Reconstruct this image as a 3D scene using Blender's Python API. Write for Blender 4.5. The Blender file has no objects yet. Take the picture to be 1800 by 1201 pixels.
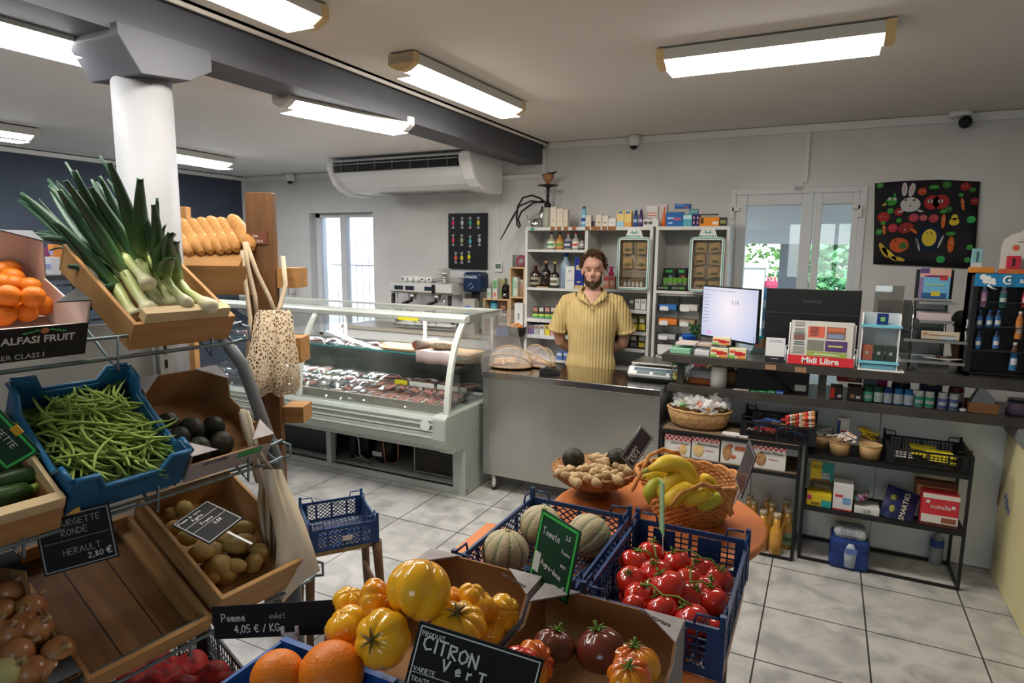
import bpy, bmesh, math, random
from math import sin, cos, pi, radians as R, sqrt, atan2
from mathutils import Vector, Matrix, noise
V = Vector
random.seed(7)
SC = bpy.context.scene
COL = SC.collection
# ---------------------------------------------------------------- camera
FOC, YAW, PIT, ROLL, EYE = 1110.0, .4595, .1431, .0106, 1.68
_f = V((-sin(YAW)*cos(PIT), cos(YAW)*cos(PIT), -sin(PIT)))
_r0 = V((cos(YAW), sin(YAW), 0)); _u0 = _r0.cross(_f)
_r = _r0*cos(ROLL)+_u0*sin(ROLL); _u = _u0*cos(ROLL)-_r0*sin(ROLL)
CAM = V((0, 0, EYE))
cam = bpy.data.objects.new('camera', bpy.data.cameras.new('camera'))
COL.objects.link(cam)
cam.data.sensor_width = 36; cam.data.lens = 36*FOC/1800
cam.data.clip_start = .05; cam.data.clip_end = 200
cam.matrix_world = Matrix(((_r.x, _u.x, -_f.x, 0), (_r.y, _u.y, -_f.y, 0), (_r.z, _u.z, -_f.z, EYE), (0, 0, 0, 1)))
SC.camera = cam
SC.view_settings.view_transform = 'Standard'
SC.view_settings.look = 'None'
SC.view_settings.exposure = 0.5
SC.view_settings.gamma = 1.0
SC.view_settings.use_curve_mapping = False
# ---------------------------------------------------------------- world
W = bpy.data.worlds.new('daylight'); SC.world = W; W.use_nodes = True
_n = W.node_tree.nodes; _l = W.node_tree.links
_bg = _n['Background']; _sky = _n.new('ShaderNodeTexSky')
_sky.sky_type = 'NISHITA'
_sky.sun_disc = False; _sky.sun_elevation = R(50); _sky.sun_rotation = R(200)
_mx = _n.new('ShaderNodeMixRGB'); _mx.inputs[0].default_value = .6; _mx.inputs[2].default_value = (4.2, 4.9, 5.6, 1)
_l.new(_sky.outputs[0], _mx.inputs[1]); _l.new(_mx.outputs[0], _bg.inputs[0]); _bg.inputs[1].default_value = .62
SC.cycles.max_bounces = 9; SC.cycles.diffuse_bounces = 4; SC.cycles.glossy_bounces = 4
SC.cycles.transmission_bounces = 8; SC.cycles.transparent_max_bounces = 16
SC.cycles.sample_clamp_indirect = 5; SC.cycles.caustics_reflective = False; SC.cycles.caustics_refractive = False
SC.cycles.use_denoising = True
# a pixel of the photograph on a plane of the room
def ray(x, y): return _r*((x-900)/FOC) - _u*((y-600.5)/FOC) + _f
def PY(x, y, Y): d = ray(x, y); return CAM + d*(Y/d.y)
def PX(x, y, X): d = ray(x, y); return CAM + d*(X/d.x)
def PZ(x, y, z): d = ray(x, y); return CAM + d*((z-EYE)/d.z)
def proj(p):
    v = V(p)-CAM; return 900+FOC*v.dot(_r)/v.dot(_f), 600.5-FOC*v.dot(_u)/v.dot(_f)
# ---------------------------------------------------------------- materials
MATS = {}
def mat(name, col, rough=.5, metal=0, col2=None, ns=8, nstretch=None, bump=0, bs=None, spec=.3, trans=0, emit=None, es=1, coat=0, ior=1.45, alpha=1, sss=0, detail=4, sheen=0, mixlo=.35, mixhi=.65):
    if name in MATS: return MATS[name]
    m = bpy.data.materials.new(name); m.use_nodes = True
    nt = m.node_tree; b = nt.nodes['Principled BSDF']
    c = tuple(col)+(1,) if len(col) == 3 else col
    b.inputs['Base Color'].default_value = c
    b.inputs['Roughness'].default_value = rough; b.inputs['Metallic'].default_value = metal
    b.inputs['Specular IOR Level'].default_value = spec
    b.inputs['Transmission Weight'].default_value = trans; b.inputs['IOR'].default_value = ior
    b.inputs['Coat Weight'].default_value = coat; b.inputs['Alpha'].default_value = alpha
    b.inputs['Coat Roughness'].default_value = .08
    if sss: b.inputs['Subsurface Weight'].default_value = sss; b.inputs['Subsurface Radius'].default_value = (.01, .004, .002)
    if emit: b.inputs['Emission Color'].default_value = tuple(emit)+(1,); b.inputs['Emission Strength'].default_value = es
    if col2 or bump:
        tc = nt.nodes.new('ShaderNodeTexCoord'); mp = nt.nodes.new('ShaderNodeMapping')
        nt.links.new(tc.outputs['Object'], mp.inputs[0])
        if nstretch: mp.inputs['Scale'].default_value = nstretch
        no = nt.nodes.new('ShaderNodeTexNoise'); no.inputs['Scale'].default_value = ns; no.inputs['Detail'].default_value = detail
        nt.links.new(mp.outputs[0], no.inputs['Vector'])
        if col2:
            cr = nt.nodes.new('ShaderNodeValToRGB'); cr.color_ramp.elements[0].position = mixlo; cr.color_ramp.elements[1].position = mixhi
            cr.color_ramp.elements[0].color = c; cr.color_ramp.elements[1].color = tuple(col2)+(1,)
            nt.links.new(no.outputs[0], cr.inputs[0]); nt.links.new(cr.outputs[0], b.inputs['Base Color'])
        if bump:
            bp = nt.nodes.new('ShaderNodeBump'); bp.inputs['Strength'].default_value = bump; bp.inputs['Distance'].default_value = .004
            src = no
            if bs:
                src = nt.nodes.new('ShaderNodeTexNoise'); src.inputs['Scale'].default_value = bs; nt.links.new(mp.outputs[0], src.inputs['Vector'])
            nt.links.new(src.outputs[0], bp.inputs['Height']); nt.links.new(bp.outputs[0], b.inputs['Normal'])
    MATS[name] = m; return m
def flat(col, rough=.5, **k):
    return mat('c_%02x%02x%02x_%d' % (int(col[0]*255), int(col[1]*255), int(col[2]*255), int(rough*10)), col, rough, **k)
def thin_glass(name, col=(.9, 1, .97), refl=.12, rough=0.02):
    if name in MATS: return MATS[name]
    m = bpy.data.materials.new(name); m.use_nodes = True; nt = m.node_tree
    for n in list(nt.nodes): nt.nodes.remove(n)
    o = nt.nodes.new('ShaderNodeOutputMaterial'); mx = nt.nodes.new('ShaderNodeMixShader')
    t = nt.nodes.new('ShaderNodeBsdfTransparent'); g = nt.nodes.new('ShaderNodeBsdfGlossy')
    t.inputs[0].default_value = tuple(col)+(1,); g.inputs['Roughness'].default_value = rough
    lw = nt.nodes.new('ShaderNodeLayerWeight'); lw.inputs[0].default_value = .25
    ma = nt.nodes.new('ShaderNodeMath'); ma.operation = 'MULTIPLY_ADD'; ma.inputs[1].default_value = .6; ma.inputs[2].default_value = refl
    nt.links.new(lw.outputs['Fresnel'], ma.inputs[0]); nt.links.new(ma.outputs[0], mx.inputs[0])
    nt.links.new(t.outputs[0], mx.inputs[1]); nt.links.new(g.outputs[0], mx.inputs[2]); nt.links.new(mx.outputs[0], o.inputs[0])
    MATS[name] = m; return m
def wood(name, c1, c2, axis=0, rough=.6, sc=3):
    st = [9, 9, 9]; st[axis] = .8
    return mat(name, c1, rough, col2=c2, ns=sc, nstretch=tuple(st), bump=.15, detail=6, mixlo=.3, mixhi=.7)
# ---------------------------------------------------------------- mesh builder
class B:
    def __init__(s): s.bm = bmesh.new(); s.m = 0
    def face(s, vs):
        try: f = s.bm.faces.new(vs); f.material_index = s.m; return f
        except ValueError: return None
    def poly(s, pts): return s.face([s.bm.verts.new(p) for p in pts])
    def box(s, x0, x1, y0, y1, z0, z1, mx=None):
        c = [V((x, y, z)) for z in (z0, z1) for y in (y0, y1) for x in (x0, x1)]
        if mx: c = [mx @ p for p in c]
        v = [s.bm.verts.new(p) for p in c]
        for q in ((0, 2, 3, 1), (4, 5, 7, 6), (0, 1, 5, 4), (2, 6, 7, 3), (0, 4, 6, 2), (1, 3, 7, 5)): s.face([v[i] for i in q])
    def cbox(s, c, d, mx=None): s.box(c[0]-d[0]/2, c[0]+d[0]/2, c[1]-d[1]/2, c[1]+d[1]/2, c[2]-d[2]/2, c[2]+d[2]/2, mx)
    def rbox(s, x0, x1, y0, y1, z0, z1, r=.004, n=2, mx=None):
        t = bmesh.new(); bb = B.__new__(B); bb.bm = t; bb.m = s.m; bb.box(x0, x1, y0, y1, z0, z1)
        bmesh.ops.bevel(t, geom=list(t.edges), offset=r, segments=n, affect='EDGES', profile=.5)
        mp = {}
        for v in t.verts: mp[v] = s.bm.verts.new(mx @ v.co if mx else v.co)
        for f in t.faces:
            g = s.face([mp[v] for v in f.verts])
            if g: g.smooth = False
        t.free()
    def bar(s, a, b, w, h=None, up=(0, 0, 1)):
        a, b = V(a), V(b); h = h or w; d = (b-a); L = d.length
        if L < 1e-6: return
        d.normalize(); up = V(up)
        if abs(d.dot(up)) > .98: up = V((1, 0, 0))
        sx = d.cross(up).normalized(); sz = sx.cross(d)
        mx = Matrix((( d.x, sx.x, sz.x, a.x), (d.y, sx.y, sz.y, a.y), (d.z, sx.z, sz.z, a.z), (0, 0, 0, 1)))
        s.box(0, L, -w/2, w/2, -h/2, h/2, mx)
    def ring(s, c, ax, r, n, ref=None, sy=1):
        ax = V(ax).normalized(); ref = V(ref) if ref else (V((0, 0, 1)) if abs(ax.z) < .9 else V((1, 0, 0)))
        a = ref.cross(ax).normalized(); b = ax.cross(a)
        return [s.bm.verts.new(V(c)+(a*cos(2*pi*i/n)+b*sin(2*pi*i/n)*sy)*r) for i in range(n)]
    def skin(s, rings, cap=True, closed=True):
        for A, Bq in zip(rings, rings[1:]):
            n = len(A)
            for i in range(n if closed else n-1):
                f = s.face([A[i], A[(i+1) % n], Bq[(i+1) % n], Bq[i]])
                if f: f.smooth = True
        if cap:
            s.face(list(reversed(rings[0]))); s.face(rings[-1])
    def cyl(s, a, b, r0, r1=None, n=16, cap=True):
        r1 = r0 if r1 is None else r1; d = V(b)-V(a)
        s.skin([s.ring(a, d, r0, n), s.ring(b, d, r1, n)], cap)
    def tube(s, pts, r, n=8, cap=True, closed=False):
        pts = [V(p) for p in pts]; rs = r if isinstance(r, (list, tuple)) else [r]*len(pts); rings = []; ref = None
        m = len(pts)
        for i, p in enumerate(pts):
            if closed: d = pts[(i+1) % m]-pts[i-1]
            else: d = pts[min(i+1, m-1)]-pts[max(i-1, 0)]
            d.normalize()
            if ref is None: ref = V((0, 0, 1)) if abs(d.z) < .9 else V((1, 0, 0))
            a = ref.cross(d)
            if a.length < 1e-4: a = V((1, 0, 0)).cross(d)
            a.normalize(); b = d.cross(a); ref = b
            rings.append([s.bm.verts.new(p+(a*cos(2*pi*k/n)+b*sin(2*pi*k/n))*rs[i]) for k in range(n)])
        if closed: rings.append(rings[0]); s.skin(rings, False)
        else: s.skin(rings, cap)
    def lathe(s, prof, c=(0, 0, 0), n=24, sx=1, sy=1, cap=True, mx=None):
        rings = []
        for r, z in prof:
            pts = [V((c[0]+r*cos(2*pi*i/n)*sx, c[1]+r*sin(2*pi*i/n)*sy, c[2]+z)) for i in range(n)]
            rings.append([s.bm.verts.new(mx @ p if mx else p) for p in pts])
        s.skin(rings, cap)
    def prism(s, pts, h, mx=None):
        """pts: 2-D outline (x, z); extruded along y from 0 to h"""
        lo = [V((p[0], 0, p[1])) for p in pts]; hi = [V((p[0], h, p[1])) for p in pts]
        if mx: lo = [mx @ p for p in lo]; hi = [mx @ p for p in hi]
        lo = [s.bm.verts.new(p) for p in lo]; hi = [s.bm.verts.new(p) for p in hi]; n = len(lo)
        s.face(lo); s.face(list(reversed(hi)))
        for i in range(n): s.face([lo[(i+1) % n], lo[i], hi[i], hi[(i+1) % n]])
    def disc(s, c, r, n=20, axis='y', sx=1, sy=1):
        P = []
        for i in range(n):
            a = 2*pi*i/n; u, v = r*cos(a)*sx, r*sin(a)*sy
            P.append(V((c[0]+u, c[1], c[2]+v)) if axis == 'y' else V((c[0]+u, c[1]+v, c[2])))
        s.poly(P)
    def ball(s, c, rx, ry=None, rz=None, n=16, m=10, fn=None, mx=None):
        ry = rx if ry is None else ry; rz = rx if rz is None else rz; rings = []
        for j in range(1, m):
            t = pi*j/m; row = []
            for i in range(n):
                a = 2*pi*i/n; k = fn(a, t) if fn else 1
                p = V((c[0]+rx*k*sin(t)*cos(a), c[1]+ry*k*sin(t)*sin(a), c[2]-rz*cos(t)*(k if fn else 1)))
                row.append(s.bm.verts.new(mx @ p if mx else p))
            rings.append(row)
        k0 = fn(0, 0) if fn else 1; k1 = fn(0, pi) if fn else 1
        p0, p1 = V((c[0], c[1], c[2]-rz*k0)), V((c[0], c[1], c[2]+rz*k1))
        bot = s.bm.verts.new(mx @ p0 if mx else p0); top = s.bm.verts.new(mx @ p1 if mx else p1)
        s.skin(rings, False)
        for i in range(n):
            for f in (s.face([rings[0][(i+1) % n], rings[0][i], bot]), s.face([rings[-1][i], rings[-1][(i+1) % n], top])):
                if f: f.smooth = True
    def sheet(s, grid):
        g = [[s.bm.verts.new(p) for p in row] for row in grid]
        for a, b in zip(g, g[1:]):
            for i in range(len(a)-1):
                f = s.face([a[i], a[i+1], b[i+1], b[i]])
                if f: f.smooth = True
    def build(s, name, mats, parent=None, smooth=None, loc=None, bevel=0, solid=0, rot=None):
        bmesh.ops.recalc_face_normals(s.bm, faces=s.bm.faces)
        if smooth is not None:
            for f in s.bm.faces: f.smooth = smooth
        me = bpy.data.meshes.new(name); s.bm.to_mesh(me); s.bm.free()
        for m in (mats if isinstance(mats, (list, tuple)) else [mats]): me.materials.append(m)
        o = bpy.data.objects.new(name, me); COL.objects.link(o)
        if parent: o.parent = parent
        if loc: o.location = loc
        if rot: o.rotation_euler = rot
        if bevel:
            md = o.modifiers.new('edge', 'BEVEL'); md.width = bevel; md.segments = 2; md.limit_method = 'ANGLE'
        if solid:
            md = o.modifiers.new('thick', 'SOLIDIFY'); md.thickness = solid; md.offset = 0
        return o
LABELS = {}
def tag(o, label, cat, group=None):
    if label: o['label'] = label
    o['category'] = cat
    if group: o['group'] = group
    return o
def thing(name, label, cat, loc=(0, 0, 0), rz=0, group=None, rot=None):
    o = bpy.data.objects.new(name, None); COL.objects.link(o); o.empty_display_size = .05
    o.location = loc; o.rotation_euler = rot if rot else (0, 0, rz)
    return tag(o, label, cat, group)
def struct(o): o['kind'] = 'structure'; return o
def kids(o): return [c for c in bpy.data.objects if c.parent == o]
def copy_tree(o, loc=None, rot=None, label=None, group=None, scale=None, _p=None, _k=None):
    c = o.copy(); COL.objects.link(c)
    if _p: c.parent = _p
    for ch in o.children: copy_tree(ch, _p=c)
    if loc is not None: c.location = loc
    if rot is not None: c.rotation_euler = rot
    if scale is not None: c.scale = (scale,)*3 if not isinstance(scale, (tuple, list)) else scale
    if label: c['label'] = label
    if group: c['group'] = group
    return c
def font(txt, size, m, parent, mx, name='lettering', align='CENTER', ext=.0004, sx=1, bold=0, shear=0):
    cu = bpy.data.curves.new(name, 'FONT'); cu.body = txt; cu.size = size; cu.align_x = align; cu.align_y = 'CENTER'
    cu.extrude = ext; cu.offset = bold; cu.shear = shear; cu.resolution_u = 2
    tmp = bpy.data.objects.new('tmp', cu); COL.objects.link(tmp)
    me = bpy.data.meshes.new_from_object(tmp.evaluated_get(bpy.context.evaluated_depsgraph_get())); me.transform(mx @ Matrix.Diagonal((sx, 1, 1, 1)))
    bpy.data.objects.remove(tmp); bpy.data.curves.remove(cu); me.materials.clear(); me.materials.append(m)
    o = bpy.data.objects.new(name, me); COL.objects.link(o); o.parent = parent; return o
FRONT = Matrix(((1, 0, 0, 0), (0, 0, -1, 0), (0, 1, 0, 0), (0, 0, 0, 1)))     # text plane facing -y
def T(x, y, z): return Matrix.Translation((x, y, z))
# hand-drawn capitals as strokes (unit box)
ST = {'A': [[(0, 0), (.4, 1), (.8, 0)], [(.15, .4), (.65, .4)]], 'B': [[(0, 0), (0, 1), (.5, .95), (.55, .7), (0, .52), (.6, .4), (.6, .1), (0, 0)]],
 'C': [[(.7, .85), (.4, 1), (.05, .7), (.05, .3), (.3, 0), (.7, .12)]], 'D': [[(0, 0), (0, 1), (.5, .85), (.65, .5), (.5, .1), (0, 0)]],
 'E': [[(.6, 1), (0, 1), (0, 0), (.6, 0)], [(0, .5), (.5, .5)]], 'F': [[(.6, 1), (0, 1), (0, 0)], [(0, .5), (.5, .5)]],
 'G': [[(.7, .85), (.3, 1), (0, .6), (.05, .2), (.4, 0), (.7, .2), (.7, .45), (.4, .45)]], 'H': [[(0, 0), (0, 1)], [(.6, 0), (.6, 1)], [(0, .5), (.6, .5)]],
 'I': [[(.1, 0), (.1, 1)]], 'J': [[(.4, 1), (.4, .1), (.2, 0), (0, .15)]], 'K': [[(0, 0), (0, 1)], [(.6, 1), (0, .45), (.6, 0)]], 'L': [[(0, 1), (0, 0), (.55, 0)]],
 'M': [[(0, 0), (.05, 1), (.4, .35), (.75, 1), (.8, 0)]], 'N': [[(0, 0), (0, 1), (.6, 0), (.6, 1)]], 'O': [[(.35, 1), (.02, .7), (.05, .2), (.35, 0), (.65, .25), (.68, .7), (.35, 1)]],
 'P': [[(0, 0), (0, 1), (.5, .95), (.6, .7), (.45, .5), (0, .45)]], 'Q': [[(.35, 1), (.02, .6), (.35, 0), (.68, .5), (.35, 1)], [(.4, .25), (.7, -.05)]],
 'R': [[(0, 0), (0, 1), (.5, .95), (.55, .7), (0, .5), (.6, 0)]], 'S': [[(.6, .9), (.3, 1), (.05, .75), (.55, .35), (.4, 0), (0, .1)]],
 'T': [[(0, 1), (.7, 1)], [(.35, 1), (.35, 0)]], 'U': [[(0, 1), (.02, .25), (.3, 0), (.6, .25), (.62, 1)]], 'V': [[(0, 1), (.35, 0), (.7, 1)]],
 'X': [[(0, 0), (.6, 1)], [(0, 1), (.6, 0)]], 'Y': [[(0, 1), (.3, .5), (.6, 1)], [(.3, .5), (.3, 0)]], 'Z': [[(0, 1), (.6, 1), (0, 0), (.6, 0)]],
 '0': [[(.3, 1), (0, .6), (.05, .15), (.3, 0), (.55, .3), (.55, .75), (.3, 1)]], '1': [[(0, .7), (.25, 1), (.25, 0)]], '2': [[(0, .8), (.3, 1), (.55, .75), (0, 0), (.6, 0)]],
 '3': [[(0, .95), (.5, .9), (.2, .55), (.55, .3), (.3, 0), (0, .1)]], '4': [[(.4, 0), (.4, 1), (0, .35), (.6, .35)]], '5': [[(.55, 1), (.1, 1), (.05, .55), (.5, .5), (.5, .1), (0, 0)]],
 '6': [[(.5, 1), (.1, .6), (.05, .2), (.3, 0), (.55, .2), (.45, .45), (.1, .4)]], '8': [[(.3, 1), (.05, .75), (.55, .25), (.3, 0), (.03, .25), (.5, .75), (.3, 1)]],
 '9': [[(.55, .6), (.1, .6), (.1, .95), (.5, .95), (.55, .5), (.4, 0)]], ',': [[(.1, .12), (.02, -.12)]], '.': [[(.05, .02), (.1, .02)]], '/': [[(0, 0), (.4, 1)]], '-': [[(0, .5), (.4, .5)]],
 'e': [[(0, .3), (.45, .35), (.3, .62), (.02, .4), (.15, 0), (.5, .1)]], 'o': [[(.25, .6), (0, .3), (.25, 0), (.5, .3), (.25, .6)]], 'm': [[(0, 0), (0, .55), (.2, .55), (.25, 0), (.28, .5), (.5, .5), (.52, 0)]],
 'r': [[(0, 0), (0, .6)], [(0, .4), (.35, .6)]], 't': [[(.2, .9), (.2, .1), (.4, 0)], [(0, .6), (.4, .6)]], 'u': [[(0, .6), (.05, .05), (.4, .1), (.42, .6), (.45, 0)]], 'l': [[(.05, 1), (.05, 0)]],
 'i': [[(.05, .6), (.05, 0)]], 'y': [[(0, .6), (.2, .1)], [(.45, .6), (.05, -.4)]], 'k': [[(0, 0), (0, 1)], [(.4, .6), (0, .25), (.4, 0)]], 'g': [[(.4, .6), (.02, .4), (.2, .05), (.4, .5), (.4, -.2), (.05, -.3)]],
 'a': [[(.4, .5), (.1, .55), (.02, .15), (.3, .05), (.4, .5), (.45, 0)]], 'n': [[(0, 0), (0, .55)], [(0, .4), (.3, .6), (.38, 0)]], 'p': [[(0, -.4), (0, .6), (.4, .5), (.35, .1), (0, .05)]],
 'c': [[(.4, .5), (.1, .6), (.02, .2), (.4, .05)]], 's': [[(.35, .58), (.05, .45), (.35, .15), (0, .02)]], 'b': [[(0, 1), (0, 0), (.4, .1), (.4, .45), (0, .5)]], 'd': [[(.4, 1), (.4, 0), (.05, .1), (.05, .5), (.4, .5)]],
 '€': [[(.7, .85), (.4, 1), (.1, .7), (.1, .3), (.3, 0), (.7, .12)], [(-.05, .6), (.5, .6)], [(-.05, .42), (.45, .42)]]}
def chalk(parent, txt, x, z, h, m, w=.0022, y=-.0015, name='lettering', slope=0, spread=.42):
    """strokes on the local x-z plane facing -y; x, z is the left baseline"""
    b = B(); cx = x
    for ch in txt:
        if ch == ' ': cx += h*.45; continue
        wd = 0
        for st in ST.get(ch, ST['o']):
            for (a, c) in zip(st, st[1:]):
                p = V((cx+a[0]*h*.9, y, z+a[1]*h+(cx-x)*slope)); q = V((cx+c[0]*h*.9, y, z+c[1]*h+(cx-x)*slope))
                d = (q-p)
                if d.length < 1e-5: continue
                d.normalize(); nx = V((-d.z, 0, d.x))*w/2; p = p-d*w*.3; q = q+d*w*.3
                b.poly([p+nx, q+nx, q-nx, p-nx])
            wd = max(wd, max(s_[0] for s_ in st))
        cx += (wd*.9+.22)*h
    return b.build(name, m, parent)
# ================================================================ the room
XB, YB = -5.75, 5.0          # blue wall, back wall
ZR, ZL, ZBM = 2.57, 2.44, 2.40
XR, YF = 2.3, -2.2
m_wall = mat('white_wall', (.70, .69, .67), .75, col2=(.62, .61, .59), ns=2.2, bump=.12, bs=90)
m_blue = mat('slate_blue_wall', (.062, .078, .108), .7, col2=(.05, .064, .092), ns=3)
m_ceil = mat('ceiling_paint', (.80, .745, .68), .8, col2=(.75, .70, .63), ns=1.3, bump=.08, bs=60)
m_ceil2 = mat('ceiling_paint_left', (.80, .79, .78), .8, col2=(.75, .74, .73), ns=1.3, bump=.08, bs=60)
m_beam = mat('beam_grey', (.105, .108, .122), .6, col2=(.09, .092, .105), ns=3, bump=.1, bs=70)
m_colm = mat('column_grey', (.27, .27, .285), .6, col2=(.24, .24, .25), ns=4, bump=.15, bs=60)
m_trim = mat('white_trim', (.72, .71, .69), .45)
m_pvc = mat('white_pvc', (.66, .67, .68), .35)
def floor_mat():
    m = bpy.data.materials.new('grey_marbled_tiles'); m.use_nodes = True; nt = m.node_tree; N = nt.nodes; L = nt.links
    b = N['Principled BSDF']; g = N.new('ShaderNodeNewGeometry'); mp = N.new('ShaderNodeMapping')
    L.new(g.outputs['Position'], mp.inputs[0]); mp.inputs['Location'].default_value = (-.275+.43*20, -.06+.45*20-.0, 0)
    br = N.new('ShaderNodeTexBrick'); br.offset = 0; br.squash = 1; L.new(mp.outputs[0], br.inputs[0])
    for k, v in (('Scale', 1), ('Mortar Size', .0035), ('Mortar Smooth', 0), ('Brick Width', .43), ('Row Height', .445)): br.inputs[k].default_value = v
    br.inputs['Color1'].default_value = (.46, .445, .42, 1); br.inputs['Color2'].default_value = (.49, .475, .45, 1); br.inputs['Mortar'].default_value = (.05, .045, .04, 1)
    n1 = N.new('ShaderNodeTexNoise'); n1.inputs['Scale'].default_value = 7; n1.inputs['Detail'].default_value = 9; n1.inputs['Distortion'].default_value = .5; L.new(g.outputs['Position'], n1.inputs[0])
    cr = N.new('ShaderNodeValToRGB'); cr.color_ramp.elements[0].position = .35; cr.color_ramp.elements[0].color = (.64, .65, .66, 1); cr.color_ramp.elements[1].position = .6; cr.color_ramp.elements[1].color = (1, 1, 1, 1)
    L.new(n1.outputs[0], cr.inputs[0]); mx = N.new('ShaderNodeMixRGB'); mx.blend_type = 'MULTIPLY'; mx.inputs[0].default_value = 1
    L.new(br.outputs[0], mx.inputs[1]); L.new(cr.outputs[0], mx.inputs[2]); L.new(mx.outputs[0], b.inputs['Base Color'])
    b.inputs['Roughness'].default_value = .32
    bp = N.new('ShaderNodeBump'); bp.inputs['Strength'].default_value = .3; bp.inputs['Distance'].default_value = .002; bp.invert = True
    L.new(br.outputs['Fac'], bp.inputs['Height']); L.new(bp.outputs[0], b.inputs['Normal']); return m
b = B(); b.box(XB-.1, XR+.1, YF-.1, YB+.1, -.1, 0); struct(b.build('floor', floor_mat()))
b = B(); b.box(-2.2, XR+.1, YF-.1, YB+.1, ZR, ZR+.12); struct(b.build('ceiling', m_ceil))
b = B(); b.box(XB-.1, -2.3, YF-.1, YB+.1, ZL, ZL+.25); struct(b.build('ceiling_left', m_ceil2))
# openings
W0, W1 = PY(543, 377, YB), PY(655, 370, YB); WZ0, WZ1 = .75, 2.04
D0, D1 = PY(1285, 334, YB), PY(1527, 326, YB); DZ1 = 2.145
b = B()
def wall_y(b, x0, x1, y0, y1, z0, z1, holes):
    xs = sorted({x0, x1, *[h[0] for h in holes], *[h[1] for h in holes]})
    for a, c in zip(xs, xs[1:]):
        hs = [h for h in holes if h[0] <= a+1e-6 and h[1] >= c-1e-6]
        if not hs: b.box(a, c, y0, y1, z0, z1)
        else:
            h = hs[0]
            if h[2] > z0: b.box(a, c, y0, y1, z0, h[2])
            if h[3] < z1: b.box(a, c, y0, y1, h[3], z1)
wall_y(b, XB-.1, XR+.1, YB, YB+.25, 0, ZR+.05, [(W0.x, W1.x, WZ0, WZ1), (D0.x, D1.x, 0, DZ1)])
struct(b.build('wall_back', m_wall))
b = B(); b.box(XB-.15, XB, YF, YB, 0, ZR); struct(b.build('wall_left', m_blue))
b = B(); b.box(XR, XR+.15, YF, YB, 0, ZR); struct(b.build('wall_right', m_wall))
b = B(); wall_y(b, XB, XR, YF-.15, YF, 0, ZR, [(-4.2, -3.4, 1.0, 2.2), (-.7, .9, 1.1, 2.25)]); struct(b.build('wall_front', m_wall))
m_glass = thin_glass('window_glass', (.93, .97, .97), .05)
for k, (a, c, z0, z1) in enumerate(((-4.2, -3.4, 1.0, 2.2), (-.7, .9, 1.1, 2.25))):  # unseen windows behind the camera, added and sized to daylight the foreground
    b = B()
    for x in (a, (a+c)/2-.03, c-.06): b.box(x, x+.06, YF-.11, YF-.05, z0, z1)
    for z in (z0, z1-.06): b.box(a, c, YF-.11, YF-.05, z, z+.06)
    w = struct(b.build('window_%d' % (k+3), m_pvc))
    b = B(); b.box(a+.05, c-.05, YF-.083, YF-.077, z0+.05, z1-.05); b.build('pane', m_glass, w)
# beam, haunched capital and column
b = B(); b.box(-2.42, -2.2, YF, YB, ZBM, ZR+.05); struct(b.build('beam', m_beam))
b = B(); b.box(-2.2, -2.155, YF, YB, ZR-.012, ZR+.02); b.box(-2.165, -2.155, YF, YB, ZR-.028, ZR); struct(b.build('trim_1', m_ceil))
cc = PX(247, 118, -2.31); CX, CY = -2.31, cc.y
b = B()
b.prism([(-.17, .02), (-.17, -.02), (-.095, -.13), (.095, -.11), (.19, -.055), (.19, .02)], .29, T(CX-.145, CY, ZBM) @ Matrix.Rotation(R(90), 4, 'Z') @ T(0, -.29, 0))
struct(b.build('column_capital', m_beam, bevel=.004))
b = B(); b.lathe([(.1, 0), (.1, ZBM-.09)], (CX, CY, 0), 48); struct(b.build('column', m_colm))
# trims along the back wall
b = B(); b.box(-2.14, XR, YB-.025, YB, ZR-.055, ZR-.004); struct(b.build('trim_2', m_trim))
b = B(); b.box(-2.2, -2.165, YB-.02, YB, 2.30, ZR-.05); b.box(-4.3, -2.165, YB-.02, YB, 2.285, 2.32); struct(b.build('trim_3', m_trim))
b = B(); b.box(XB, -4.3, YB-.015, YB, ZL-.05, ZL-.01); b.box(XB, XB+.02, YF, YB, ZL-.045, ZL-.01); b.box(XB, XB+.03, YB-.03, YB, 0, ZL-.03); struct(b.build('trim_4', m_trim))
p = PY(1417, 300, YB); b = B(); b.box(p.x-.013, p.x+.013, YB-.018, YB, DZ1+.03, ZR-.05); struct(b.build('trim_5', m_trim))
p = PY(878, 400, YB); b = B(); b.box(p.x-.005, p.x+.005, YB-.008, YB, 1.62, 2.29); struct(b.build('trim_6', m_trim))
# ---- left window: two bright casements with bars outside
m_frost = mat('sunlit_pane', (.95, .97, 1), .3, emit=(.93, .97, 1), es=0.0)
b = B(); fx0, fx1 = W0.x, W1.x
for x0, x1 in ((fx0, fx0+.05), (fx1-.035, fx1)): b.box(x0, x1, YB+.10, YB+.16, WZ0, WZ1)
xm = PY(606, 480, YB+.1).x
b.box(xm-.035, xm+.035, YB+.09, YB+.16, WZ0, WZ1)
for z in (WZ0, WZ1-.045): b.box(fx0, fx1, YB+.10, YB+.16, z, z+.045)
w = struct(b.build('window_1', m_pvc))
b = B(); b.box(fx0+.05, fx1-.035, YB+.127, YB+.133, WZ0+.04, WZ1-.045); b.build('pane', thin_glass('clear_pane', (.97, .98, 1), .04), w)
b = B(); b.box(fx0, fx1, YB-.01, YB+.09, WZ0-.03, WZ0); b.build('window_sill', m_trim, w)
b = B()
for i in range(9):
    x = fx0+.1+i*(fx1-fx0-.15)/8; b.cyl((x, YB+.3, WZ0), (x, YB+.3, WZ1), .004, n=6)
for z in (1.1, 1.5): b.box(fx0, fx1, YB+.295, YB+.305, z, z+.015)
tag(b.build('window_grille', flat((.85, .85, .85), .6)), 'white metal bars outside the bright left window', 'grille')
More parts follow.
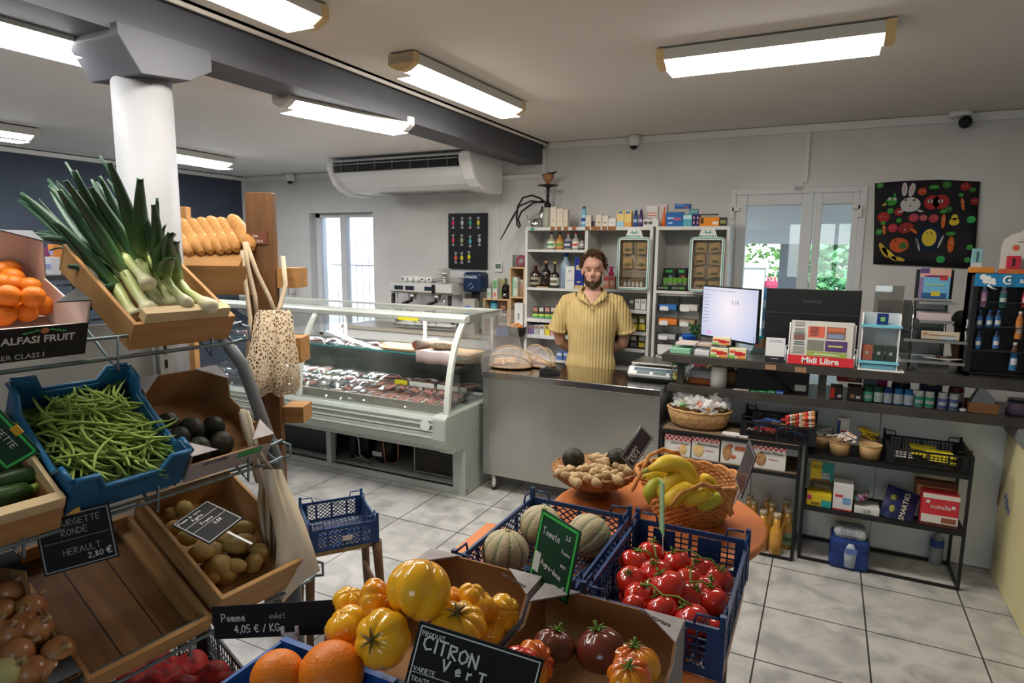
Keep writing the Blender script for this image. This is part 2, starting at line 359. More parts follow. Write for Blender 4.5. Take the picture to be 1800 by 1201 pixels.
# ---- double glazed door
dx0, dx1 = D0.x, D1.x; yd = YB+.03
xm = PY(1427, 420, YB).x
b = B()
b.box(dx0, dx0+.045, YB-.01, YB+.1, 0, DZ1); b.box(dx1-.045, dx1, YB-.01, YB+.1, 0, DZ1); b.box(dx0+.045, dx1-.045, YB-.01, YB+.1, DZ1-.045, DZ1)
d = struct(b.build('door_1', m_pvc, bevel=.004))
panes = []
for (a, c, g0, g1) in ((dx0+.045, xm-.004, PY(1311, 400, YB).x, PY(1407, 400, YB).x), (xm+.004, dx1-.045, PY(1443, 400, YB).x, PY(1496, 400, YB).x)):
    b = B(); zt, zb = PY(1360, 361, YB).z, .75
    b.box(a, g0, YB-.005, YB+.07, .02, DZ1-.045); b.box(g1, c, YB-.005, YB+.07, .02, DZ1-.045)
    b.box(g0, g1, YB-.005, YB+.07, zt, DZ1-.045); b.box(g0, g1, YB-.005, YB+.07, .02, zb)
    lf = b.build('door_leaf', m_pvc, d, bevel=.004)
    b = B(); b.box(g0-.01, g1+.01, YB+.03, YB+.036, zb-.01, zt+.01); b.build('pane', m_glass, lf)
for (x, s_) in ((dx0+.02, 1), (dx1-.04, -1)):
    b = B(); b.box(x-.012, x+.012, YB-.03, YB-.01, 1.93, 2.01); b.box(min(x, x+s_*.05), max(x, x+s_*.05), YB-.03, YB-.01, 1.985, 2.01); b.build('hinge', m_trim, d)
b = B(); b.box(PY(1397, 330, YB).x, PY(1411, 330, YB).x, YB-.025, YB-.005, DZ1-.02, DZ1+.005); b.build('latch', flat((.4, .4, .4), .4), d)
# ---- outside the door: porch roof, gate posts, pink gate, hedge
b = B(); b.box(-2.6, 4, YB+.3, 13.5, 2.12, 2.2); b.box(-2.6, 4, 13.3, 13.5, 1.86, 2.12); struct(b.build('exterior_porch_roof', mat('porch', (.62, .62, .64), .7)))
b = B(); b.box(-14, 9, YB+.25, 24, -.12, -.02); struct(b.build('exterior_ground', mat('ext_ground', (.35, .33, .30), .9, col2=(.25, .24, .2), ns=2)))
p = PY(1392, 460, 13.4)
b = B(); b.box(p.x-.22, p.x+.22, 13.3, 13.5, -.02, 1.86); struct(b.build('exterior_pillar', mat('pill', (.25, .26, .28), .7)))
p = PY(1322, 470, 15.6)
b = B(); b.box(p.x-.3, p.x+.3, 15.4, 15.7, -.02, 1.35); b.box(p.x-.38, p.x+.38, 15.36, 15.74, 1.35, 1.45); tag(b.build('gate_pillar', mat('gatep', (.6, .6, .58), .8)), 'pale rendered gate pillar outside the glazed door', 'pillar')
b = B(); p = PY(1346, 500, 15.5); q = PY(1374, 500, 15.5)
for i in range(10): x = p.x+(q.x-p.x)*i/9+0.0; b.box(x-.02, x+.02, 15.5, 15.53, 0, 1.05+.1*(i%2))
b.box(p.x-.03, q.x+.03, 15.49, 15.54, .95, 1.0); b.box(p.x-.03, q.x+.03, 15.49, 15.54, .0, .06)
tag(b.build('picket_gate', flat((.75, .1, .2), .6)), 'pink picket gate outside the glazed door', 'gate')
def bush(name, c, rx, ry, rz, n, col, col2, label):
    random.seed(hash(name) % 99 + int(c[0]*10)); b = B()
    for i in range(n):
        a, t = random.uniform(0, 2*pi), random.uniform(0, pi); k = random.uniform(.55, 1)
        p = V((c[0]+rx*k*sin(t)*cos(a), c[1]+ry*k*sin(t)*sin(a), max(.05, c[2]-rz*k*cos(t))))
        d = V((random.uniform(-1, 1), random.uniform(-1, 1), random.uniform(-.6, .9))).normalized(); s_ = V((random.uniform(-1, 1), random.uniform(-1, 1), .2)).cross(d).normalized()
        L = random.uniform(.16, .3); b.poly([p, p+d*L*.5+s_*L*.25, p+d*L, p+d*L*.5-s_*L*.25])
    o = b.build(name, mat('leaf_'+name, col, .5, col2=col2, ns=3), None); tag(o, label, 'shrub'); return o
bush('garden_shrub', (PY(1330, 470, 19).x, 19, 1.3), 2.6, 1.2, 2.2, 3000, (.10, .22, .05), (.25, .4, .12), 'green hedge seen through the left pane of the glazed door')
bush('leafy_bush', (PY(1472, 490, 15.5).x, 15.5, 0.9), 1.2, .8, 1.5, 3200, (.07, .25, .10), (.2, .45, .2), 'bright green bush seen through the right pane of the glazed door')
b = B(); b.box(-12, -4.2, 9, 9.2, -.02, 3.2); struct(b.build('exterior_added_backing', flat((.85, .85, .85), .8)))  # white backing added outside so the left window reads bright
# ---- sun on the garden (daylight through the openings only)
s = bpy.data.lights.new('sun', 'SUN'); s.energy = 3.0; s.angle = R(1); s.color = (1, .95, .86)
so = bpy.data.objects.new('sun', s); COL.objects.link(so); so.rotation_euler = (R(38), R(-8), R(-10))
# ---------------------------------------------------------------- ceiling lamps
m_tube = mat('lit_tube', (1, 1, 1), .4, emit=(1, .965, .89), es=15)
m_tubeL = mat('lit_tube_cool', (1, 1, 1), .4, emit=(.98, .98, .95), es=15)
m_fix = mat('lamp_housing', (.62, .61, .56), .4); m_cap = mat('yellowed_plastic', (.72, .52, .25), .4)
def lamp(p0, p1, zc, label, cool=False, cap=m_cap, power=11):
    p0, p1 = V((p0[0], p0[1], 0)), V((p1[0], p1[1], 0)); d = p1-p0; L = d.length; a = atan2(d.y, d.x); c = (p0+p1)/2
    t = thing('ceiling_light', label, 'ceiling light', (c.x, c.y, zc), a, 'fluorescent ceiling lights')
    b = B(); w = .072; hh = .055
    b.prism([(-w, -.008), (-w, -hh), (w, -hh), (w, -.008)], L, Matrix.Rotation(R(-90), 4, 'Z') @ T(0, -L/2, 0))
    b.box(-L*.3, -L*.3+.03, -.02, .02, -.01, 0); b.box(L*.3, L*.3+.03, -.02, .02, -.01, 0)
    b.build('housing', m_fix, t, bevel=.004)
    b = B(); n = 8; prof = [(-w*.93+2*w*.93*i/n, -hh-.026*sin(pi*i/n)) for i in range(n+1)]
    b.prism(prof, L-.07, Matrix.Rotation(R(-90), 4, 'Z') @ T(0, -(L-.07)/2, 0)); b.build('diffuser', m_tubeL if cool else m_tube, t)
    for sx in (-1, 1):
        b = B(); x0 = sx*(L/2-.018)
        pr = [(-w-.002, -.008), (-w-.002, -hh)]+[(-w+2*w*i/6, -hh-.03*sin(pi*i/6)) for i in range(1, 6)]+[(w+.002, -hh), (w+.002, -.008)]
        b.prism(pr, .036, Matrix.Rotation(R(-90), 4, 'Z') @ T(0, x0-.018, 0)); b.build('end_cap', cap, t)
    li = bpy.data.lights.new('lamp_glow', 'AREA'); li.shape = 'RECTANGLE'; li.size = L*.9; li.size_y = .13; li.energy = power; li.color = (.97, .98, 1) if cool else (1, .93, .82)
    lo = bpy.data.objects.new('lamp_glow', li); COL.objects.link(lo); lo.location = (0, 0, -hh-.045); lo.parent = t
    lo.visible_camera = True
    return t
lamp(PZ(705, 110, ZR-.05), PZ(905, 195, ZR-.05), ZR, 'fluorescent ceiling light with yellowed end cap, right of the grey beam')
q = PZ(552, 38, ZR-.05); lamp((q.x, q.y-1.35, 0), q, ZR, 'fluorescent ceiling light cut off by the top edge, right of the beam')
lamp(PZ(1160, 112, ZR-.05), PZ(1573, 62, ZR-.05), ZR, 'fluorescent ceiling light running parallel to the back wall above the bar')
lamp(PZ(493, 175, ZL-.05), PZ(713, 222, ZL-.05), ZL, 'fluorescent ceiling light left of the grey beam near the air conditioner', True, m_fix)
q = PZ(340, 122, ZL-.05); lamp((q.x-.16, q.y-1.5, 0), (q.x-.12, q.y, 0), ZL, 'fluorescent ceiling light half hidden behind the column capital', True, power=2.5)
q = PZ(60, 240, ZL-.05); lamp((q.x, q.y-1.2, 0), q, ZL, 'fluorescent ceiling light over the far left corner, leftmost of them', True, m_fix)
lamp(PZ(283, 268, ZL-.05), PZ(403, 288, ZL-.05), ZL, 'small fluorescent ceiling light right of the column before the blue wall', True, m_fix)
# ================================================================ along the back wall
def frame(px0, px1, pyt, pyb, Y):
    a, c = PY(px0, pyb, Y), PY(px1, pyb, Y); xm = (px0+px1)/2
    return a.x, c.x, PY(xm, pyb, Y).z, PY(xm, pyt, Y).z
def pack(name, label, cat, fr, Y, dep, col, patches=(), z=None, group=None, rz=0, txt=None, rough=.5, mats=None, part='printed_panel', lid=None):
    """a carton: body, printed front as a part. patches (u0,u1,v0,v1,col) on the front; txt (string,u,v,h,col)"""
    x0, x1, z0, z1 = fr; w = x1-x0; h = z1-(z0 if z is None else z); z0 = z0 if z is None else z
    t = thing(name, label, cat, ((x0+x1)/2, Y, z0), rz, group)
    b = B(); b.box(-w/2, w/2, 0, dep, 0, h); b.build('body', flat(col, rough), t, bevel=min(.002, w*.05))
    if patches:
        b = B(); ms = []
        for (u0, u1, v0, v1, c) in patches:
            m = flat(c, rough)
            if m not in ms: ms.append(m)
            b.m = ms.index(m); e = .0006+.0003*len(b.bm.faces)/6
            b.box(-w/2+u0*w, -w/2+u1*w, -e, 0, v0*h, v1*h)
        b.build(part, ms, t)
    for tx in (txt or ()):
        s_, u, v, th, c = tx; font(s_, th*h, flat(c, .5), t, T(-w/2+u*w, -.0035, v*h) @ FRONT)
    return t
def c3(x0, x1, yt, yb): k = .29985; return (820+x0*k, 820+x1*k, 300+yt*k, 300+yb*k)
def cb(x0, x1, yt, yb): k = .2781; return (400+x0*k, 400+x1*k, 300+yt*k, 300+yb*k)
m_lam = mat('white_melamine', (.66, .65, .62), .4); m_steel = mat('brushed_steel', (.52, .52, .50), .3, 1, col2=(.42, .42, .40), ns=3, nstretch=(1, 1, 30))
m_chrome = mat('chrome', (.75, .75, .75), .12, 1); m_black = flat((.012, .012, .013), .4); m_white = flat((.75, .74, .72), .4); m_dark = flat((.03, .03, .033), .5)
YC = 4.68
# white shelf units
def cabinet(label, px0, px1, dividers, shelves, ztop):
    x0, x1 = PY(px0, 450, YC).x, PY(px1, 450, YC).x; w = x1-x0
    t = thing('shelf_unit', label, 'shelf unit', (x0, YC, 0))
    b = B(); b.box(0, w, .0, .3, ztop-.025, ztop); b.build('top_panel', m_lam, t)
    for x in (0, w-.022):
        b = B(); b.box(x, x+.022, 0, .3, 0, ztop-.025); b.build('side_panel', m_lam, t)
    b = B(); b.box(.022, w-.022, .29, .3, 0, ztop-.025); b.build('back_panel', flat((.45, .44, .42), .6), t)
    for dpx in dividers:
        x = PY(dpx, 450, YC).x-x0; b = B(); b.box(x-.012, x+.012, 0.001, .29, .08, ztop-.025); b.build('divider', m_lam, t)
    for (a, c, py) in shelves:
        xa = PY(a, py, YC).x-x0; xc = PY(c, py, YC).x-x0; z = PY((a+c)/2, py, YC).z
        b = B(); b.box(max(xa, .022), min(xc, w-.022), .004, .29, z-.02, z); b.build('shelf', m_lam, t)
    return t
ZC = PY(1040, 399, YC).z
cabinet('tall white shelf unit with liquor bottles behind the shopkeeper', 923, 1146, (1030,), [(923, 1030, 439), (923, 1030, 507), (923, 1030, 562), (923, 1030, 591), (923, 1030, 633), (1030, 1146, 509), (1030, 1146, 544), (1030, 1146, 582), (1030, 1146, 612), (1030, 1146, 650)], ZC)
cabinet('white shelf unit beside the glazed door, right of the taller stock', 1151, 1281, (), [(1151, 1281, 513), (1151, 1281, 640)], ZC)
cream = (.72, .62, .50)
TOPZ = ZC
def top(name, label, cat, x0, x1, yt, col, patches=(), group=None, txt=None, dep=.05, dy=.03, rz=0, z=None, rough=.5):
    p = c3(x0, x1, yt, 325); a = PY(p[0], 395, YC+dy).x; c = PY(p[1], 395, YC+dy).x; zz = TOPZ if z is None else z
    zt = PY((p[0]+p[1])/2, p[2], YC+dy).z
    return pack(name, label, cat, (a, c, zz, zt), YC+dy, dep, col, patches, None, group, rz, txt, rough)
g = 'pale cosmetic boxes on top of the shelf unit'
gold = (.45, .3, .12)
top('cosmetic_box', 'tallest pale cosmetic box on the shelf unit, next to the hookah', 'box', 490, 526, 212, cream, [(.4, .6, .3, .36, gold)], g)
top('cosmetic_box', 'second pale cosmetic box from the hookah on the shelf unit', 'box', 528, 564, 222, cream, [(.4, .6, .3, .36, gold)], g)
top('cosmetic_box', 'narrow pale cosmetic box, third from the hookah', 'box', 566, 592, 227, cream, [(.3, .7, .3, .36, gold)], g)
top('cosmetic_box', 'short pale cosmetic box just right of the blue spray bottle', 'box', 697, 730, 262, cream, [(.4, .6, .3, .4, gold)], g)
top('cosmetic_box', 'short pale cosmetic box with gold print, second right of the spray bottle', 'box', 757, 791, 258, cream, [(.3, .8, .3, .45, gold)], g)
top('cosmetic_box', 'short white cosmetic box, third right of the spray bottle', 'box', 794, 829, 263, (.72, .68, .6), [(.3, .7, .3, .45, gold)], g)
top('cosmetic_box', 'low wide white box beside the yellow condom cartons', 'box', 831, 874, 280, (.75, .73, .7), [(.4, .6, .4, .6, (.5, .5, .5))], g)
top('small_flacon', 'tiny dark flacon between pale cosmetic boxes', 'bottle', 731, 745, 295, (.03, .02, .02), dep=.02)
for i, (x0, x1) in enumerate(((493, 520), (529, 557), (571, 596), (618, 645), (697, 722), (733, 757), (760, 785), (795, 826), (833, 874))):
    p = c3(x0, x1, 330, 345); x = PY((p[0]+p[1])/2, p[2], YC).x; w = .018 if i < 8 else .03
    b = B(); b.box(x-w, x+w, YC-.004, YC-.0005, TOPZ-.026, TOPZ+.004); o = b.build('price_tag', flat((.32, .13, .05), .6))
    tag(o, 'brown price tag on the top edge of the white shelf unit', 'price tag', 'brown price tags along the shelf unit top')
top('condom_box', 'yellow and pale blue carton, left one of the pair on the shelf unit', 'box', 880, 921, 235, (.85, .62, .22), [(0, 1, 0, .35, (.35, .6, .75)), (.2, .8, .82, .95, (.08, .2, .5))], 'yellow cartons on the shelf unit')
top('condom_box', 'yellow carton with orange foot, right one of the pair on the shelf unit', 'box', 923, 965, 235, (.85, .62, .22), [(0, 1, 0, .3, (.8, .4, .1)), (.2, .8, .82, .95, (.08, .2, .5))], 'yellow cartons on the shelf unit')
top('leaflet_carton', 'white display carton leaning over a tray on top of the shelf unit', 'box', 1050, 1118, 205, (.72, .71, .69), [(.2, .6, .1, .4, (.2, .12, .08)), (.1, .9, .5, .56, (.7, .2, .15)), (.1, .9, .62, .68, (.75, .3, .2))], dy=.1)
top('carton_tray', 'low white carton tray with dark lettering on top of the shelf unit', 'tray', 1035, 1125, 285, (.72, .71, .69), [(.05, .3, .3, .7, (.1, .1, .1)), (.35, .6, .3, .7, (.1, .1, .1))], dy=.02)
top('folded_carton', 'pale pink carton behind the orange tube on the shelf unit', 'box', 1120, 1170, 200, (.7, .6, .57), dy=.12)
top('sticking_plaster_box', 'large blue box with a white swoosh on top of the shelf unit', 'box', 1167, 1267, 245, (.02, .14, .42), [(.1, .5, .55, .65, (.5, .7, .85)), (.45, .9, .45, .6, (.6, .1, .15)), (.15, .4, .2, .3, (.5, .7, .85))])
top('sticking_plaster_box', 'blue box tilted on top of the large blue box', 'box', 1215, 1306, 195, (.02, .12, .40), [(.1, .6, .6, .75, (.3, .55, .8)), (.6, .9, .2, .4, (.6, .1, .15))], z=TOPZ+.129)
top('plaster_carton', 'teal and white small box right of the large blue box', 'box', 1269, 1319, 255, (.1, .4, .48), [(0, 1, .6, .9, (.55, .75, .8))])
top('plaster_carton', 'green and blue small box standing behind teal box', 'box', 1300, 1350, 225, (.12, .35, .33), [(0, 1, .8, .95, (.3, .6, .75))], dy=.1)
top('lip_balm_carton', 'navy narrow carton with pink dots, left of the pair on the shelf unit', 'box', 1321, 1342, 255, (.02, .03, .13), [(.3, .7, .6, .8, (.8, .3, .4)), (.3, .7, .2, .4, (.8, .3, .4))])
top('lip_balm_carton', 'navy narrow carton with pink dots, nearer the orange box', 'box', 1344, 1364, 255, (.02, .03, .13), [(.3, .7, .6, .8, (.8, .3, .4)), (.3, .7, .2, .4, (.8, .3, .4))])
top('rolling_paper_box', 'orange flat box with white print on top of the shelf unit', 'box', 1366, 1480, 272, (.8, .27, .02), [(.65, .95, .2, .5, (.8, .7, .6)), (.05, .2, .3, .9, (.05, .03, .02))])
top('rolling_paper_box', 'black flat box lying on the orange box', 'box', 1368, 1470, 255, (.05, .04, .03), z=TOPZ+.08)
top('rolling_paper_box', 'small black box at the right end of the shelf unit', 'box', 1482, 1523, 275, (.04, .035, .03), [(.1, .9, .3, .7, (.3, .3, .1))])
# bottles of many kinds
def bottle(name, label, x, y, z, r, h, col, prof='round', cap=(.1, .1, .1), capm=None, lab=None, group=None, glass=True, sx=1, txt=None, capr=.35, neck=.68, cat='bottle', fill=None, bm=None):
    t = thing(name, label, cat, (x, y, z), 0, group)
    m = bm or (mat('glassy_%02x%02x%02x' % tuple(int(c*255) for c in col), col, .08, spec=.7, coat=.5) if glass else flat(col, .35))
    nk = neck
    P = {'round': [(r*.9, 0), (r, .01*h+.002), (r, nk*h*.88), (r*.8, nk*h), (r*capr, (nk+.08)*h), (r*capr, .97*h), (r*capr*.5, .97*h)],
         'jar': [(r*.9, 0), (r, .03*h), (r, .72*h), (r*.86, .8*h), (r*.8, .97*h)],
         'tube': [(r, 0), (r, .75*h), (r*.9, .8*h), (r*.9, .97*h)]}[prof]
    b = B(); b.lathe(P, n=20, sx=sx); b.build('body', m, t)
    cr_ = {'round': r*capr*1.12, 'jar': r*.93, 'tube': r*.92}[prof]
    ch = {'round': .1*h, 'jar': .2*h, 'tube': .2*h}[prof]
    b = B(); b.lathe([(cr_, h-ch), (cr_, h-.002), (cr_*.92, h)], n=20, sx=sx); b.build('cap', capm or flat(cap, .35), t)
    if lab:
        c, v0, v1 = lab[:3]; b = B(); n = 14
        rr = r*1.015; prev = None; g0 = [V((rr*cos(a)*sx, rr*sin(a), v0*h)) for a in [pi+pi*i/n for i in range(n+1)]]; b.sheet([g0, [V((p.x, p.y, v1*h)) for p in g0]])
        b.build('label', flat(c, .5), t)
        if len(lab) > 3:
            b = B(); rr = r*1.03; a0 = [1.5*pi-.9+1.8*i/6 for i in range(7)]; zz = (v0+(v1-v0)*.3)*h, (v0+(v1-v0)*.65)*h
            b.sheet([[V((rr*cos(a)*sx, rr*sin(a), z_)) for a in a0] for z_ in zz]); b.build('label_print', flat(lab[3], .5), t)
    return t
def cbot(name, label, x0, x1, yt, yb, Y, col, conv=c3, **k):
    p = conv(x0, x1, yt, yb); a, c = PY(p[0], p[3], Y).x, PY(p[1], p[3], Y).x; zt = PY((p[0]+p[1])/2, p[2], Y).z; zb = k.pop('z', None)
    if zb is None: zb = PY((p[0]+p[1])/2, p[3], Y).z
    return bottle(name, label, (a+c)/2, Y+.03, zb, (c-a)/2, zt-zb, col, **k)
cbot('spray_bottle', 'light blue spray bottle with dark cap on the shelf unit', 665, 694, 210, 328, YC+.02, (.18, .48, .66), z=TOPZ, glass=False, capr=.55, neck=.75, cap=(.05, .1, .2), lab=((.45, .7, .8), .15, .6, (.02, .05, .3)))
cbot('lotion_tube', 'dark blue tube standing left of a purple one on the shelf unit', 971, 998, 222, 318, YC+.02, (.02, .05, .2), z=TOPZ, glass=False, capr=.6, cap=(.6, .7, .8), lab=((.05, .1, .35), .1, .6, (.5, .6, .7)))
cbot('lotion_tube', 'dark purple tube standing left of the white carton tray', 1003, 1028, 220, 318, YC+.02, (.05, .02, .1), z=TOPZ, glass=False, capr=.6, cap=(.5, .5, .6), lab=((.1, .04, .15), .1, .6, (.5, .5, .6)))
p = c3(1143, 1167, 235, 312); b = B(); x = PY((p[0]+p[1])/2, 395, YC+.03).x; b.lathe([(.018, 0), (.016, .05), (.006, .11), (.004, .14)], (x, YC+.04, TOPZ)); tag(b.build('glue_tube', flat((.75, .15, .03), .4)), 'orange pointed tube beside the blue box on the shelf unit', 'tube')
# hookah with hose and two steel parts
hx = PY(820+.29985*468, 395, YC+.1).x; hz = lambda py: PY(960, 300+.29985*py, YC+.1).z
t = thing('hookah', 'hookah with black stem, clay bowl and coiled hose on the shelf unit', 'hookah', (hx, YC+.12, TOPZ))
k = .0175/10
b = B(); b.lathe([(.045, 0), (.047, .02), (.042, .12), (.028, .155), (.02, .165)]); b.build('vase', mat('hookah_vase', (.45, .44, .36), .25), t)
b = B(); b.lathe([(.02, .16), (.028, .17), (.028, .19), (.014, .2), (.011, .24), (.016, .25), (.011, .26), (.012, .31), (.02, .325)]); b.build('stem', m_black, t)
b = B(); b.lathe([(.01, .322), (.085, .334), (.088, .338), (.03, .336)], n=28); b.build('tray', m_black, t)
b = B(); b.lathe([(.015, .338), (.018, .36), (.04, .385), (.047, .41), (.042, .425), (.03, .415)]); b.build('bowl', mat('clay', (.45, .2, .1), .6), t)
b = B(); b.tube([(.0, 0, .42), (.03, 0, .425), (.075, -.01, .44)], [.02, .012, .006]); b.build('charcoal_tongs', m_black, t)
b = B(); b.tube([(-.02, 0, .2), (-.06, -.01, .235), (-.13, -.03, .26), (-.2, -.05, .24), (-.24, -.06, .17), (-.245, -.07, .08), (-.235, -.075, 0.02), (-.22, -.07, .0), (-.215, -.06, .015), (-.235, -.06, .07), (-.2, -.07, .13), (-.1, -.06, .2), (-.02, -.02, .21)], .008, 8)
b.build('hose', m_black, t)
b = B(); b.tube([(-.19, -.13, .17), (-.25, -.13, .08), (-.36, -.13, -.1)], [.006, .009, .004]); b.tube([(-.19, -.13, .17), (-.1, -.1, .21), (-.03, -.02, .2)], .007); b.build('mouthpiece', m_black, t)
t = thing('steel_teapot', 'small shiny steel teapot beside the hookah on the shelf unit', 'teapot', (PY(820+.3*405, 395, YC+.05).x, YC+.06, TOPZ))
b = B(); b.lathe([(.04, 0), (.045, .01), (.042, .05), (.03, .065), (.004, .075)]); b.build('pot', m_chrome, t)
b = B(); b.tube([(-.04, 0, .02), (-.065, 0, .05), (-.07, 0, .08), (-.085, 0, .1)], [.008, .007, .005, .004]); b.build('spout', m_chrome, t)
t = thing('steel_canister', 'glossy steel canister behind the small teapot', 'canister', (PY(820+.3*425, 395, YC+.1).x, YC+.16, TOPZ))
b = B(); b.lathe([(.03, 0), (.03, .12), (.02, .14), (.012, .15), (.01, .175)]); b.build('body', m_chrome, t)
b = B(); b.box(PY(820+.3*375, 400, YC).x, PY(820+.3*398, 400, YC).x, YC-.004, YC-.0005, TOPZ-.022, TOPZ-.006); tag(b.build('shelf_sticker', flat((.02, .3, .2), .5)), 'green sticker on the left top edge of the white shelf unit', 'sticker')
# liquor
Z1 = PY(976, 439, YC).z; Z2 = PY(976, 507, YC).z; Z3 = PY(976, 562, YC).z; Z4 = PY(976, 591, YC).z; Z5 = PY(976, 633, YC).z
g = 'small flasks on the upper shelf'
for x0, x1, c, lb, pr, tx in ((466, 513, (.35, .3, .2), (.7, .7, .62), (.1, .35, .1), 'flask with white and green label, leftmost of the upper shelf row'), (516, 561, (.45, .2, .05), (.6, .35, .1), (.15, .3, .08), 'flask with orange and green label, second of the upper shelf row'),
        (566, 608, (.3, .32, .35), (.06, .07, .14), (.6, .6, .6), 'flask with dark blue label, third of the upper shelf row'), (611, 652, (.4, .38, .35), (.7, .66, .6), (.6, .1, .06), 'flask with red and white label, fourth of the upper shelf row'), (655, 684, (.04, .03, .02), (.3, .28, .25), (.6, .6, .55), 'dark flask half behind the divider on the upper shelf')):
    cbot('liquor_flask', tx, x0, x1, 362, 463, YC+.03, c, z=Z1, sx=1, cap=(.03, .02, .02) if pr[0] < .5 else (.5, .04, .03), lab=(lb, .1, .5, pr), group=g, capr=.34, neck=.62)
g = 'bottles of spirits behind the shopkeeper'
cbot('rum_bottle', 'dark rum bottle with cream label, leftmost on the spirits shelf', 366, 424, 548, 688, YC+.03, (.03, .012, .008), z=Z2, cap=(.2, .12, .05), lab=((.35, .3, .2), .12, .45, (.05, .03, .02)), group=g, neck=.66, capr=.32)
cbot('rum_bottle', 'black tall bottle with gold collar, second on the spirits shelf', 430, 484, 530, 690, YC+.04, (.02, .01, .008), z=Z2, cap=(.35, .22, .1), group=g, neck=.64, capr=.36)
cbot('cognac_bottle', 'cognac bottle with white label and gold neck, third on the spirits shelf', 482, 534, 533, 690, YC+.03, (.02, .018, .01), z=Z2, cap=(.55, .38, .12), lab=((.62, .6, .52), .1, .4, (.15, .12, .08)), group=g, neck=.55, capr=.26)
cbot('vodka_bottle', 'tall clear bluish bottle with navy caps on the spirits shelf', 541, 600, 485, 692, YC+.03, (.25, .34, .42), z=Z2, cap=(.01, .04, .15), group=g, neck=.74, capr=.4)
pack('gift_carton', 'white gift carton with small emblem on the spirits shelf', 'box', frame(*c3(577, 630, 562, 692), YC+.01), YC+.01, .05, (.72, .72, .7), [(.35, .65, .75, .85, (.4, .4, .4)), (.15, .85, .35, .4, (.5, .5, .5))], z=Z2)
pack('whisky_carton', 'royal blue whisky carton with gold foot on the spirits shelf', 'box', frame(*c3(630, 682, 508, 690), YC+.02), YC+.02, .06, (.01, .03, .25), [(0, 1, 0, .12, (.6, .45, .2)), (.2, .8, .6, .75, (.6, .5, .3)), (.3, .7, .2, .25, (.5, .4, .2))], z=Z2)
b = B(); p = c3(410, 475, 680, 690); b.box(PY(p[0], 505, YC).x, PY(p[1], 505, YC).x, YC+.004, YC+.02, Z2, Z2+.01); tag(b.build('wooden_ruler', flat((.5, .35, .2), .6)), 'flat strip of pale wood lying before the spirits', 'strip')
# small packs in rows
def row(name, labels, x0, x1, yt, yb, z, Y, cols, group, dep=.06, pat=None, cat='pack', conv=c3):
    n = len(cols); w = (x1-x0)/n
    for i, c in enumerate(cols):
        p = conv(x0+i*w+w*.05, x0+(i+1)*w-w*.05, yt, yb); a, d = PY(p[0], p[3], Y).x, PY(p[1], p[3], Y).x; zt = PY((p[0]+p[1])/2, p[2], Y).z
        pack(name, labels[i] if not isinstance(labels, str) else labels, cat, (a, d, z, zt), Y, dep, c, pat(i, c) if pat else (), z, group)
row('tobacco_pack', 'black tobacco pack with orange top and yellow-green foot on the third shelf down', 385, 560, 800, 862, Z3, YC+.02, [(.05, .06, .05)]*5, 'tobacco packs on the third shelf', pat=lambda i, c: [(.1, .9, .62, .95, ((.5, .2, .12), (.55, .5, .45), (.5, .25, .2), (.55, .5, .45), (.5, .2, .12))[i]), (0, 1, .25, .38, (.6, .65, .08)), (0, 1, .05, .25, (.1, .4, .12))])
row('cigarette_pack', ['purple cigarette pack on the fourth shelf down', 'grey cigarette pack on the fourth shelf, second from left', 'white cigarette pack on the fourth shelf, third from left', 'yellow cigarette pack on the fourth shelf, fourth from left', 'pink cigarette pack on the fourth shelf beside the yellow', 'pale green cigarette pack on the fourth shelf near the shopkeeper'], 360, 555, 905, 962, Z4, YC+.02, [(.2, .12, .3), (.4, .42, .42), (.6, .6, .6), (.65, .55, .05), (.6, .3, .32), (.35, .5, .4)], 'cigarette packs on the fourth shelf', pat=lambda i, c: [(.15, .85, .6, .9, (.25, .15, .1))])
row('cigarette_pack', ['dark red pack on the fourth shelf back left', 'dark pack on the fourth shelf back, beside dark red pack'], 360, 425, 890, 962, Z4, YC+.12, [(.2, .02, .02), (.05, .05, .1)], 'cigarette packs on the fourth shelf')
row('wipes_pack', ['blue and white soft pack low on the shelf unit left of the shopkeeper', 'blue and white soft pack low on the shelf unit nearest the shopkeeper'], 525, 602, 1060, 1105, Z5, YC+.02, [(.1, .17, .4), (.1, .17, .4)], 'blue soft packs low on the shelf', pat=lambda i, c: [(.1, .9, .5, .8, (.6, .65, .7))])
for z, (x0, x1) in ((Z3, (355, 560)), (Z4, (355, 560))):
    p = c3(x0, x1, 870, 880); b = B(); b.box(PY(p[0], 560, YC).x, PY(p[1], 560, YC).x, YC-.006, YC-.001, z-.028, z-.002); tag(b.build('price_strip', flat((.62, .6, .6), .4)), 'white price strip on the edge of %s' % ('the tobacco shelf' if z == Z3 else 'the cigarette shelf'), 'price strip')
ZR1, ZR2, ZR3, ZR4 = [PY(1110, q, YC).z for q in (509, 544, 582, 612)]
row('tea_box', ['pink and orange small box right of the shopkeeper head', 'red and white small box beside the display case'], 800, 872, 620, 688, ZR1, YC+.05, [(.65, .2, .15), (.6, .25, .2)], 'small red boxes beside the display case', pat=lambda i, c: [(.1, .9, .3, .6, (.7, .5, .4)), (.2, .6, .7, .9, (.6, .05, .1))])
t = thing('red_figurine', 'small red and purple figurine above the red boxes', 'figurine', (PY(820+.3*845, 480, YC+.06).x, YC+.075, PY(1073, 300+.3*620, YC+.05).z))
b = B(); b.ball((0, 0, .02), .022, .015, .02); b.ball((0, 0, .05), .014, .012, .016); b.build('body', flat((.5, .03, .12), .4), t)
b = B(); b.ball((-.012, 0, .068), .009); b.ball((.01, 0, .07), .01); b.build('hat', flat((.4, .02, .2), .4), t)
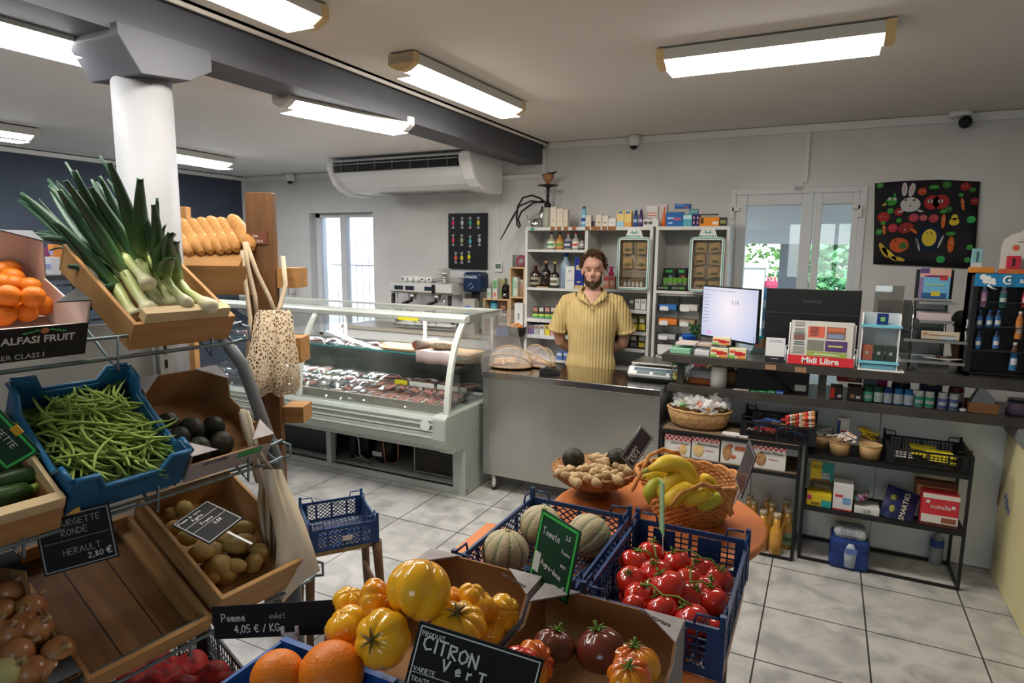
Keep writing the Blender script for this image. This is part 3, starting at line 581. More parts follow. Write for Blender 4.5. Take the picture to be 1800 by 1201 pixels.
row('lighter_pack', 'white pack in the right column of the shelf unit', 950, 1052, 755, 803, ZR2, YC+.02, [(.06, .06, .05), (.55, .54, .52), (.55, .54, .52)], 'packs on the short shelf right of the shopkeeper', pat=lambda i, c: [(.2, .8, .6, .9, (.3, .3, .3))])
row('rolling_tobacco', 'yellow and black tobacco pouch right of the shopkeeper', 962, 1050, 852, 905, ZR3, YC+.02, [(.08, .07, .02)]*2, 'yellow black tobacco pouches', pat=lambda i, c: [(.05, .95, .1, .45, (.65, .5, .04)), (.2, .8, .55, .8, (.4, .35, .3))])
row('tobacco_tin', ['black tall tobacco tub left in the lower row', 'black tobacco tub with white print in the lower row', 'black and yellow tobacco tub in the lower row'], 905, 1050, 950, 1030, ZR4, YC+.02, [(.015, .015, .015), (.02, .02, .02), (.06, .055, .02)], 'black tobacco tubs right of the shopkeeper', pat=lambda i, c: [(.15, .85, .5, .8, (.35, .35, .32)), (.1, .9, .08, .35, ((.02, .02, .02), (.1, .1, .1), (.6, .48, .05))[i])])
for z in (ZR2, ZR3, ZR4):
    p = c3(900, 1050, 0, 0); b = B(); b.box(PY(p[0], 570, YC).x, PY(p[1], 570, YC).x, YC-.006, YC-.001, z-.028, z-.002); tag(b.build('price_strip', flat((.62, .6, .6), .4)), 'white price strip right of the shopkeeper, %s' % {ZR2: 'upper one', ZR3: 'middle one', ZR4: 'lower one'}[z], 'price strip')
# framed display cases with kraft pouches
m_kraft = mat('kraft', (.46, .29, .14), .7, col2=(.40, .24, .11), ns=12)
def case(label, x0, x1, yt, yb, zb, cols_rows, jars, side):
    p = c3(x0, x1, yt, yb); Y = YC-.035; a, c = PY(p[0], p[3], Y).x, PY(p[1], p[3], Y).x; zt = PY((p[0]+p[1])/2, p[2], Y).z; w = c-a; h = zt-zb
    t = thing('display_case', label, 'display case', ((a+c)/2, Y, zb))
    gm = flat((.02, .33, .22), .4)
    b = B(); r = .03
    def rr(i):
        P = []
        for cx, cz, a0 in ((w/2-r, h-r, 0), (-w/2+r, h-r, 90), (-w/2+r, r, 180), (w/2-r, r, 270)):
            for j in range(5): an = R(a0+j*22.5); P.append(V((cx+(r-i)*cos(an), 0, cz+(r-i)*sin(an))))
        return P
    def band(i0, i1, y, m):
        b = B(); A, Bq = rr(i0), rr(i1); n = len(A)
        for j in range(n):
            k = (j+1) % n; b.face([b.bm.verts.new(q) for q in (A[j]+V((0, y, 0)), A[k]+V((0, y, 0)), Bq[k]+V((0, y, 0)), Bq[j]+V((0, y, 0)))])
            b.face([b.bm.verts.new(q) for q in (A[j]+V((0, y, 0)), A[k]+V((0, y, 0)), A[k]+V((0, .055, 0)), A[j]+V((0, .055, 0)))])
        return b
    band(0, .02, -.004, 0).build('frame', m_white, t); o = band(.005, .011, -.006, 0).build('green_edging', gm, t)
    b = B(); b.box(-w/2+.005, w/2-.005, .045, .05, .005, h-.005); b.build('back_panel', mat('case_back', (.28, .22, .16), .5), t)
    b = B(); b.box(-w/2+.018, w/2-.018, -.001, .001, .018, h-.018); b.build('pane', thin_glass('case_glass', (.97, .98, .97), .05), t)
    b = B(); b.prism([(-w*.27, h-.002), (-w*.2, h+.05), (-w*.12, h+.065), (w*.12, h+.065), (w*.2, h+.05), (w*.27, h-.002)], .012); hd = b.build('header', m_white, t)
    font('MAXICHILL', .018, gm, hd, T(0, -.001, h+.006) @ FRONT, sx=1.3, bold=.0006)
    b = B()
    for s_ in (-1, 1):
        for (u, v, q) in ((.012, .028, .4), (.022, .05, .9), (.03, .034, 0)): b.bar((0.003*s_, -.002, h+.028), (s_*u, -.002, h+v), .005, .002, up=(0, 1, 0))
    b.build('leaf_emblem', gm, hd)
    b = B(); b.box(-w/2+.02, w/2-.02, .004, .044, h*.235, h*.24); b.build('shelf', thin_glass('acry', (.95, .95, .95), .1), t)
    return (a+c)/2, Y, w, h
def pouch(x, y, z, w, h, rz, label, group):
    t = thing('kraft_pouch', label, 'pouch', (x, y, z), 0, group, rot=(R(-4), R(rz), 0))
    b = B(); g = []
    for j in range(6):
        v = j/5; th = .009*sin(pi*min(1, v*1.15+.05)) if v < .85 else .001
        g.append((v*h, th))
    fr_ = [[V(((-.5+u/4)*w, -th*sin(pi*u/4)-.001, z_)) for u in range(5)] for z_, th in g]; bk = [[V((q.x, -q.y, q.z)) for q in r_] for r_ in fr_]
    b.sheet(fr_); b.sheet(bk); b.build('bag', m_kraft, t)
    b = B(); b.prism([(-w*.32, h*.3), (0, h*.24), (w*.32, h*.3), (w*.32, h*.44), (0, h*.5), (-w*.32, h*.44)], .002, T(0, -.0125, 0)); b.build('window', mat('herb', (.07, .08, .03), .7, col2=(.2, .18, .1), ns=60), t)
cx, cy, cw, ch = case('green-framed display case with kraft pouches over small jars', 878, 1067, 390, 697, ZR1, 2, 5, 0)
random.seed(3)
pn = ['top left', 'top right', 'lower left', 'lower right']
for i, (u, v) in enumerate(((-.2, .68), (.22, .68), (-.2, .4), (.22, .4))):
    pouch(cx+u*cw, cy+.028-.01*(i < 2), ZR1+v*ch, .072, .085, random.uniform(-6, 6), 'kraft pouch at the %s of the left display case' % pn[i], 'kraft pouches in the left display case')
for i in range(5):
    bottle('spice_jar', 'small capped jar at the bottom of the left display case', cx-.062+i*.031, cy+.022, ZR1+.02, .012, .055, ((.3, .3, .25), (.2, .25, .3), (.3, .25, .2), (.4, .2, .15), (.3, .3, .25))[i], prof='jar', cap=(.25, .14, .08), group='small jars in the left display case', lab=((.55, .53, .5), .1, .6))
cx, cy, cw, ch = case('green-framed display case with kraft pouches only, beside the door', 1298, 1500, 390, 700, PY(1230, 513, YC).z, 2, 0, 0)
pn = ['top left', 'top right', 'second row left', 'second row right', 'third row left', 'third row right', 'bottom left', 'bottom right']
for i in range(8):
    r_, c_ = divmod(i, 2)
    if i == 7: pass
    pouch(cx+(-.21, .22)[c_]*cw, cy+.03-.004*r_*0, PY(1230, 513, YC).z+(.72-.225*r_)*ch, .078, .07, random.uniform(-9, 9), 'kraft pouch, %s in the display case beside the door' % pn[i], 'kraft pouches in the right display case')
# boxes on the second unit's shelf
ZS = PY(1230, 513, YC).z
for x0, x1, s_, c2_ in ((1155, 1226, 'left', (.1, .25, .3)), (1236, 1292, 'right', (.45, .08, .1))):
    pack('infusion_box', 'black box with green print, %s one behind the trays' % s_, 'box', frame(*c3(x0, x1, 572, 640), YC+.14), YC+.14, .06, (.015, .02, .015), [(.1, .7, .75, .9, (.05, .4, .1)), (.4, .7, .35, .6, c2_)], z=ZS+.03)
pack('box_stand', 'plain dark riser under the black boxes', 'riser', frame(*c3(1150, 1296, 630, 690), YC+.13), YC+.13, .09, (.1, .1, .09), z=None)
row('filter_bag', 'small green-topped bag behind the black trays', 1150, 1292, 628, 672, ZS, YC+.08, [(.1, .25, .05), (.2, .2, .18), (.2, .22, .1), (.1, .1, .1), (.25, .2, .18)], 'small bags behind the black trays', dep=.02, pat=lambda i, c: [(0, 1, .6, 1, (.12, .3, .03))])
for x0, x1, s_ in ((1115, 1189, 'left'), (1192, 1290, 'right')):
    pack('filter_tray', 'black tray with green wording on the shelf, %s of two' % s_, 'tray', frame(*c3(x0, x1, 672, 702), YC+.01), YC+.01, .05, (.015, .02, .015), [(.55, .88, .3, .65, (.08, .3, .06))], z=ZS, txt=[('Stick', .32, .5, .55, (.5, .5, .48))])
# ---- air conditioner
a0, a1 = PY(604, 290, 4.35), PY(842, 250, 4.35)
t = thing('air_conditioner', 'long white ceiling air conditioner with dark outlet slot', 'air conditioner', (0, 0, 0))
xa, xb = PY(612, 300, 4.45).x, PY(835, 290, 4.45).x
prof = [(4.28, 2.425), (4.25, 2.40), (4.245, 2.36), (4.30, 2.25), (4.38, 2.195), (4.48, 2.165), (4.74, 2.16), (4.75, 2.425)]
b = B(); mx = Matrix(((0, 1, 0, xa), (1, 0, 0, 0), (0, 0, 1, 0), (0, 0, 0, 1))); b.prism([(p[0], p[1]) for p in prof], xb-xa, mx)
m_ac = mat('ac_white', (.78, .78, .78), .3); b.build('casing', m_ac, t, bevel=.012)
for xx in (xa-.045, xb-.02):
    b = B(); pr = [(4.25, 2.43), (4.22, 2.40), (4.22, 2.34), (4.29, 2.22), (4.37, 2.17), (4.48, 2.14), (4.76, 2.14), (4.765, 2.43)]
    b.prism(pr, .065 if xx < xa else .11, Matrix(((0, 1, 0, xx), (1, 0, 0, 0), (0, 0, 1, 0), (0, 0, 0, 1)))); b.build('end_panel', m_ac, t, bevel=.02)
b = B(); b.box(xa+.03, xb-.03, 4.236, 4.26, 2.315, 2.395); b.build('outlet_slot', m_black, t)
b = B(); b.box(xa+.03, xb-.03, 4.228, 4.24, 2.395, 2.403); b.box(xa+.03, xb-.03, 4.226, 4.236, 2.372, 2.377)
b.build('louvre', flat((.45, .45, .46), .4), t)
for i in range(7): x = xa+.12+i*(xb-xa-.24)/6; b = B(); b.box(x-.004, x+.004, 4.228, 4.24, 2.318, 2.395); b.build('vane', flat((.12, .12, .12), .4), t)
for i in range(3):
    b = B(); x0 = xa+.3+i*(xb-xa-.4)/3
    for j in range(8): b.box(x0, x0+(xb-xa-.5)/3.2, 4.5+j*.03, 4.51+j*.03, 2.155, 2.161)
    b.build('intake_grille', flat((.35, .35, .36), .5), t)
# ---- security cameras
def dome(px, py, label, open_=False):
    p = PY(px, py, YB-.07); z = (ZR if p.x > -2.2 else ZL)-.002
    t = thing('security_camera', label, 'security camera', (p.x, YB-.075, z), 0)
    if not open_:
        b = B(); b.lathe([(.045, 0), (.047, -.05), (.04, -.075), (.03, -.08)], n=24); b.build('housing', m_white, t)
        b = B(); b.ball((0, 0, -.078), .03); b.build('lens_dome', m_black, t)
    else:
        b = B(); b.lathe([(.06, 0), (.062, -.02), (.058, -.03)], n=24); b.build('housing', m_white, t)
        b = B(); b.ball((.03, 0, -.065), .038); b.build('lens_dome', m_black, t)
        b = B(); b.tube([(-.02, -.01, -.03), (-.065, -.02, -.07), (-.07, -.02, -.12), (-.045, -.02, -.145), (-.02, -.02, -.11), (-.01, -.01, -.04)], .003, 6); b.build('cable', m_white, t)
dome(510, 305, 'white dome security camera above the left window'); dome(1115, 238, 'white dome security camera above the shopkeeper'); dome(1688, 205, 'security camera with dangling loop of cable above the painted cloth', True)
# ---- candy picture on canvas
p0, p1 = PY(788, 376, YB-.03), PY(855, 472, YB-.03); w = p1.x-p0.x; zt, zb = PY(820, 375, YB-.03).z, PY(820, 473, YB-.03).z; h = zt-zb
t = thing('candy_picture', 'black canvas picture of eleven wrapped sweets left of the shelves', 'picture', (p0.x+w/2, YB-.03, zb))
b = B(); b.box(-w/2, w/2, 0, .025, 0, h); b.build('canvas', m_black, t)
sw = [(.13, .83, (.7, .03, .15)), (.37, .83, (.55, .55, .5)), (.58, .83, (.02, .4, .25)), (.79, .83, (.75, .6, .05)), (.13, .52, (.7, .05, .1)), (.36, .52, (.3, .5, .25)), (.58, .5, (.05, .45, .45)), (.82, .52, (.5, .5, .52)), (.2, .2, (.8, .12, .08)), (.36, .2, (.75, .6, .05)), (.55, .22, (.75, .65, .02))]
wm = flat((.42, .42, .44), .35)
for u, v, c in sw:
    b = B(); x, z = -w/2+u*w, v*h
    b.m = 0; b.disc((x, -.002, z), .016, 12, sy=1.35); b.m = 1
    for s_ in (1, -1):
        for j in (-1, 0, 1): b.poly([(x, -.0015, z+s_*.016), (x+j*.012-.006, -.0015, z+s_*.052), (x+j*.012+.004, -.0015, z+s_*.05)])
    b.build('painted_sweet', [flat(c, .4), wm], t)
# ---- thermostat
p = PY(876, 470, YB-.015); t = thing('thermostat', 'small white wall thermostat under a thin cable duct', 'thermostat', (p.x, YB-.02, p.z))
b = B(); b.rbox(-.037, .037, 0, .02, -.042, .042, .004); b.build('body', m_white, t)
b = B(); b.box(-.026, .026, -.002, 0, -.012, .03); b.build('screen', flat((.16, .2, .16), .3), t)
# ---- children's painted cloth
Yp = YB-.02; A = [PY(x, y, Yp) for x, y in ((1538, 322), (1590, 318), (1650, 316), (1723, 319))]; C_ = [PY(x, y, Yp) for x, y in ((1535, 464), (1590, 466), (1650, 469), (1712, 472))]
t = thing('painted_cloth', 'black cloth painted with a rabbit, fruit and vegetables on the wall', 'painting', (A[0].x, Yp, C_[0].z))
o0 = V((A[0].x, Yp, C_[0].z)); b = B()
gr = []
for i in range(13):
    u = i/12*3; k_ = min(2, int(u)); f = u-k_; top_ = A[k_].lerp(A[k_+1], f); bo = C_[k_].lerp(C_[k_+1], f)
    gr.append([(bo.lerp(top_, j/8)-o0)+V((0, .003*sin(i*1.3+j*.7), 0)) for j in range(9)])
b.sheet(gr); b.build('cloth', mat('black_cloth', (.014, .013, .016), .8, col2=(.022, .02, .024), ns=4), t, solid=.003)
PW, PH = 1723-1537, 468-318
def pd(px, py, rx, ry, col, tilt=0, n=14, layer=0, name='painted_fruit'):
    """ellipse centred on a photo pixel (radii in pixels)"""
    c = PY(px, py, Yp)-o0; s_ = (PY(px+1, py, Yp)-PY(px, py, Yp)).x; b = B(); P = []
    for i in range(n):
        a = 2*pi*i/n; u, v = rx*cos(a), ry*sin(a); u, v = u*cos(tilt)-v*sin(tilt), u*sin(tilt)+v*cos(tilt); P.append((c.x+u*s_, -.006-.0006*layer, c.z+v*s_))
    b.poly(P); return b
def grp(name, items):
    b = B(); ms = []
    for (px, py, rx, ry, col, tilt, lay) in items:
        m = flat(col, .8)
        if m not in ms: ms.append(m)
        c = PY(px, py, Yp)-o0; s_ = (PY(px+1, py, Yp)-PY(px, py, Yp)).x; P = []
        for i in range(14):
            a = 2*pi*i/14; u, v = rx*cos(a), ry*sin(a); u, v = u*cos(tilt)-v*sin(tilt), u*sin(tilt)+v*cos(tilt); P.append((c.x+u*s_, -.0055-.0007*lay, c.z+v*s_))
        b.m = ms.index(m); b.poly(P)
    b.build(name, ms, t)
red, org, grn, yel, wht, blk = (.36, .03, .03), (.6, .14, .03), (.05, .3, .05), (.7, .52, .05), (.55, .53, .52), (.01, .01, .01)
grp('painted_rabbit', [(1600, 360, 18, 15, wht, 0, 1), (1590, 333, 5, 14, wht, .05, 1), (1603, 334, 5.5, 14, wht, -.15, 1), (1590, 333, 2, 9, (.5, .35, .35), .05, 2), (1603, 334, 2, 9, (.5, .35, .35), -.15, 2), (1592, 352, 3, 1.5, blk, 0, 2), (1607, 352, 3, 1.5, blk, 0, 2), (1600, 362, 1.6, 1.4, blk, 0, 2), (1583, 372, 6, 2, wht, .3, 1), (1617, 371, 6, 2, wht, -.3, 1)])
grp('painted_tomato', [(1638, 356, 14, 15, red, 0, 1), (1654, 355, 15, 15, red, 0, 1), (1635, 354, 5, 3.5, wht, 0, 2), (1635, 354, 2, 2, blk, 0, 3), (1653, 354, 5, 3.5, wht, 0, 2), (1653, 354, 2, 2, blk, 0, 3), (1642, 329, 9, 4, grn, 0, 2)])
grp('painted_pepper', [(1567, 354, 10, 9, grn, 0, 1), (1564, 350, 3, 3, wht, 0, 2), (1573, 350, 3, 3, wht, 0, 2), (1556, 359, 6, 3, (.35, .35, .05), .5, 1), (1573, 343, 2, 4, grn, .4, 1)])
grp('painted_lemon', [(1633, 419, 22, 27, (.01, .02, .06), 0, 1), (1633, 418, 13, 18, yel, 0, 2), (1629, 410, 1.3, 1.3, blk, 0, 3), (1637, 410, 1.3, 1.3, blk, 0, 3), (1613, 430, 2, 14, wht, .3, 2), (1653, 425, 2, 14, wht, -.3, 2), (1612, 428, 1, 8, blk, .3, 3)])
grp('painted_bananas', [(1553, 440, 5, 17, (.55, .35, .05), .5, 1), (1563, 447, 5, 19, yel, .8, 1), (1578, 455, 4, 13, (.55, .35, .05), 1.3, 1)])
grp('painted_orange', [(1580, 431, 17, 15, (.55, .1, .03), 0, 1), (1587, 432, 7, 7, (.05, .15, .04), 0, 2), (1574, 424, 1.5, 1.5, blk, 0, 3)])
for (x, y, rx, ry, tl) in ((1692, 359, 3, 14, .2), (1658, 389, 4, 15, 0), (1671, 430, 6, 17, 0), (1554, 404, 3, 10, .15)):
    grp('painted_carrot', [(x, y, rx, ry, org, tl, 1), (x-tl*ry, y-ry-2, rx*1.5, 4, grn, 0, 2), (x-1, y-4, 1, 1, wht, 0, 3), (x+2, y-4, 1, 1, wht, 0, 3)])
grp('painted_beetroot', [(1592, 401, 14, 11, (.28, .03, .03), .3, 1), (1580, 388, 5, 5, grn, .6, 2), (1606, 406, 8, 3, org, -.7, 2), (1590, 404, 1.5, 1.5, wht, 0, 3)])
grp('painted_pear', [(1677, 390, 9, 8, yel, 0, 1), (1678, 382, 6, 6, yel, 0, 1), (1677, 387, 2, 1, blk, 0, 2)])
for (x, y, r_, c) in ((1547, 326, 6, grn), (1553, 382, 11, red), (1569, 401, 9, (.5, .04, .06)), (1606, 383, 9, (.45, .06, .08)), (1623, 383, 7, (.5, .1, .1)), (1641, 384, 9, (.42, .06, .08)), (1621, 337, 8, (.5, .07, .03)), (1664, 325, 8, (.04, .16, .03)), (1697, 328, 9, (.3, .02, .02)), (1713, 354, 8, (.25, .02, .02)), (1710, 334, 6, (.03, .14, .03)), (1707, 386, 8, (.04, .4, .1)), (1653, 456, 8, (.03, .38, .1)), (1700, 457, 6, (.04, .35, .08)), (1704, 435, 6, (.05, .35, .05)), (1565, 371, 6, grn), (1580, 373, 8, red), (1545, 408, 6, grn), (1667, 368, 7, (.04, .14, .03))):
    grp('painted_ball', [(x, y, r_, r_*.95, c, 0, 0), (x-r_*.3, y-1, 1.1, 1.1, (.7*min(1, c[0]+.3), .3, .2), 0, 1), (x+r_*.3, y-1, 1.1, 1.1, (.7*min(1, c[0]+.3), .3, .2), 0, 1)])
# ================================================================ deli case, steel counter, coffee corner, shopkeeper
m_case = mat('case_enamel', (.40, .43, .39), .35, col2=(.35, .38, .34), ns=5); m_case_l = mat('case_frame', (.55, .58, .52), .3)
m_cglass = thin_glass('curved_glass', (.96, .985, .975), .03); m_meat = mat('sausage', (.32, .06, .05), .35, col2=(.5, .2, .16), ns=70, coat=.4)
CL, CR = -4.82, -2.12
t = thing('deli_case', 'long curved glass chilled display case of cured meats, compressor exposed below', 'display case', (0, 0, 0))
DC = t
YZ = lambda x: Matrix(((0, 1, 0, x), (1, 0, 0, 0), (0, 0, 1, 0), (0, 0, 0, 1)))
b = B()   # base frame
b.box(CL, CR, 3.58, 3.63, .0, .045); b.box(CL, CR, 4.1, 4.15, 0, .05)
for x in (CL, -3.36, CR-.05): b.box(x, x+.05, 3.58, 3.63, .04, .36)
b.box(CL, CR, 3.6, 4.15, .03, .045); b.build('base_frame', m_case, t, bevel=.003)
b = B(); b.box(CL, CR, 4.1, 4.15, .05, .36); b.build('rear_plate', flat((.05, .05, .05), .6), t)
body = [(3.60, .33), (3.44, .345), (3.37, .40), (3.345, .45), (3.345, .49), (3.355, .50), (3.355, .56), (3.345, .575), (3.37, .60), (3.44, .60), (3.46, .56), (4.2, .56), (4.2, .33)]
b = B(); b.prism(body, CR-.1-CL, YZ(CL)); b.build('body', m_case, t, bevel=.004)
b = B(); b.box(CL, CR-.1, 3.343, 3.354, .505, .515); b.box(CL, CR-.1, 3.341, 3.354, .545, .552); b.box(CL, CR-.1, 3.338, 3.35, .462, .47); b.build('bumper_strip', m_case_l, t)
b = B(); b.prism([(3.62, 0), (4.17, 0), (4.17, .36), (4.2, .62), (3.36, .62), (3.33, .60), (3.325, .46), (3.35, .40), (3.42, .345), (3.57, .33), (3.58, 0)], .1, YZ(CR-.1)); b.build('end_panel', m_case, t, bevel=.012)
# glass profile
def gp(k): # k 0..1 bottom to top
    a = k*R(62); return 3.39+.36*(1-cos(a))+.02*k, .60+.66*sin(a)/sin(R(62))*.92
G = [gp(i/10) for i in range(11)]
b = B(); b.sheet([[V((x, y, z)) for (y, z) in G] for x in (CL+.02, -3.43)]); b.build('curved_pane', m_cglass, t)
b = B(); b.sheet([[V((x, y, z)) for (y, z) in G] for x in (-3.41, CR-.02)]); b.build('curved_pane', m_cglass, t)
for x in (CL, -3.45, CR-.045):
    b = B(); pr = [(y-.012, z) for y, z in G]+[(y+.02, z) for y, z in reversed(G)]; b.prism(pr, .04, YZ(x)); b.build('curved_post', m_case_l, t, bevel=.004)
yt, zt = G[-1]
b = B(); b.prism([(yt-.02, zt-.012), (yt-.03, zt+.02), (yt-.01, zt+.035), (yt+.04, zt+.045), (yt+.05, zt+.0), (yt+.04, zt-.01)], CR-CL, YZ(CL)); b.build('canopy_rail', m_case_l, t, bevel=.003)
b = B(); b.box(CL+.01, CR-.01, yt+.04, 4.1, zt+.03, zt+.038); b.build('top_glass', m_cglass, t)
b = B(); b.box(CL, CR, 4.08, 4.12, zt+.0, zt+.045); b.build('rear_rail', m_case_l, t)
b = B(); b.prism([(yt+.04, zt-.02), (yt+.04, zt+.042), (4.1, zt+.042), (4.1, zt+.01)], .03, YZ(CR-.03)); b.build('canopy_end', flat((.22, .24, .22), .4), t)
b = B(); b.prism([(3.40, .62)]+[(y, z) for y, z in G]+[(4.1, zt), (4.16, .62)], .006, YZ(CR-.05)); b.build('side_pane', m_cglass, t)
for x in (-4.4, -3.6, -2.8, -2.2):
    b = B(); b.box(x, x+.02, 4.09, 4.11, .6, zt); b.build('rear_post', m_case_l, t)
b = B(); b.box(CL+.04, CR-.06, 4.06, 4.075, .62, .95); b.build('rear_backing', mat('case_rear', (.18, .17, .15), .35, .4, col2=(.1, .1, .09), ns=5), t)
b = B(); b.box(CL+.04, CR-.06, 3.44, 3.455, .56, .66); b.build('inner_front', mat('inner_steel', (.38, .36, .30), .35, .6), t)
b = B(); b.box(CL+.04, CR-.06, 3.455, 4.06, .575, .585); b.build('deck', m_steel, t)
b = B(); b.box(CL+.06, CR-.07, 3.74, 4.05, .925, .933); b.build('glass_shelf', thin_glass('shelf_glass', (.85, .95, .93), .12), t)
b = B(); b.box(CL+.06, CR-.07, 3.736, 3.74, .924, .934); b.build('shelf_edge', flat((.05, .35, .32), .2), t)
b = B(); b.box(-3.1, CR-.07, 3.76, 4.03, .935, .95); b.build('cutting_board', wood('board_wood', (.35, .22, .12), (.45, .3, .17)), t)
b = B(); b.cyl((CL+.1, 4.0, zt-.01), (CR-.1, 4.0, zt-.01), .012); b.build('light_tube', mat('case_tube', (1, 1, 1), .4, emit=(1, .93, .9), es=6), t)
li = bpy.data.lights.new('case_glow', 'AREA'); li.shape = 'RECTANGLE'; li.size = CR-CL-.3; li.size_y = .04; li.energy = 16; li.color = (1, .93, .9)
lo = bpy.data.objects.new('case_glow', li); COL.objects.link(lo); lo.location = ((CL+CR)/2, 3.98, zt-.03); lo.parent = t
# label strips and sticker
x0 = PY(660, 665, 3.46).x
b = B()
xs = [(x0-.01, x0+.1, (.7, .62, .03)), (x0+.12, x0+.33, (.62, .62, .58)), (x0+.36, x0+.55, (.6, .6, .56)), (x0+.6, CR-.12, (.6, .6, .56))]
b = B(); b.box(x0-.02, CR-.1, 3.70, 3.706, .70, .735); b.build('label_rail', thin_glass('rail_glass', (.9, .9, .85), .1), t)
for a, c, col in xs: b = B(); b.box(a, c, 3.692, 3.698, .703, .735); b.build('price_strip', flat(col, .5), t)
p = PY(700, 561, yt-.03); b = B(); b.box(p.x, p.x+.17, yt-.036, yt-.03, zt-.012, zt+.006); b.build('yellow_sticker', flat((.75, .65, .02), .5), t)
b = B(); b.disc((CR-.16, 3.338, .545), .038, 20); b.build('round_sticker', flat((.7, .72, .7), .5), t)
# machinery
b = B(); b.lathe([(.085, 0), (.095, .02), (.095, .13), (.085, .17), (.05, .2), (.02, .21)], (-2.98, 3.85, .045)); cp = b.build('compressor', flat((.015, .016, .016), .35), t)
b = B(); b.box(-3.05, -2.96, 3.748, 3.752, .1, .135); b.build('sticker', flat((.6, .6, .56), .5), cp)
m_cop = mat('copper', (.45, .2, .1), .35, .8)
b = B(); b.tube([(-2.9, 3.8, .25), (-2.86, 3.78, .26), (-2.82, 3.77, .24), (-2.82, 3.77, .08), (-2.87, 3.76, .06), (-2.93, 3.75, .06), (-2.95, 3.75, .3)], .006, 6); b.build('copper_pipe', m_cop, t)
b = B(); b.tube([(-3.28, 3.75, .28), (-3.2, 3.72, .3), (-3.14, 3.7, .22), (-3.15, 3.72, .1), (-3.05, 3.7, .06)], .008, 6); b.tube([(-3.2, 3.7, .06), (-3.1, 3.68, .1), (-3.05, 3.7, .07), (-3.12, 3.72, .055), (-3.18, 3.7, .09)], .005, 6); b.build('grey_hose', flat((.3, .3, .3), .4), t)
b = B(); b.box(-3.27, -3.22, 3.75, 4.0, .045, .22); b.box(-3.2, -3.13, 3.8, 3.95, .045, .2); b.cyl((-3.12, 3.9, .2), (-3.05, 3.85, .3), .02); b.build('relay_box', flat((.02, .02, .02), .4), t)
b = B(); b.box(-2.62, -2.28, 3.72, 3.95, .06, .31); b.build('condenser', flat((.035, .03, .026), .5), t)
b = B()
for i in range(12): b.box(-2.61, -2.29, 3.714, 3.72, .075+i*.02, .079+i*.02)
b.build('condenser_fins', flat((.09, .075, .06), .5), t)
b = B()
for z in (.058, .31): b.box(-2.63, -2.27, 3.705, 3.716, z, z+.006)
for x in (-2.63, -2.275): b.box(x, x+.006, 3.705, 3.716, .058, .316)
b.build('condenser_frame', flat((.4, .42, .38), .4), t)
b = B(); b.box(-4.75, -3.38, 3.72, 3.73, .05, .33); b.build('inspection_panel', mat('dark_panel', (.03, .035, .035), .12), t)
# packages in the deck: sausage packs in clear film
m_film = thin_glass('clear_film', (.97, .98, .985), .10, .2)
m_filmw = mat('crinkled_film', (.55, .56, .58), .18, col2=(.8, .8, .82), ns=40, bump=.6, spec=.8, alpha=.55)
def sausage_pack(x, y, z, rz, kind):
    names = {'s': ('sausage_pack', 'vacuum pack of pink sausages in the case deck', 'packs of sausages in the case'), 'h': ('ham_pack', 'vacuum pack of sliced red ham in the case', 'packs of sliced ham in the case'), 'w': ('cheese_pack', 'white-wrapped round pack in the case deck', 'white wrapped rounds in the case'), 'c': ('salami_pack', 'dark red salami slices under film on the glass shelf', 'salami packs on the glass shelf')}[kind]
    return names
protos = {}
def mk(kind):
    nm, lb, gr_ = sausage_pack(0, 0, 0, 0, kind); t = thing(nm, lb, 'pack', (0, 0, 0), 0, gr_)
    random.seed(ord(kind)); b = B()
    if kind == 's':
        for i in range(4): b.tube([(-.075, -.03+i*.02, .014), (-.04, -.032+i*.02, .02), (.03, -.03+i*.021, .02), (.07, -.03+i*.02, .014)], [.006, .012, .012, .006], 8)
        b.build('sausages', mat('pink_sausage', (.50, .16, .13), .35, col2=(.62, .32, .26), ns=60, coat=.4), t)
    elif kind in 'hc':
        for i in range(5): b.lathe([(.001, 0), (.03, .0), (.032, .003), (.03, .006), (.001, .006)], ((i-2)*.024, random.uniform(-.01, .01), .004+i*.004), 12, sx=1, sy=.9)
        b.build('slices', mat('ham' if kind == 'h' else 'salami', (.42, .08, .07) if kind == 'h' else (.16, .03, .03), .35, col2=(.6, .3, .26) if kind == 'h' else (.3, .1, .08), ns=50), t)
    else:
        b.lathe([(.02, 0), (.042, .004), (.045, .016), (.04, .028), (.01, .03)], (0, 0, 0), 16); b.build('cheese', mat('cheese', (.66, .62, .54), .5, col2=(.55, .48, .4), ns=20), t)
    b = B(); gr = []
    for i in range(9):
        row_ = []
        for j in range(6):
            u, v = i/8-.5, j/5-.5; h = .035*(1-(2*abs(u))**3)*(1-(2*abs(v))**3)+random.uniform(0, .008)
            row_.append(V((u*.2, v*.13, h+.002)))
        gr.append(row_)
    b.sheet(gr); b.build('film', m_film, t); return t
for k in 'shwc': protos[k] = mk(k)
random.seed(11); first = {k: True for k in protos}
def place(k, x, y, z, rz, rx=0, s=1):
    o = protos[k] if first[k] else copy_tree(protos[k]); first[k] = False
    o.location = (x, y, z); o.rotation_euler = (rx, random.uniform(-.1, .1), rz); o.scale = (s, s, s); return o
x = CL+.14
while x < CR-.14:
    f = (x-CL)/(CR-CL)
    for j in range(4):
        k = 's' if f > .72 else random.choice('whs' if f < .6 else 'hs')
        place(k, x+random.uniform(-.02, .02), 3.53+j*.13, .60+j*.022+random.uniform(0, .02), random.uniform(-.5, .5)+(1.3 if k == 's' else 0), R(10))
    if f > .7:
        for j in range(2): place('s', x+.03, 3.55+j*.15, .64+j*.03, 1.5+random.uniform(-.3, .3), R(10))
    x += .115
x = CL+.2
while x < -2.95:
    place('c', x, 3.82+random.uniform(-.02, .03), .937, random.uniform(-.4, .4)); x += .14
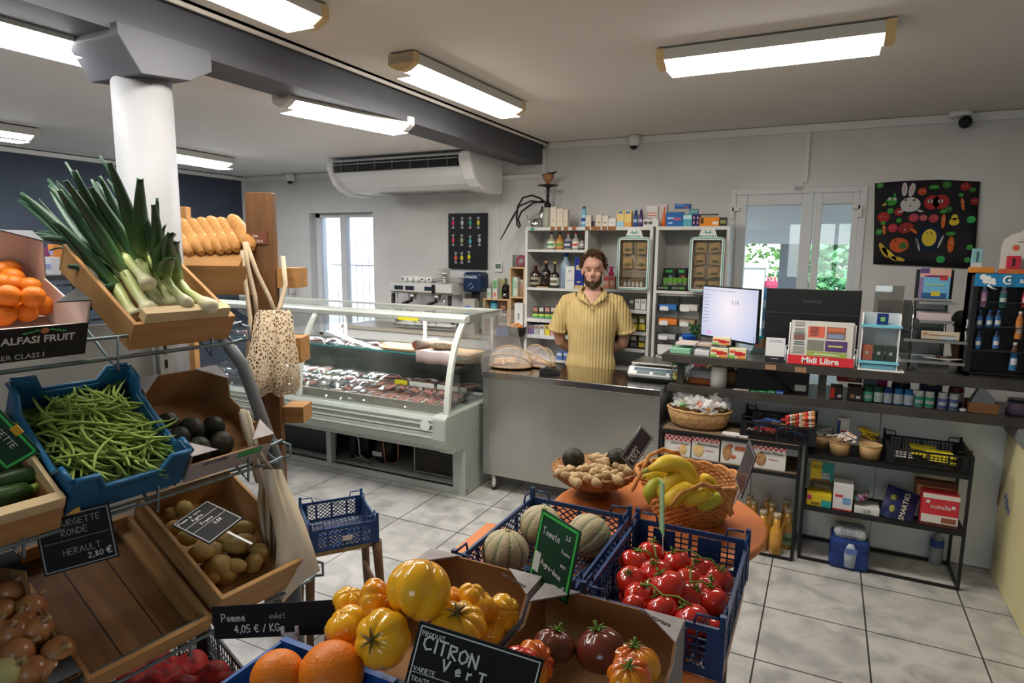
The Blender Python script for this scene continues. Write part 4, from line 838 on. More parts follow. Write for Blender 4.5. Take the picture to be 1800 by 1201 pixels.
# whole salami, netted ham and paper on the board
t = thing('dry_sausage', 'thick dark salami end facing out on the case shelf', 'sausage', (PY(730, 605, 3.8).x, 3.8, .985))
b = B(); b.cyl((0, 0, 0), (.05, .22, 0), .033, .033, 18); b.build('casing', flat((.25, .2, .17), .6), t)
b = B(); b.cyl((0, -.003, 0), (0, 0, 0), .028, .028, 18); b.build('cut_face', m_meat, t)
t = thing('netted_ham', 'pale netted cured ham lying on the case shelf', 'ham', (PY(775, 600, 3.85).x, 3.88, .985))
b = B(); b.ball((0, 0, 0), .13, .05, .035, 18, 10); b.build('meat', mat('net_ham', (.42, .34, .24), .6, col2=(.22, .14, .09), ns=35, bump=.8), t)
t = thing('butcher_paper', 'sheet of white and pink paper hanging off the case shelf', 'paper', (PY(760, 625, 3.72).x, 3.73, .95))
b = B(); b.sheet([[V((-.14+.05*i, .12*(j-2)*.5*(j > 1)-.012, (-.075 if j == 0 else -.03 if j == 1 else .006)+.004*sin(i*2))) for j in range(5)] for i in range(7)]); b.build('sheet', mat('pink_paper', (.62, .48, .47), .6), t, solid=.001)
t = thing('plastic_sheet', 'clear plastic sheet draped over the right end of the case', 'sheet', (0, 0, 0))
b = B(); random.seed(5); gr = []
for i in range(9):
    row_ = []
    for j in range(9):
        u, v = i/8, j/8; row_.append(V((CR+.008+.12*v*u+random.uniform(0, .012), 3.78+.5*u, 1.24-.42*v-.08*u*v)))
    gr.append(row_)
b.sheet(gr); b.build('sheet', mat('milky_film', (.72, .68, .68), .25, col2=(.85, .82, .82), ns=25, bump=.4, alpha=.3), t)
# ---- stainless counter
t = thing('steel_counter', 'brushed stainless steel service counter with plain front panel', 'counter', (0, 0, 0))
K0, K1 = -2.075, -.85; kz = .855
b = B(); b.box(K0, K1, 3.74, 4.26, kz-.045, kz); b.build('top', mat('counter_top_steel', (.50, .48, .44), .16, 1, col2=(.42, .40, .37), ns=4), t, bevel=.003)
b = B(); b.box(K0+.04, K1-.04, 3.755, 3.765, .12, kz-.04); b.build('front_panel', mat('panel_steel', (.50, .48, .43), .34, 1, col2=(.42, .41, .37), ns=2.5, bump=.03, bs=6), t)
for x in (K0, K1-.04): b = B(); b.box(x, x+.04, 3.75, 4.24, .12, kz-.04); b.build('side_panel', m_steel, t)
for x in (K0+.07, K1-.07):
    for y in (3.79, 4.2):
        b = B(); b.cyl((x, y, .025), (x, y, .13), .019); lg = b.build('leg', m_chrome, t)
        b = B(); b.cyl((x, y, 0), (x, y, .025), .014, .018); b.build('foot', m_black, lg)
# food covers with pastries
def cover(px, py, Y, r, label, rz):
    p = PY(px, py, Y); t = thing('food_cover', label, 'food cover', (p.x, Y, kz+.003), rz)
    b = B(); b.lathe([(r*.1, 0), (r*.97, .004), (r, .014), (r*.94, .01), (r*.1, .008)], n=28, sy=.72); b.build('wicker_tray', mat('wick_tray', (.42, .27, .13), .7, col2=(.25, .15, .07), ns=60, bump=.5), t)
    b = B(); gr = []
    for i in range(17):
        a = pi*i/16; gr.append([V((r*.96*cos(th), r*.7*sin(th)*cos(a), .012+.85*r*sin(th)*sin(a)*(.95 if i % 4 else 1.03))) for th in [pi*j/14 for j in range(15)]])
    b.sheet(gr); b.build('net_dome', mat('tulle', (.85, .78, .76), .6, alpha=.2), t)
    m_b = mat('bamboo', (.5, .34, .16), .5)
    for a in (R(52), R(95), R(140)):
        b = B(); b.tube([(r*.97*cos(th), r*.7*sin(th)*cos(a), .012+.87*r*sin(th)*sin(a)) for th in [pi*j/14 for j in range(15)]], .0035, 6); b.build('hoop', m_b, t)
    return t, p
for px, py, Y, r, lb, rz, n in ((897, 655, 3.98, .165, 'mesh food cover over pastries at the left end of the steel counter', .15, 6), (945, 637, 4.14, .16, 'mesh food cover standing behind another on the steel counter', -.45, 5)):
    t, p = cover(px, py, Y, r, lb, rz)
    random.seed(int(px))
    for i in range(n):
        tt = thing('pastry', 'flaky golden pastry under the %s mesh cover' % ('front' if n == 6 else 'rear'), 'pastry', (p.x+random.uniform(-.08, .08), Y+random.uniform(-.05, .05), kz+.02+.016*(i//3)), random.uniform(0, 3), 'pastries under the %s cover' % ('front' if n == 6 else 'rear'))
        b = B(); b.tube([(-.05, .012, .008), (-.03, 0, .012), (0, -.006, .014), (.03, 0, .012), (.05, .012, .008)], [.005, .014, .018, .014, .005], 10); b.build('crust', mat('crust', (.5, .28, .12), .5, col2=(.65, .42, .2), ns=40), tt)
# payment terminal
p = PY(962, 655, 3.93); t = thing('payment_terminal', 'black card terminal lying on the steel counter', 'terminal', (p.x, 3.9, kz), .3)
b = B(); b.prism([(-.04, 0), (-.04, .03), (.0, .045), (.1, .022), (.1, 0)], .075, T(0, -.04, 0)); b.build('body', m_black, t, bevel=.006)
b = B(); b.box(.02, .07, -.025, .02, .034, .036, Matrix.Rotation(R(6), 4, 'Y')) ; b.build('keypad', flat((.06, .06, .06), .5), t)
b = B(); b.box(-.03, .0, -.03, .025, .0405, .043, Matrix.Rotation(0, 4, 'Y')); b.build('screen', flat((.25, .27, .3), .2), t)
# counter scale
a, c = PY(1105, 660, 4.0), PY(1205, 668, 4.0)
t = thing('counter_scale', 'white digital counter scale with steel plate at the counter right end', 'scale', ((a.x+c.x)/2, 4.0, kz), 0)
w = c.x-a.x
b = B(); b.prism([(-.02, 0.015), (-.035, .04), (.0, .085), (.28, .085), (.28, 0.015)], w, Matrix(((0, 1, 0, -w/2), (1, 0, 0, 0), (0, 0, 1, 0), (0, 0, 0, 1)))); b.build('body', m_pvc, t, bevel=.008)
b = B(); b.box(-w/2+.03, w/2-.03, 0, .02, 0, .02); b.box(-w/2+.03, w/2-.03, .2, .25, 0, .02); b.build('feet', m_black, t)
b = B(); b.box(-w/2+.015, w/2-.01, 0, .27, .1, .112); b.box(-.05, .05, .1, .16, .08, .1); b.build('weighing_plate', m_steel, t, bevel=.003)
for i in range(3):
    b = B(); x = -w/2+.06+i*.105; b.poly([(x, -.0325, .047), (x+.085, -.0325, .047), (x+.085, -.0095, .075), (x, -.0095, .075)]); b.build('display', flat((.16, .2, .2), .2), t)
b = B(); b.poly([(-w/2+.04, -.0305, .04), (w/2-.06, -.0305, .04), (w/2-.06, -.0065, .082), (-w/2+.04, -.0065, .082)]); b.build('display_surround', flat((.05, .1, .16), .4), t)
# ---- work counter behind the case with the coffee things
b = B(); b.box(-4.0, -2.46, 4.55, 4.97, .0, .95); t = thing('work_counter', 'low white work counter under the coffee machine', 'counter', (0, 0, 0)); b.build('carcass', flat((.5, .5, .48), .5), t)
b = B(); b.box(-4.02, -2.45, 4.53, 4.98, .95, .98); b.build('worktop', flat((.3, .27, .22), .4), t)
def CB(x, y, Y=4.6): return PY(400+x*.2781, 300+y*.2781, Y)
x0, x1 = CB(1045, 800).x, CB(1435, 800).x; zt = CB(1200, 707).z; zb = .98
t = thing('coffee_machine', 'two-group steel espresso machine with cups stacked on top', 'coffee machine', (x0, 4.6, zb)); w = x1-x0; h = zt-zb
b = B(); b.box(0, w, .03, .35, h*.0, .07); b.box(.02, w-.02, .2, .36, .07, h-.01); b.build('body', m_steel, t, bevel=.006)
b = B(); b.prism([(0, h-.1), (-.05, h-.08), (-.05, h-.01), (.0, h), (.36, h), (.36, h-.1)], w, Matrix(((0, 1, 0, 0), (1, 0, 0, .0), (0, 0, 1, 0), (0, 0, 0, 1)))); b.build('head', mat('machine_white', (.6, .6, .58), .25), t, bevel=.004)
for x in (.03, w-.03):
    b = B(); b.tube([(x, -.03, h-.1), (x, -.035, h*.5), (x, .02, .07)], .018); b.build('side_pillar', m_black, t)
for u in (.09, .27, .58):
    b = B(); b.box(u*w, u*w+.14*w, -.054, -.05, h-.065, h-.03); b.build('button_panel', flat((.02, .03, .05), .3), t)
b = B(); b.box(.7*w, .7*w+.03, -.06, -.05, h-.09, h-.01); b.build('switch', m_black, t)
for u in (.3, .7):
    b = B(); b.cyl((u*w, .03, h-.15), (u*w, .03, h-.09), .04); g = b.build('group_head', m_chrome, t)
    b = B(); b.cyl((u*w, .02, h-.16), (u*w+.02, -.14, h-.18), .012, .015); b.build('portafilter_handle', m_black, g)
for u in (.12, .88):
    b = B(); b.tube([(u*w, -.03, h-.1), (u*w+.01, -.06, h-.16), (u*w, -.04, h-.26)], .005); b.build('steam_wand', m_chrome, t)
b = B(); b.box(.03, w-.03, -.03, .2, .03, .045); b.build('drip_tray', m_chrome, t)
for i in range(4):
    bottle('paper_cup', 'upturned striped paper cup inside the espresso machine', x0+w*(.33+.115*i), 4.6+.06, zb+.05, .032, .1, (.5, .48, .45), prof='tube', cap=(.4, .2, .12), group='paper cups in the espresso machine', lab=((.45, .4, .35), .3, .7, (.25, .12, .08)), cat='cup')
def cup(x, y, z, lb, grp_, proto=[None]):
    if proto[0]: return copy_tree(proto[0], (x, y, z), (0, 0, random.uniform(0, 6)))
    t = thing('coffee_cup', lb, 'cup', (x, y, z), 0, grp_); b = B(); b.lathe([(.018, 0), (.03, .012), (.034, .05), (.031, .05), (.027, .014), (.001, .01)]); b.build('bowl', m_white, t)
    b = B(); b.tube([(.03, 0, .04), (.048, 0, .038), (.05, 0, .022), (.03, 0, .014)], .0035, 6); b.build('handle', m_white, t)
    b = B(); b.disc((0, -.0345, .028), .009, 10); b.build('emblem', flat((.05, .04, .04), .5), t); proto[0] = t; return t
random.seed(2); ztop = zt+.0
for r_ in range(3):
    for i in range(5): cup(CB(1105+i*38+r_*6, 690).x, 4.64+r_*.075, ztop, 'white espresso cup with round emblem on top of the machine', 'espresso cups on the machine')
def plate(x, y, z, lb, g_, proto=[None]):
    if proto[0]: return copy_tree(proto[0], (x, y, z), label=lb, group=g_)
    b = B(); b.lathe([(.001, .001), (.04, .001), (.068, .007), (.066, .009), (.04, .004), (.001, .004)], n=24); o = b.build('plate', m_white); tag(o, lb, 'saucer', g_); o.location = (x, y, z); proto[0] = o; return o
for i in range(12): plate(CB(1330, 690).x, 4.68, ztop+i*.0105, 'white saucer in the tall stack on the espresso machine', 'tall stack of saucers')
for i in range(5): plate(CB(1440, 690).x-.04, 4.7, ztop+i*.0105, 'white saucer in the short stack on the espresso machine', 'short stack of saucers')
t = thing('spoon_pot', 'steel pot of teaspoons on the espresso machine', 'pot', (CB(1372, 690).x-.0, 4.60, ztop)); b = B(); b.lathe([(.018, 0), (.022, .045), (.02, .045), (.016, .004)]); b.build('pot', m_chrome, t)
for i in range(6):
    a = i; b = B(); b.tube([(0.004*cos(a), .004*sin(a), .01), (.015*cos(a), .012*sin(a), .07)], .0015, 5); b.ball((.017*cos(a), .014*sin(a), .08), .007, .004, .012, 8, 6); tag(b.build('teaspoon', m_chrome), 'teaspoon standing in the steel pot', 'spoon', 'teaspoons in the pot').location = (CB(1372, 690).x, 4.60, ztop+.001)
# navy grinder
p = CB(1540, 770, 4.62); pt = CB(1540, 643, 4.62); w = CB(1605, 770, 4.62).x-CB(1487, 770, 4.62).x
t = thing('coffee_grinder', 'navy rounded coffee dispenser on a black stand', 'grinder', (p.x, 4.62, .98))
b = B(); h0, h1 = p.z-.98, pt.z-.98; b.rbox(-w/2, w/2, 0, .16, h0, h1, .03, 3); b.build('hopper', flat((.012, .03, .075), .25), t)
font('LAVAZZA', .03, flat((.6, .65, .7), .4), t, T(-.01, -.002, h1-.04) @ FRONT, bold=.0008); b = B(); b.tube([(-.03, -.002, h0+.05), (0, -.002, h0+.08), (.02, -.002, h0+.045), (-.01, -.002, h0+.03)], .004); b.build('emblem', flat((.35, .4, .5), .4), t)
b = B(); b.cyl((0, .08, .02), (0, .08, h0), .035); b.cyl((0, .08, 0), (0, .08, .02), .07); b.tube([(.04, .03, h0), (.07, 0, h0-.05), (.05, 0, h0-.1)], .008); b.build('stand', m_black, t)
pack('touch_terminal', 'small steel box with a lit blue screen', 'terminal', frame(*cb(1487, 1562, 812, 862), 4.56), 4.56, .08, (.35, .34, .3), [(.15, .65, .3, .8, (.03, .12, .6))], z=.98)
# small wooden shelves right of the grinder
m_pine = wood('pine', (.55, .36, .18), (.62, .43, .24)); 
def CC(x, y, Y=4.7): return PY(820+x*.29985, 300+y*.29985, Y)
t = thing('spice_shelf', 'low open pine shelf holding jars between grinder and shelf unit', 'shelf', (0, 0, 0))
xa, xb = CC(98, 750).x, CC(248, 750).x; za, zb_ = CC(170, 752).z, CC(170, 838).z
for z in (za, zb_): b = B(); b.box(xa, xb, 4.7, 4.95, z-.012, z); b.build('shelf', m_pine, t)
for x in (xa, xb-.012): b = B(); b.box(x, x+.012, 4.7, 4.95, .98, za-.012) if x == xa else b.box(x, x+.012, 4.7, 4.95, .98, za-.012); b.build('side_panel', m_pine, t)
t = thing('pine_rack', 'tall narrow pine rack touching the white shelf unit', 'shelf', (0, 0, 0))
xc, xd = CC(250, 750).x+.003, CC(340, 750).x; zc, zd = CC(295, 566).z, CC(295, 740).z
for z in (zc, zd): b = B(); b.box(xc, xd, 4.7, 4.95, z-.012, z); b.build('shelf', m_pine, t)
for x in (xc, xd-.012): b = B(); b.box(x, x+.012, 4.699, 4.951, .98, zc-.0125); b.build('side_panel', m_pine, t)
def cpk(name, label, cat, x0, x1, yt, yb, z, col, patches=(), Y=4.72, dep=.06, **k): return pack(name, label, cat, frame(*c3(x0, x1, yt, yb), Y), Y, dep, col, patches, z=z, **k)
cpk('tea_carton', 'white and green carton on the low pine shelf', 'box', 152, 180, 632, 748, za, (.6, .62, .55), [(.1, .9, .5, .9, (.15, .4, .15)), (.2, .8, .1, .3, (.6, .2, .2))])
cpk('tea_carton', 'green and cream carton behind on the low pine shelf', 'box', 185, 222, 632, 748, za, (.45, .42, .3), [(.1, .9, .6, .9, (.35, .3, .15)), (.1, .9, .1, .4, (.3, .5, .1))], Y=4.78)
cpk('white_tub', 'small white tub on the left of the low pine shelf', 'tub', 120, 142, 690, 748, za, (.6, .6, .58), [(.1, .9, .3, .6, (.3, .5, .3))], dep=.04)
t = thing('capsule_machine', 'small black coffee maker on the low pine shelf', 'coffee maker', (CC(218, 750).x, 4.73, za)); b = B(); b.rbox(-.045, .045, 0, .14, 0, .11, .02); b.cyl((0, -.01, .06), (0, .02, .11), .03); b.build('body', m_black, t); b = B(); b.cyl((0, -.012, .02), (0, 0, .05), .018); b.build('nozzle', m_chrome, t)
cbot('coffee_tin', 'cyan round tin on the lower pine board', 133, 176, 762, 835, 4.74, (.03, .25, .38), z=zb_, prof='jar', glass=False, cap=(.02, .15, .25), lab=((.1, .4, .5), .2, .6), cat='tin')
cpk('brown_box', 'dark brown box on the lower pine board', 'box', 180, 246, 760, 835, zb_, (.07, .03, .02), [(.3, .7, .3, .6, (.3, .15, .08))], dep=.1)
for i in range(5):
    x = CC(195+(i % 2)*30, 890).x; bottle('dark_cup', 'dark ribbed paper cup in the stack below the pine shelf', x, 4.76+.07*(i//2), .98, .032, .09, (.03, .03, .035), prof='tube', cap=(.3, .3, .3), group='dark paper cups below the pine shelf', cat='cup')
cpk('green_tea_box', 'white and green tall box on the pine rack', 'box', 262, 298, 625, 735, zd, (.58, .6, .52), [(0, .3, 0, 1, (.1, .3, .2)), (.4, .9, .4, .8, (.35, .5, .4))])
cbot('glass_jar', 'clear jar of amber liquid on the pine rack', 300, 336, 640, 736, 4.74, (.35, .22, .15), z=zd, prof='jar', cap=(.5, .45, .4))
t = thing('cake_box', 'clear plastic box with a pink ring cake on the pine rack', 'box', (CC(298, 566).x, 4.75, zc)); b = B(); b.box(-.07, .07, 0, .12, 0, .1); b.build('box', thin_glass('clam', (.9, .9, .9), .15), t); b = B(); b.tube([(.035*cos(a), .02, .05+.035*sin(a)) for a in [2*pi*i/16 for i in range(16)]], .014, 8, closed=True); b.build('pink_ring', flat((.6, .12, .2), .4), t)
cpk('white_toaster', 'white kitchen box at the foot of the pine rack', 'appliance', 280, 330, 778, 852, .98, (.62, .62, .6), [(.4, .6, .5, .7, (.2, .2, .2))], dep=.08, Y=4.66)
t = thing('snack_bowl', 'black bowl heaped with orange crisps near the shelf unit', 'bowl', (CC(290, 930, 4.62).x, 4.63, .98)); 
b = B(); b.lathe([(.05, 0), (.07, .02), (.08, .08), (.075, .08), (.062, .02), (.001, .01)]); b.build('bowl', m_black, t)
b = B(); random.seed(4)
for i in range(26):
    a, r_ = random.uniform(0, 6.3), random.uniform(0, .06); b.ball((r_*cos(a), r_*sin(a), .08+.03*(1-r_/.06)), .02, .012, .006, 7, 5, mx=None)
b.build('crisps', mat('crisp', (.65, .2, .03), .5, col2=(.8, .35, .08), ns=30), t)['kind'] = 'stuff'
t.location.z = .98
t = thing('blue_tub', 'low dark blue tub beside the bowl of crisps', 'tub', (CC(205, 930, 4.56).x, 4.62, .98)); b = B(); b.rbox(-.06, .06, -.05, .05, 0, .07, .01); b.build('tub', flat((.02, .06, .14), .4), t)
# wall bits by the left window
p = PY(514, 545, 4.93); t = thing('tap', 'curved chrome tap on the wall by the left window', 'tap', (PY(508, 530, 4.9).x, 4.9, 1.3)); b = B(); b.tube([(0, .1, -.1), (0, 0, -.1), (0, 0, .0), (.02, -.02, .04), (.06, -.03, .04), (.08, -.03, -.02)], .006); b.build('spout', m_chrome, t)
# ================================================================ the shopkeeper
SK = mat('skin', (.58, .33, .24), .5, col2=(.52, .28, .20), ns=9)
MX, MY = -1.532, 4.42
man = thing('person', 'man with curly brown hair and beard, yellow ribbed polo, hands behind his back', 'person', (MX, MY, 0), R(18))
def loft(b, rows, n=20):
    """rows: (z, cx, cy, rx, ry)"""
    rings = [[b.bm.verts.new((cx+rx*cos(2*pi*i/n), cy+ry*sin(2*pi*i/n), z)) for i in range(n)] for z, cx, cy, rx, ry in rows]; b.skin(rings)
def remesh(o, vs, sm=4, fac=.6):
    m = o.modifiers.new('unify', 'REMESH'); m.mode = 'VOXEL'; m.voxel_size = vs; m.use_smooth_shade = True
    s_ = o.modifiers.new('soft', 'SMOOTH'); s_.iterations = sm; s_.factor = fac; return o
b = B()
HZ = 1.535
# head
b.ball((0, .012, HZ+.035), .074, .092, .092, 24, 16)
b.ball((0, -.022, HZ-.04), .058, .066, .070, 20, 12)
b.ball((0, -.052, HZ-.088), .028, .024, .022); b.ball((0, -.02, HZ-.065), .052, .055, .04)
for s_ in (-1, 1):
    b.ball((s_*.036, -.058, HZ-.02), .024, .022, .024); b.ball((s_*.03, -.066, HZ+.032), .028, .014, .009)
    b.ball((s_*.077, .01, HZ-.002), .01, .018, .032); b.ball((s_*.011, -.093, HZ-.024), .011, .012, .009)
    b.ball((s_*.014, -.083, HZ-.0475), .014, .008, .0055)
b.tube([(0, -.074, HZ+.026), (0, -.088, HZ+.004), (0, -.104, HZ-.02)], [.009, .010, .012], 10)
b.ball((0, -.082, HZ-.056), .018, .009, .007); b.ball((0, -.08, HZ+.05), .05, .02, .03)
# neck, torso, arms, legs
b.tube([(0, .02, HZ-.07), (0, .03, HZ-.13), (0, .03, HZ-.2)], [.054, .056, .075], 18)
loft(b, [(.86, 0, .02, .145, .09), (1.0, 0, .02, .14, .09), (1.15, 0, .02, .155, .1), (1.24, 0, .025, .165, .1), (1.31, 0, .03, .14, .085), (1.355, 0, .03, .08, .065), (1.40, 0, .03, .06, .055)])
for s_ in (-1, 1):
    b.tube([(s_*.11, .03, 1.30), (s_*.175, .035, 1.275), (s_*.225, .045, 1.18), (s_*.245, .07, 1.07), (s_*.235, .1, 1.0), (s_*.18, .15, .955), (s_*.1, .185, .93), (s_*.05, .19, .925)], [.05, .052, .05, .046, .043, .04, .034, .028], 14)
    b.ball((s_*.02, .19, .92), .045, .022, .035)
    for k in range(4): b.tube([(s_*.0, .2, .935-.02*k), (-s_*.035, .21, .93-.02*k), (-s_*.055, .205, .92-.02*k)], [.010, .009, .007], 8)
    b.tube([(s_*.03, .2, .945), (-s_*.0, .215, .97)], [.011, .008], 8)
    b.tube([(s_*.075, .02, .86), (s_*.09, .015, .5), (s_*.095, .03, .1)], [.095, .062, .042], 14)
    b.tube([(s_*.095, .06, .045), (s_*.1, -.12, .03)], [.04, .035], 12)
body_ = remesh(b.build('body', SK, man), .006, 3)
# eyes, brows, lips
for s_ in (-1, 1):
    e = V((s_*.031, -.0735, HZ+.010))
    b = B(); b.ball(e, .0115, .0070, .0042, 12, 8); ey = b.build('eye', flat((.36, .33, .31), .3), man)
    b = B(); b.ball(e+V((0, -.0052, 0)), .0052, .0032, .0044, 10, 6); b.build('iris', flat((.03, .02, .015), .15), ey)
    b = B(); b.tube([e+V((-.0145, -.001, .002)), e+V((-.004, -.0078, .0050)), e+V((.008, -.0065, .0046)), e+V((.0145, 0, .0))], .0026, 6); b.tube([e+V((-.013, -.001, -.003)), e+V((0, -.0072, -.0050)), e+V((.013, 0, -.003))], .002, 6); b.build('eyelid', mat('lid', (.30, .15, .10), .5), man)
    b = B(); b.tube([(s_*.013, -.083, HZ+.026), (s_*.032, -.0825, HZ+.034), (s_*.052, -.07, HZ+.03)], [.003, .0042, .0022], 6); b.build('eyebrow', flat((.06, .03, .018), .8), man)
b = B(); b.tube([(-.022, -.078, HZ-.0525), (-.008, -.0895, HZ-.0505), (0, -.090, HZ-.052), (.008, -.0895, HZ-.0505), (.022, -.078, HZ-.0525)], [.002, .0042, .0038, .0042, .002], 8); b.tube([(-.018, -.08, HZ-.0575), (0, -.0895, HZ-.0605), (.018, -.08, HZ-.0575)], [.002, .0048, .002], 8); b.build('lips', flat((.42, .17, .14), .45), man)
# beard and moustache
random.seed(21); b = B()
for i in range(420):
    a = random.uniform(-1.75, 1.75); v = random.uniform(-1, 1)
    z = HZ-.082+.045*v+abs(a)*.024; x = sin(a)*.057; y = -.018-cos(a)*.056
    lowf = max(0, (HZ-.075-z)/.05); x *= 1-.38*lowf; y += .01*lowf
    if abs(a) < .42 and z > HZ-.068: continue
    if abs(a) < 1.0 and z > HZ-.05: continue
    if abs(a) > 1.25 and z > HZ+.01: continue
    b.ball((x*1.03, y, z), .0062, .0055, .0075, 6, 4)
for i in range(60):
    u = random.uniform(-1, 1); b.ball((u*.027, -.0885+.012*u*u, HZ-.043-.006*u*u+random.uniform(-.003, .003)), .0042, .0035, .0036, 6, 4)
for i in range(18): b.ball((random.uniform(-.007, .007), -.085, HZ-.07+random.uniform(-.003, .004)), .0045, .004, .004, 6, 4)
hm = mat('hair_brown', (.055, .026, .013), .6, col2=(.13, .065, .03), ns=60, bump=.4)
b.build('beard', mat('beard_brown', (.035, .016, .009), .7, col2=(.07, .033, .018), ns=90), man)
b = B(); random.seed(8)
for i in range(620):
    a = random.uniform(0, 2*pi); t_ = random.uniform(0, 1)**.6*R(105); d = V((sin(t_)*cos(a), sin(t_)*sin(a), cos(t_)))
    if d.y < -.2 and d.z < .62+.1*cos(a*3): continue
    if d.z < .1 and d.y < .05 and abs(d.x) < .9: continue
    if d.z < -.0 and d.y < .0: continue
    k = random.uniform(.98, 1.2); p = V((d.x*.083*k, .02+d.y*.1*k, HZ+.035+d.z*.1*k+.004))
    ax = V((random.uniform(-1, 1), random.uniform(-1, 1), random.uniform(-1, 1))).normalized(); q = ax.orthogonal().normalized(); r_ = random.uniform(.006, .012)
    b.tube([p+(q*cos(u)+ax.cross(q)*sin(u))*r_+ax*u*.0016 for u in (0, 1.1, 2.2, 3.3, 4.4, 5.5)], [.002, .0036, .004, .004, .0036, .002], 5)
b.ball((0, .028, HZ+.05), .078, .09, .088, 18, 12)
b.build('hair', hm, man)
# shirt
shirt_m = mat('ribbed_knit', (.62, .46, .20), .85, col2=(.56, .41, .17), ns=14)
nt = shirt_m.node_tree; wv = nt.nodes.new('ShaderNodeTexWave'); wv.wave_type = 'BANDS'; wv.bands_direction = 'X'; wv.inputs['Scale'].default_value = 13.5; wv.inputs['Distortion'].default_value = .3
tc = nt.nodes.new('ShaderNodeTexCoord'); nt.links.new(tc.outputs['Object'], wv.inputs[0]); bp = nt.nodes.new('ShaderNodeBump'); bp.inputs['Strength'].default_value = .8; bp.inputs['Distance'].default_value = .006
nt.links.new(wv.outputs['Fac'], bp.inputs['Height']); nt.links.new(bp.outputs[0], nt.nodes['Principled BSDF'].inputs['Normal'])
b = B()
loft(b, [(.78, 0, .02, .192, .122), (.86, 0, .02, .186, .122), (.93, 0, .02, .168, .115), (1.0, -.002, .018, .168, .115), (1.08, 0, .015, .178, .122), (1.16, 0, .015, .19, .128), (1.24, 0, .02, .2, .125), (1.30, 0, .026, .19, .112), (1.345, 0, .032, .15, .092), (1.375, 0, .036, .105, .07), (1.392, 0, .04, .078, .058)], 28)
for s_ in (-1, 1):
    b.tube([(s_*.11, .03, 1.325), (s_*.175, .034, 1.305), (s_*.215, .04, 1.23), (s_*.238, .052, 1.15), (s_*.255, .062, 1.095)], [.06, .068, .068, .069, .072], 18)
    b.tube([(s_*.17, .0, 1.11), (s_*.12, -.06, 1.09)], [.016, .004], 8)
sh = remesh(b.build('polo_shirt', shirt_m, man), .0055, 3)
# neck opening: skin patch, collar and placket edges lie on the shirt
b = B(); b.sheet([[V((u*.062*(1-v)**.8, -.0585-.055*v+.02*u*u*(1-v)+(-.003), 1.392-.092*v)) for u in (-1, -.5, 0, .5, 1)] for v in (0, .15, .35, .55, .8, 1)]); b.build('open_neck', SK, man)
for s_ in (-1, 1):
    b = B(); N_ = 9
    cl = [(s_*.006, -.117, 1.296), (s_*.026, -.103, 1.33), (s_*.052, -.083, 1.362), (s_*.078, -.04, 1.388), (s_*.078, .02, 1.412), (s_*.05, .075, 1.425), (0, .09, 1.428)]
    ol = [(s_*.004, -.119, 1.288), (s_*.055, -.112, 1.318), (s_*.098, -.082, 1.338), (s_*.115, -.03, 1.358), (s_*.11, .03, 1.372), (s_*.07, .1, 1.385), (0, .115, 1.39)]
    b.sheet([cl, [(V(a)+V(c))*.5+V((s_*.004, -.006, .003)) for a, c in zip(cl, ol)], ol]); b.build('collar', shirt_m, man, solid=.006)
b = B(); b.box(-.008, .008, -.126, -.118, 1.262, 1.292); b.build('placket', shirt_m, man); b = B(); b.ball((.0, -.128, 1.268), .004, .002, .004, 8, 6); b.build('button', flat((.3, .22, .1), .4), man)
for s_ in (-1, 1):
    b = B(); b.tube([(s_*.252, .060, 1.108), (s_*.2575, .064, 1.086)], [.0745, .0745], 20); b.build('sleeve_hem', shirt_m, man)
b = B(); loft(b, [(.93, 0, .02, .165, .11), (.88, 0, .02, .17, .115), (.8, 0, .02, .165, .105), (.74, 0, .02, .16, .1)])
for s_ in (-1, 1): b.tube([(s_*.088, .02, .85), (s_*.092, .018, .5), (s_*.098, .04, .09)], [.085, .08, .065], 16)
remesh(b.build('trousers', flat((.03, .035, .05), .8), man), .01, 3)
for s_ in (-1, 1):
    b = B(); b.tube([(s_*.095, .075, .05), (s_*.098, .0, .05), (s_*.104, -.14, .035)], [.046, .05, .036], 14); b.box(s_*.1-.045, s_*.1+.045, -.17, .11, 0, .018); b.build('shoe', flat((.02, .02, .02), .5), man)
# ================================================================ the bar and everything on and under it
m_bar = mat('bar_top', (.055, .048, .042), .35, col2=(.04, .035, .03), ns=10); m_bwood = wood('shelf_wood', (.13, .085, .055), (.2, .14, .09))
BZ = 1.085; LZ = .90; BY = 3.70
t = thing('bar_counter', 'long dark raised bar with a lower shelf and white panelled front', 'counter', (0, 0, 0))
b = B(); b.box(-.84, 1.9, BY, 4.1, BZ-.045, BZ); b.build('upper_top', m_bar, t, bevel=.002)
b = B(); b.box(-.8, 1.9, BY+.04, 4.16, LZ-.045, LZ); b.build('lower_shelf', m_bar, t, bevel=.002)
for x in (-.74, .02, .98):
    b = B(); b.box(x-.02, x+.02, BY+.06, BY+.1, LZ, BZ-.045); b.build('support_post', m_bar, t)
m_pan = mat('white_panel', (.80, .80, .77), .5, col2=(.74, .74, .72), ns=4)
for a, c in ((-.8, -.33), (-.327, .33), (.333, .95), (.953, 1.9)):
    b = B(); b.box(a, c, 4.02, 4.05, 0.005, LZ-.045); b.build('front_panel', m_pan, t)
b = B(); b.box(-.8, 1.9, 4.05, 4.14, 0, LZ-.045); b.build('carcass', m_dark, t)
def bar_f(x0, x1, yt, yb, Y): return frame(x0, x1, yt, yb, Y)
def on(name, label, cat, x0, x1, yt, yb, Y, dep, col, patches=(), z=BZ, **k): return pack(name, label, cat, frame(x0, x1, yt, yb, Y), Y, dep, col, patches, z=z, **k)
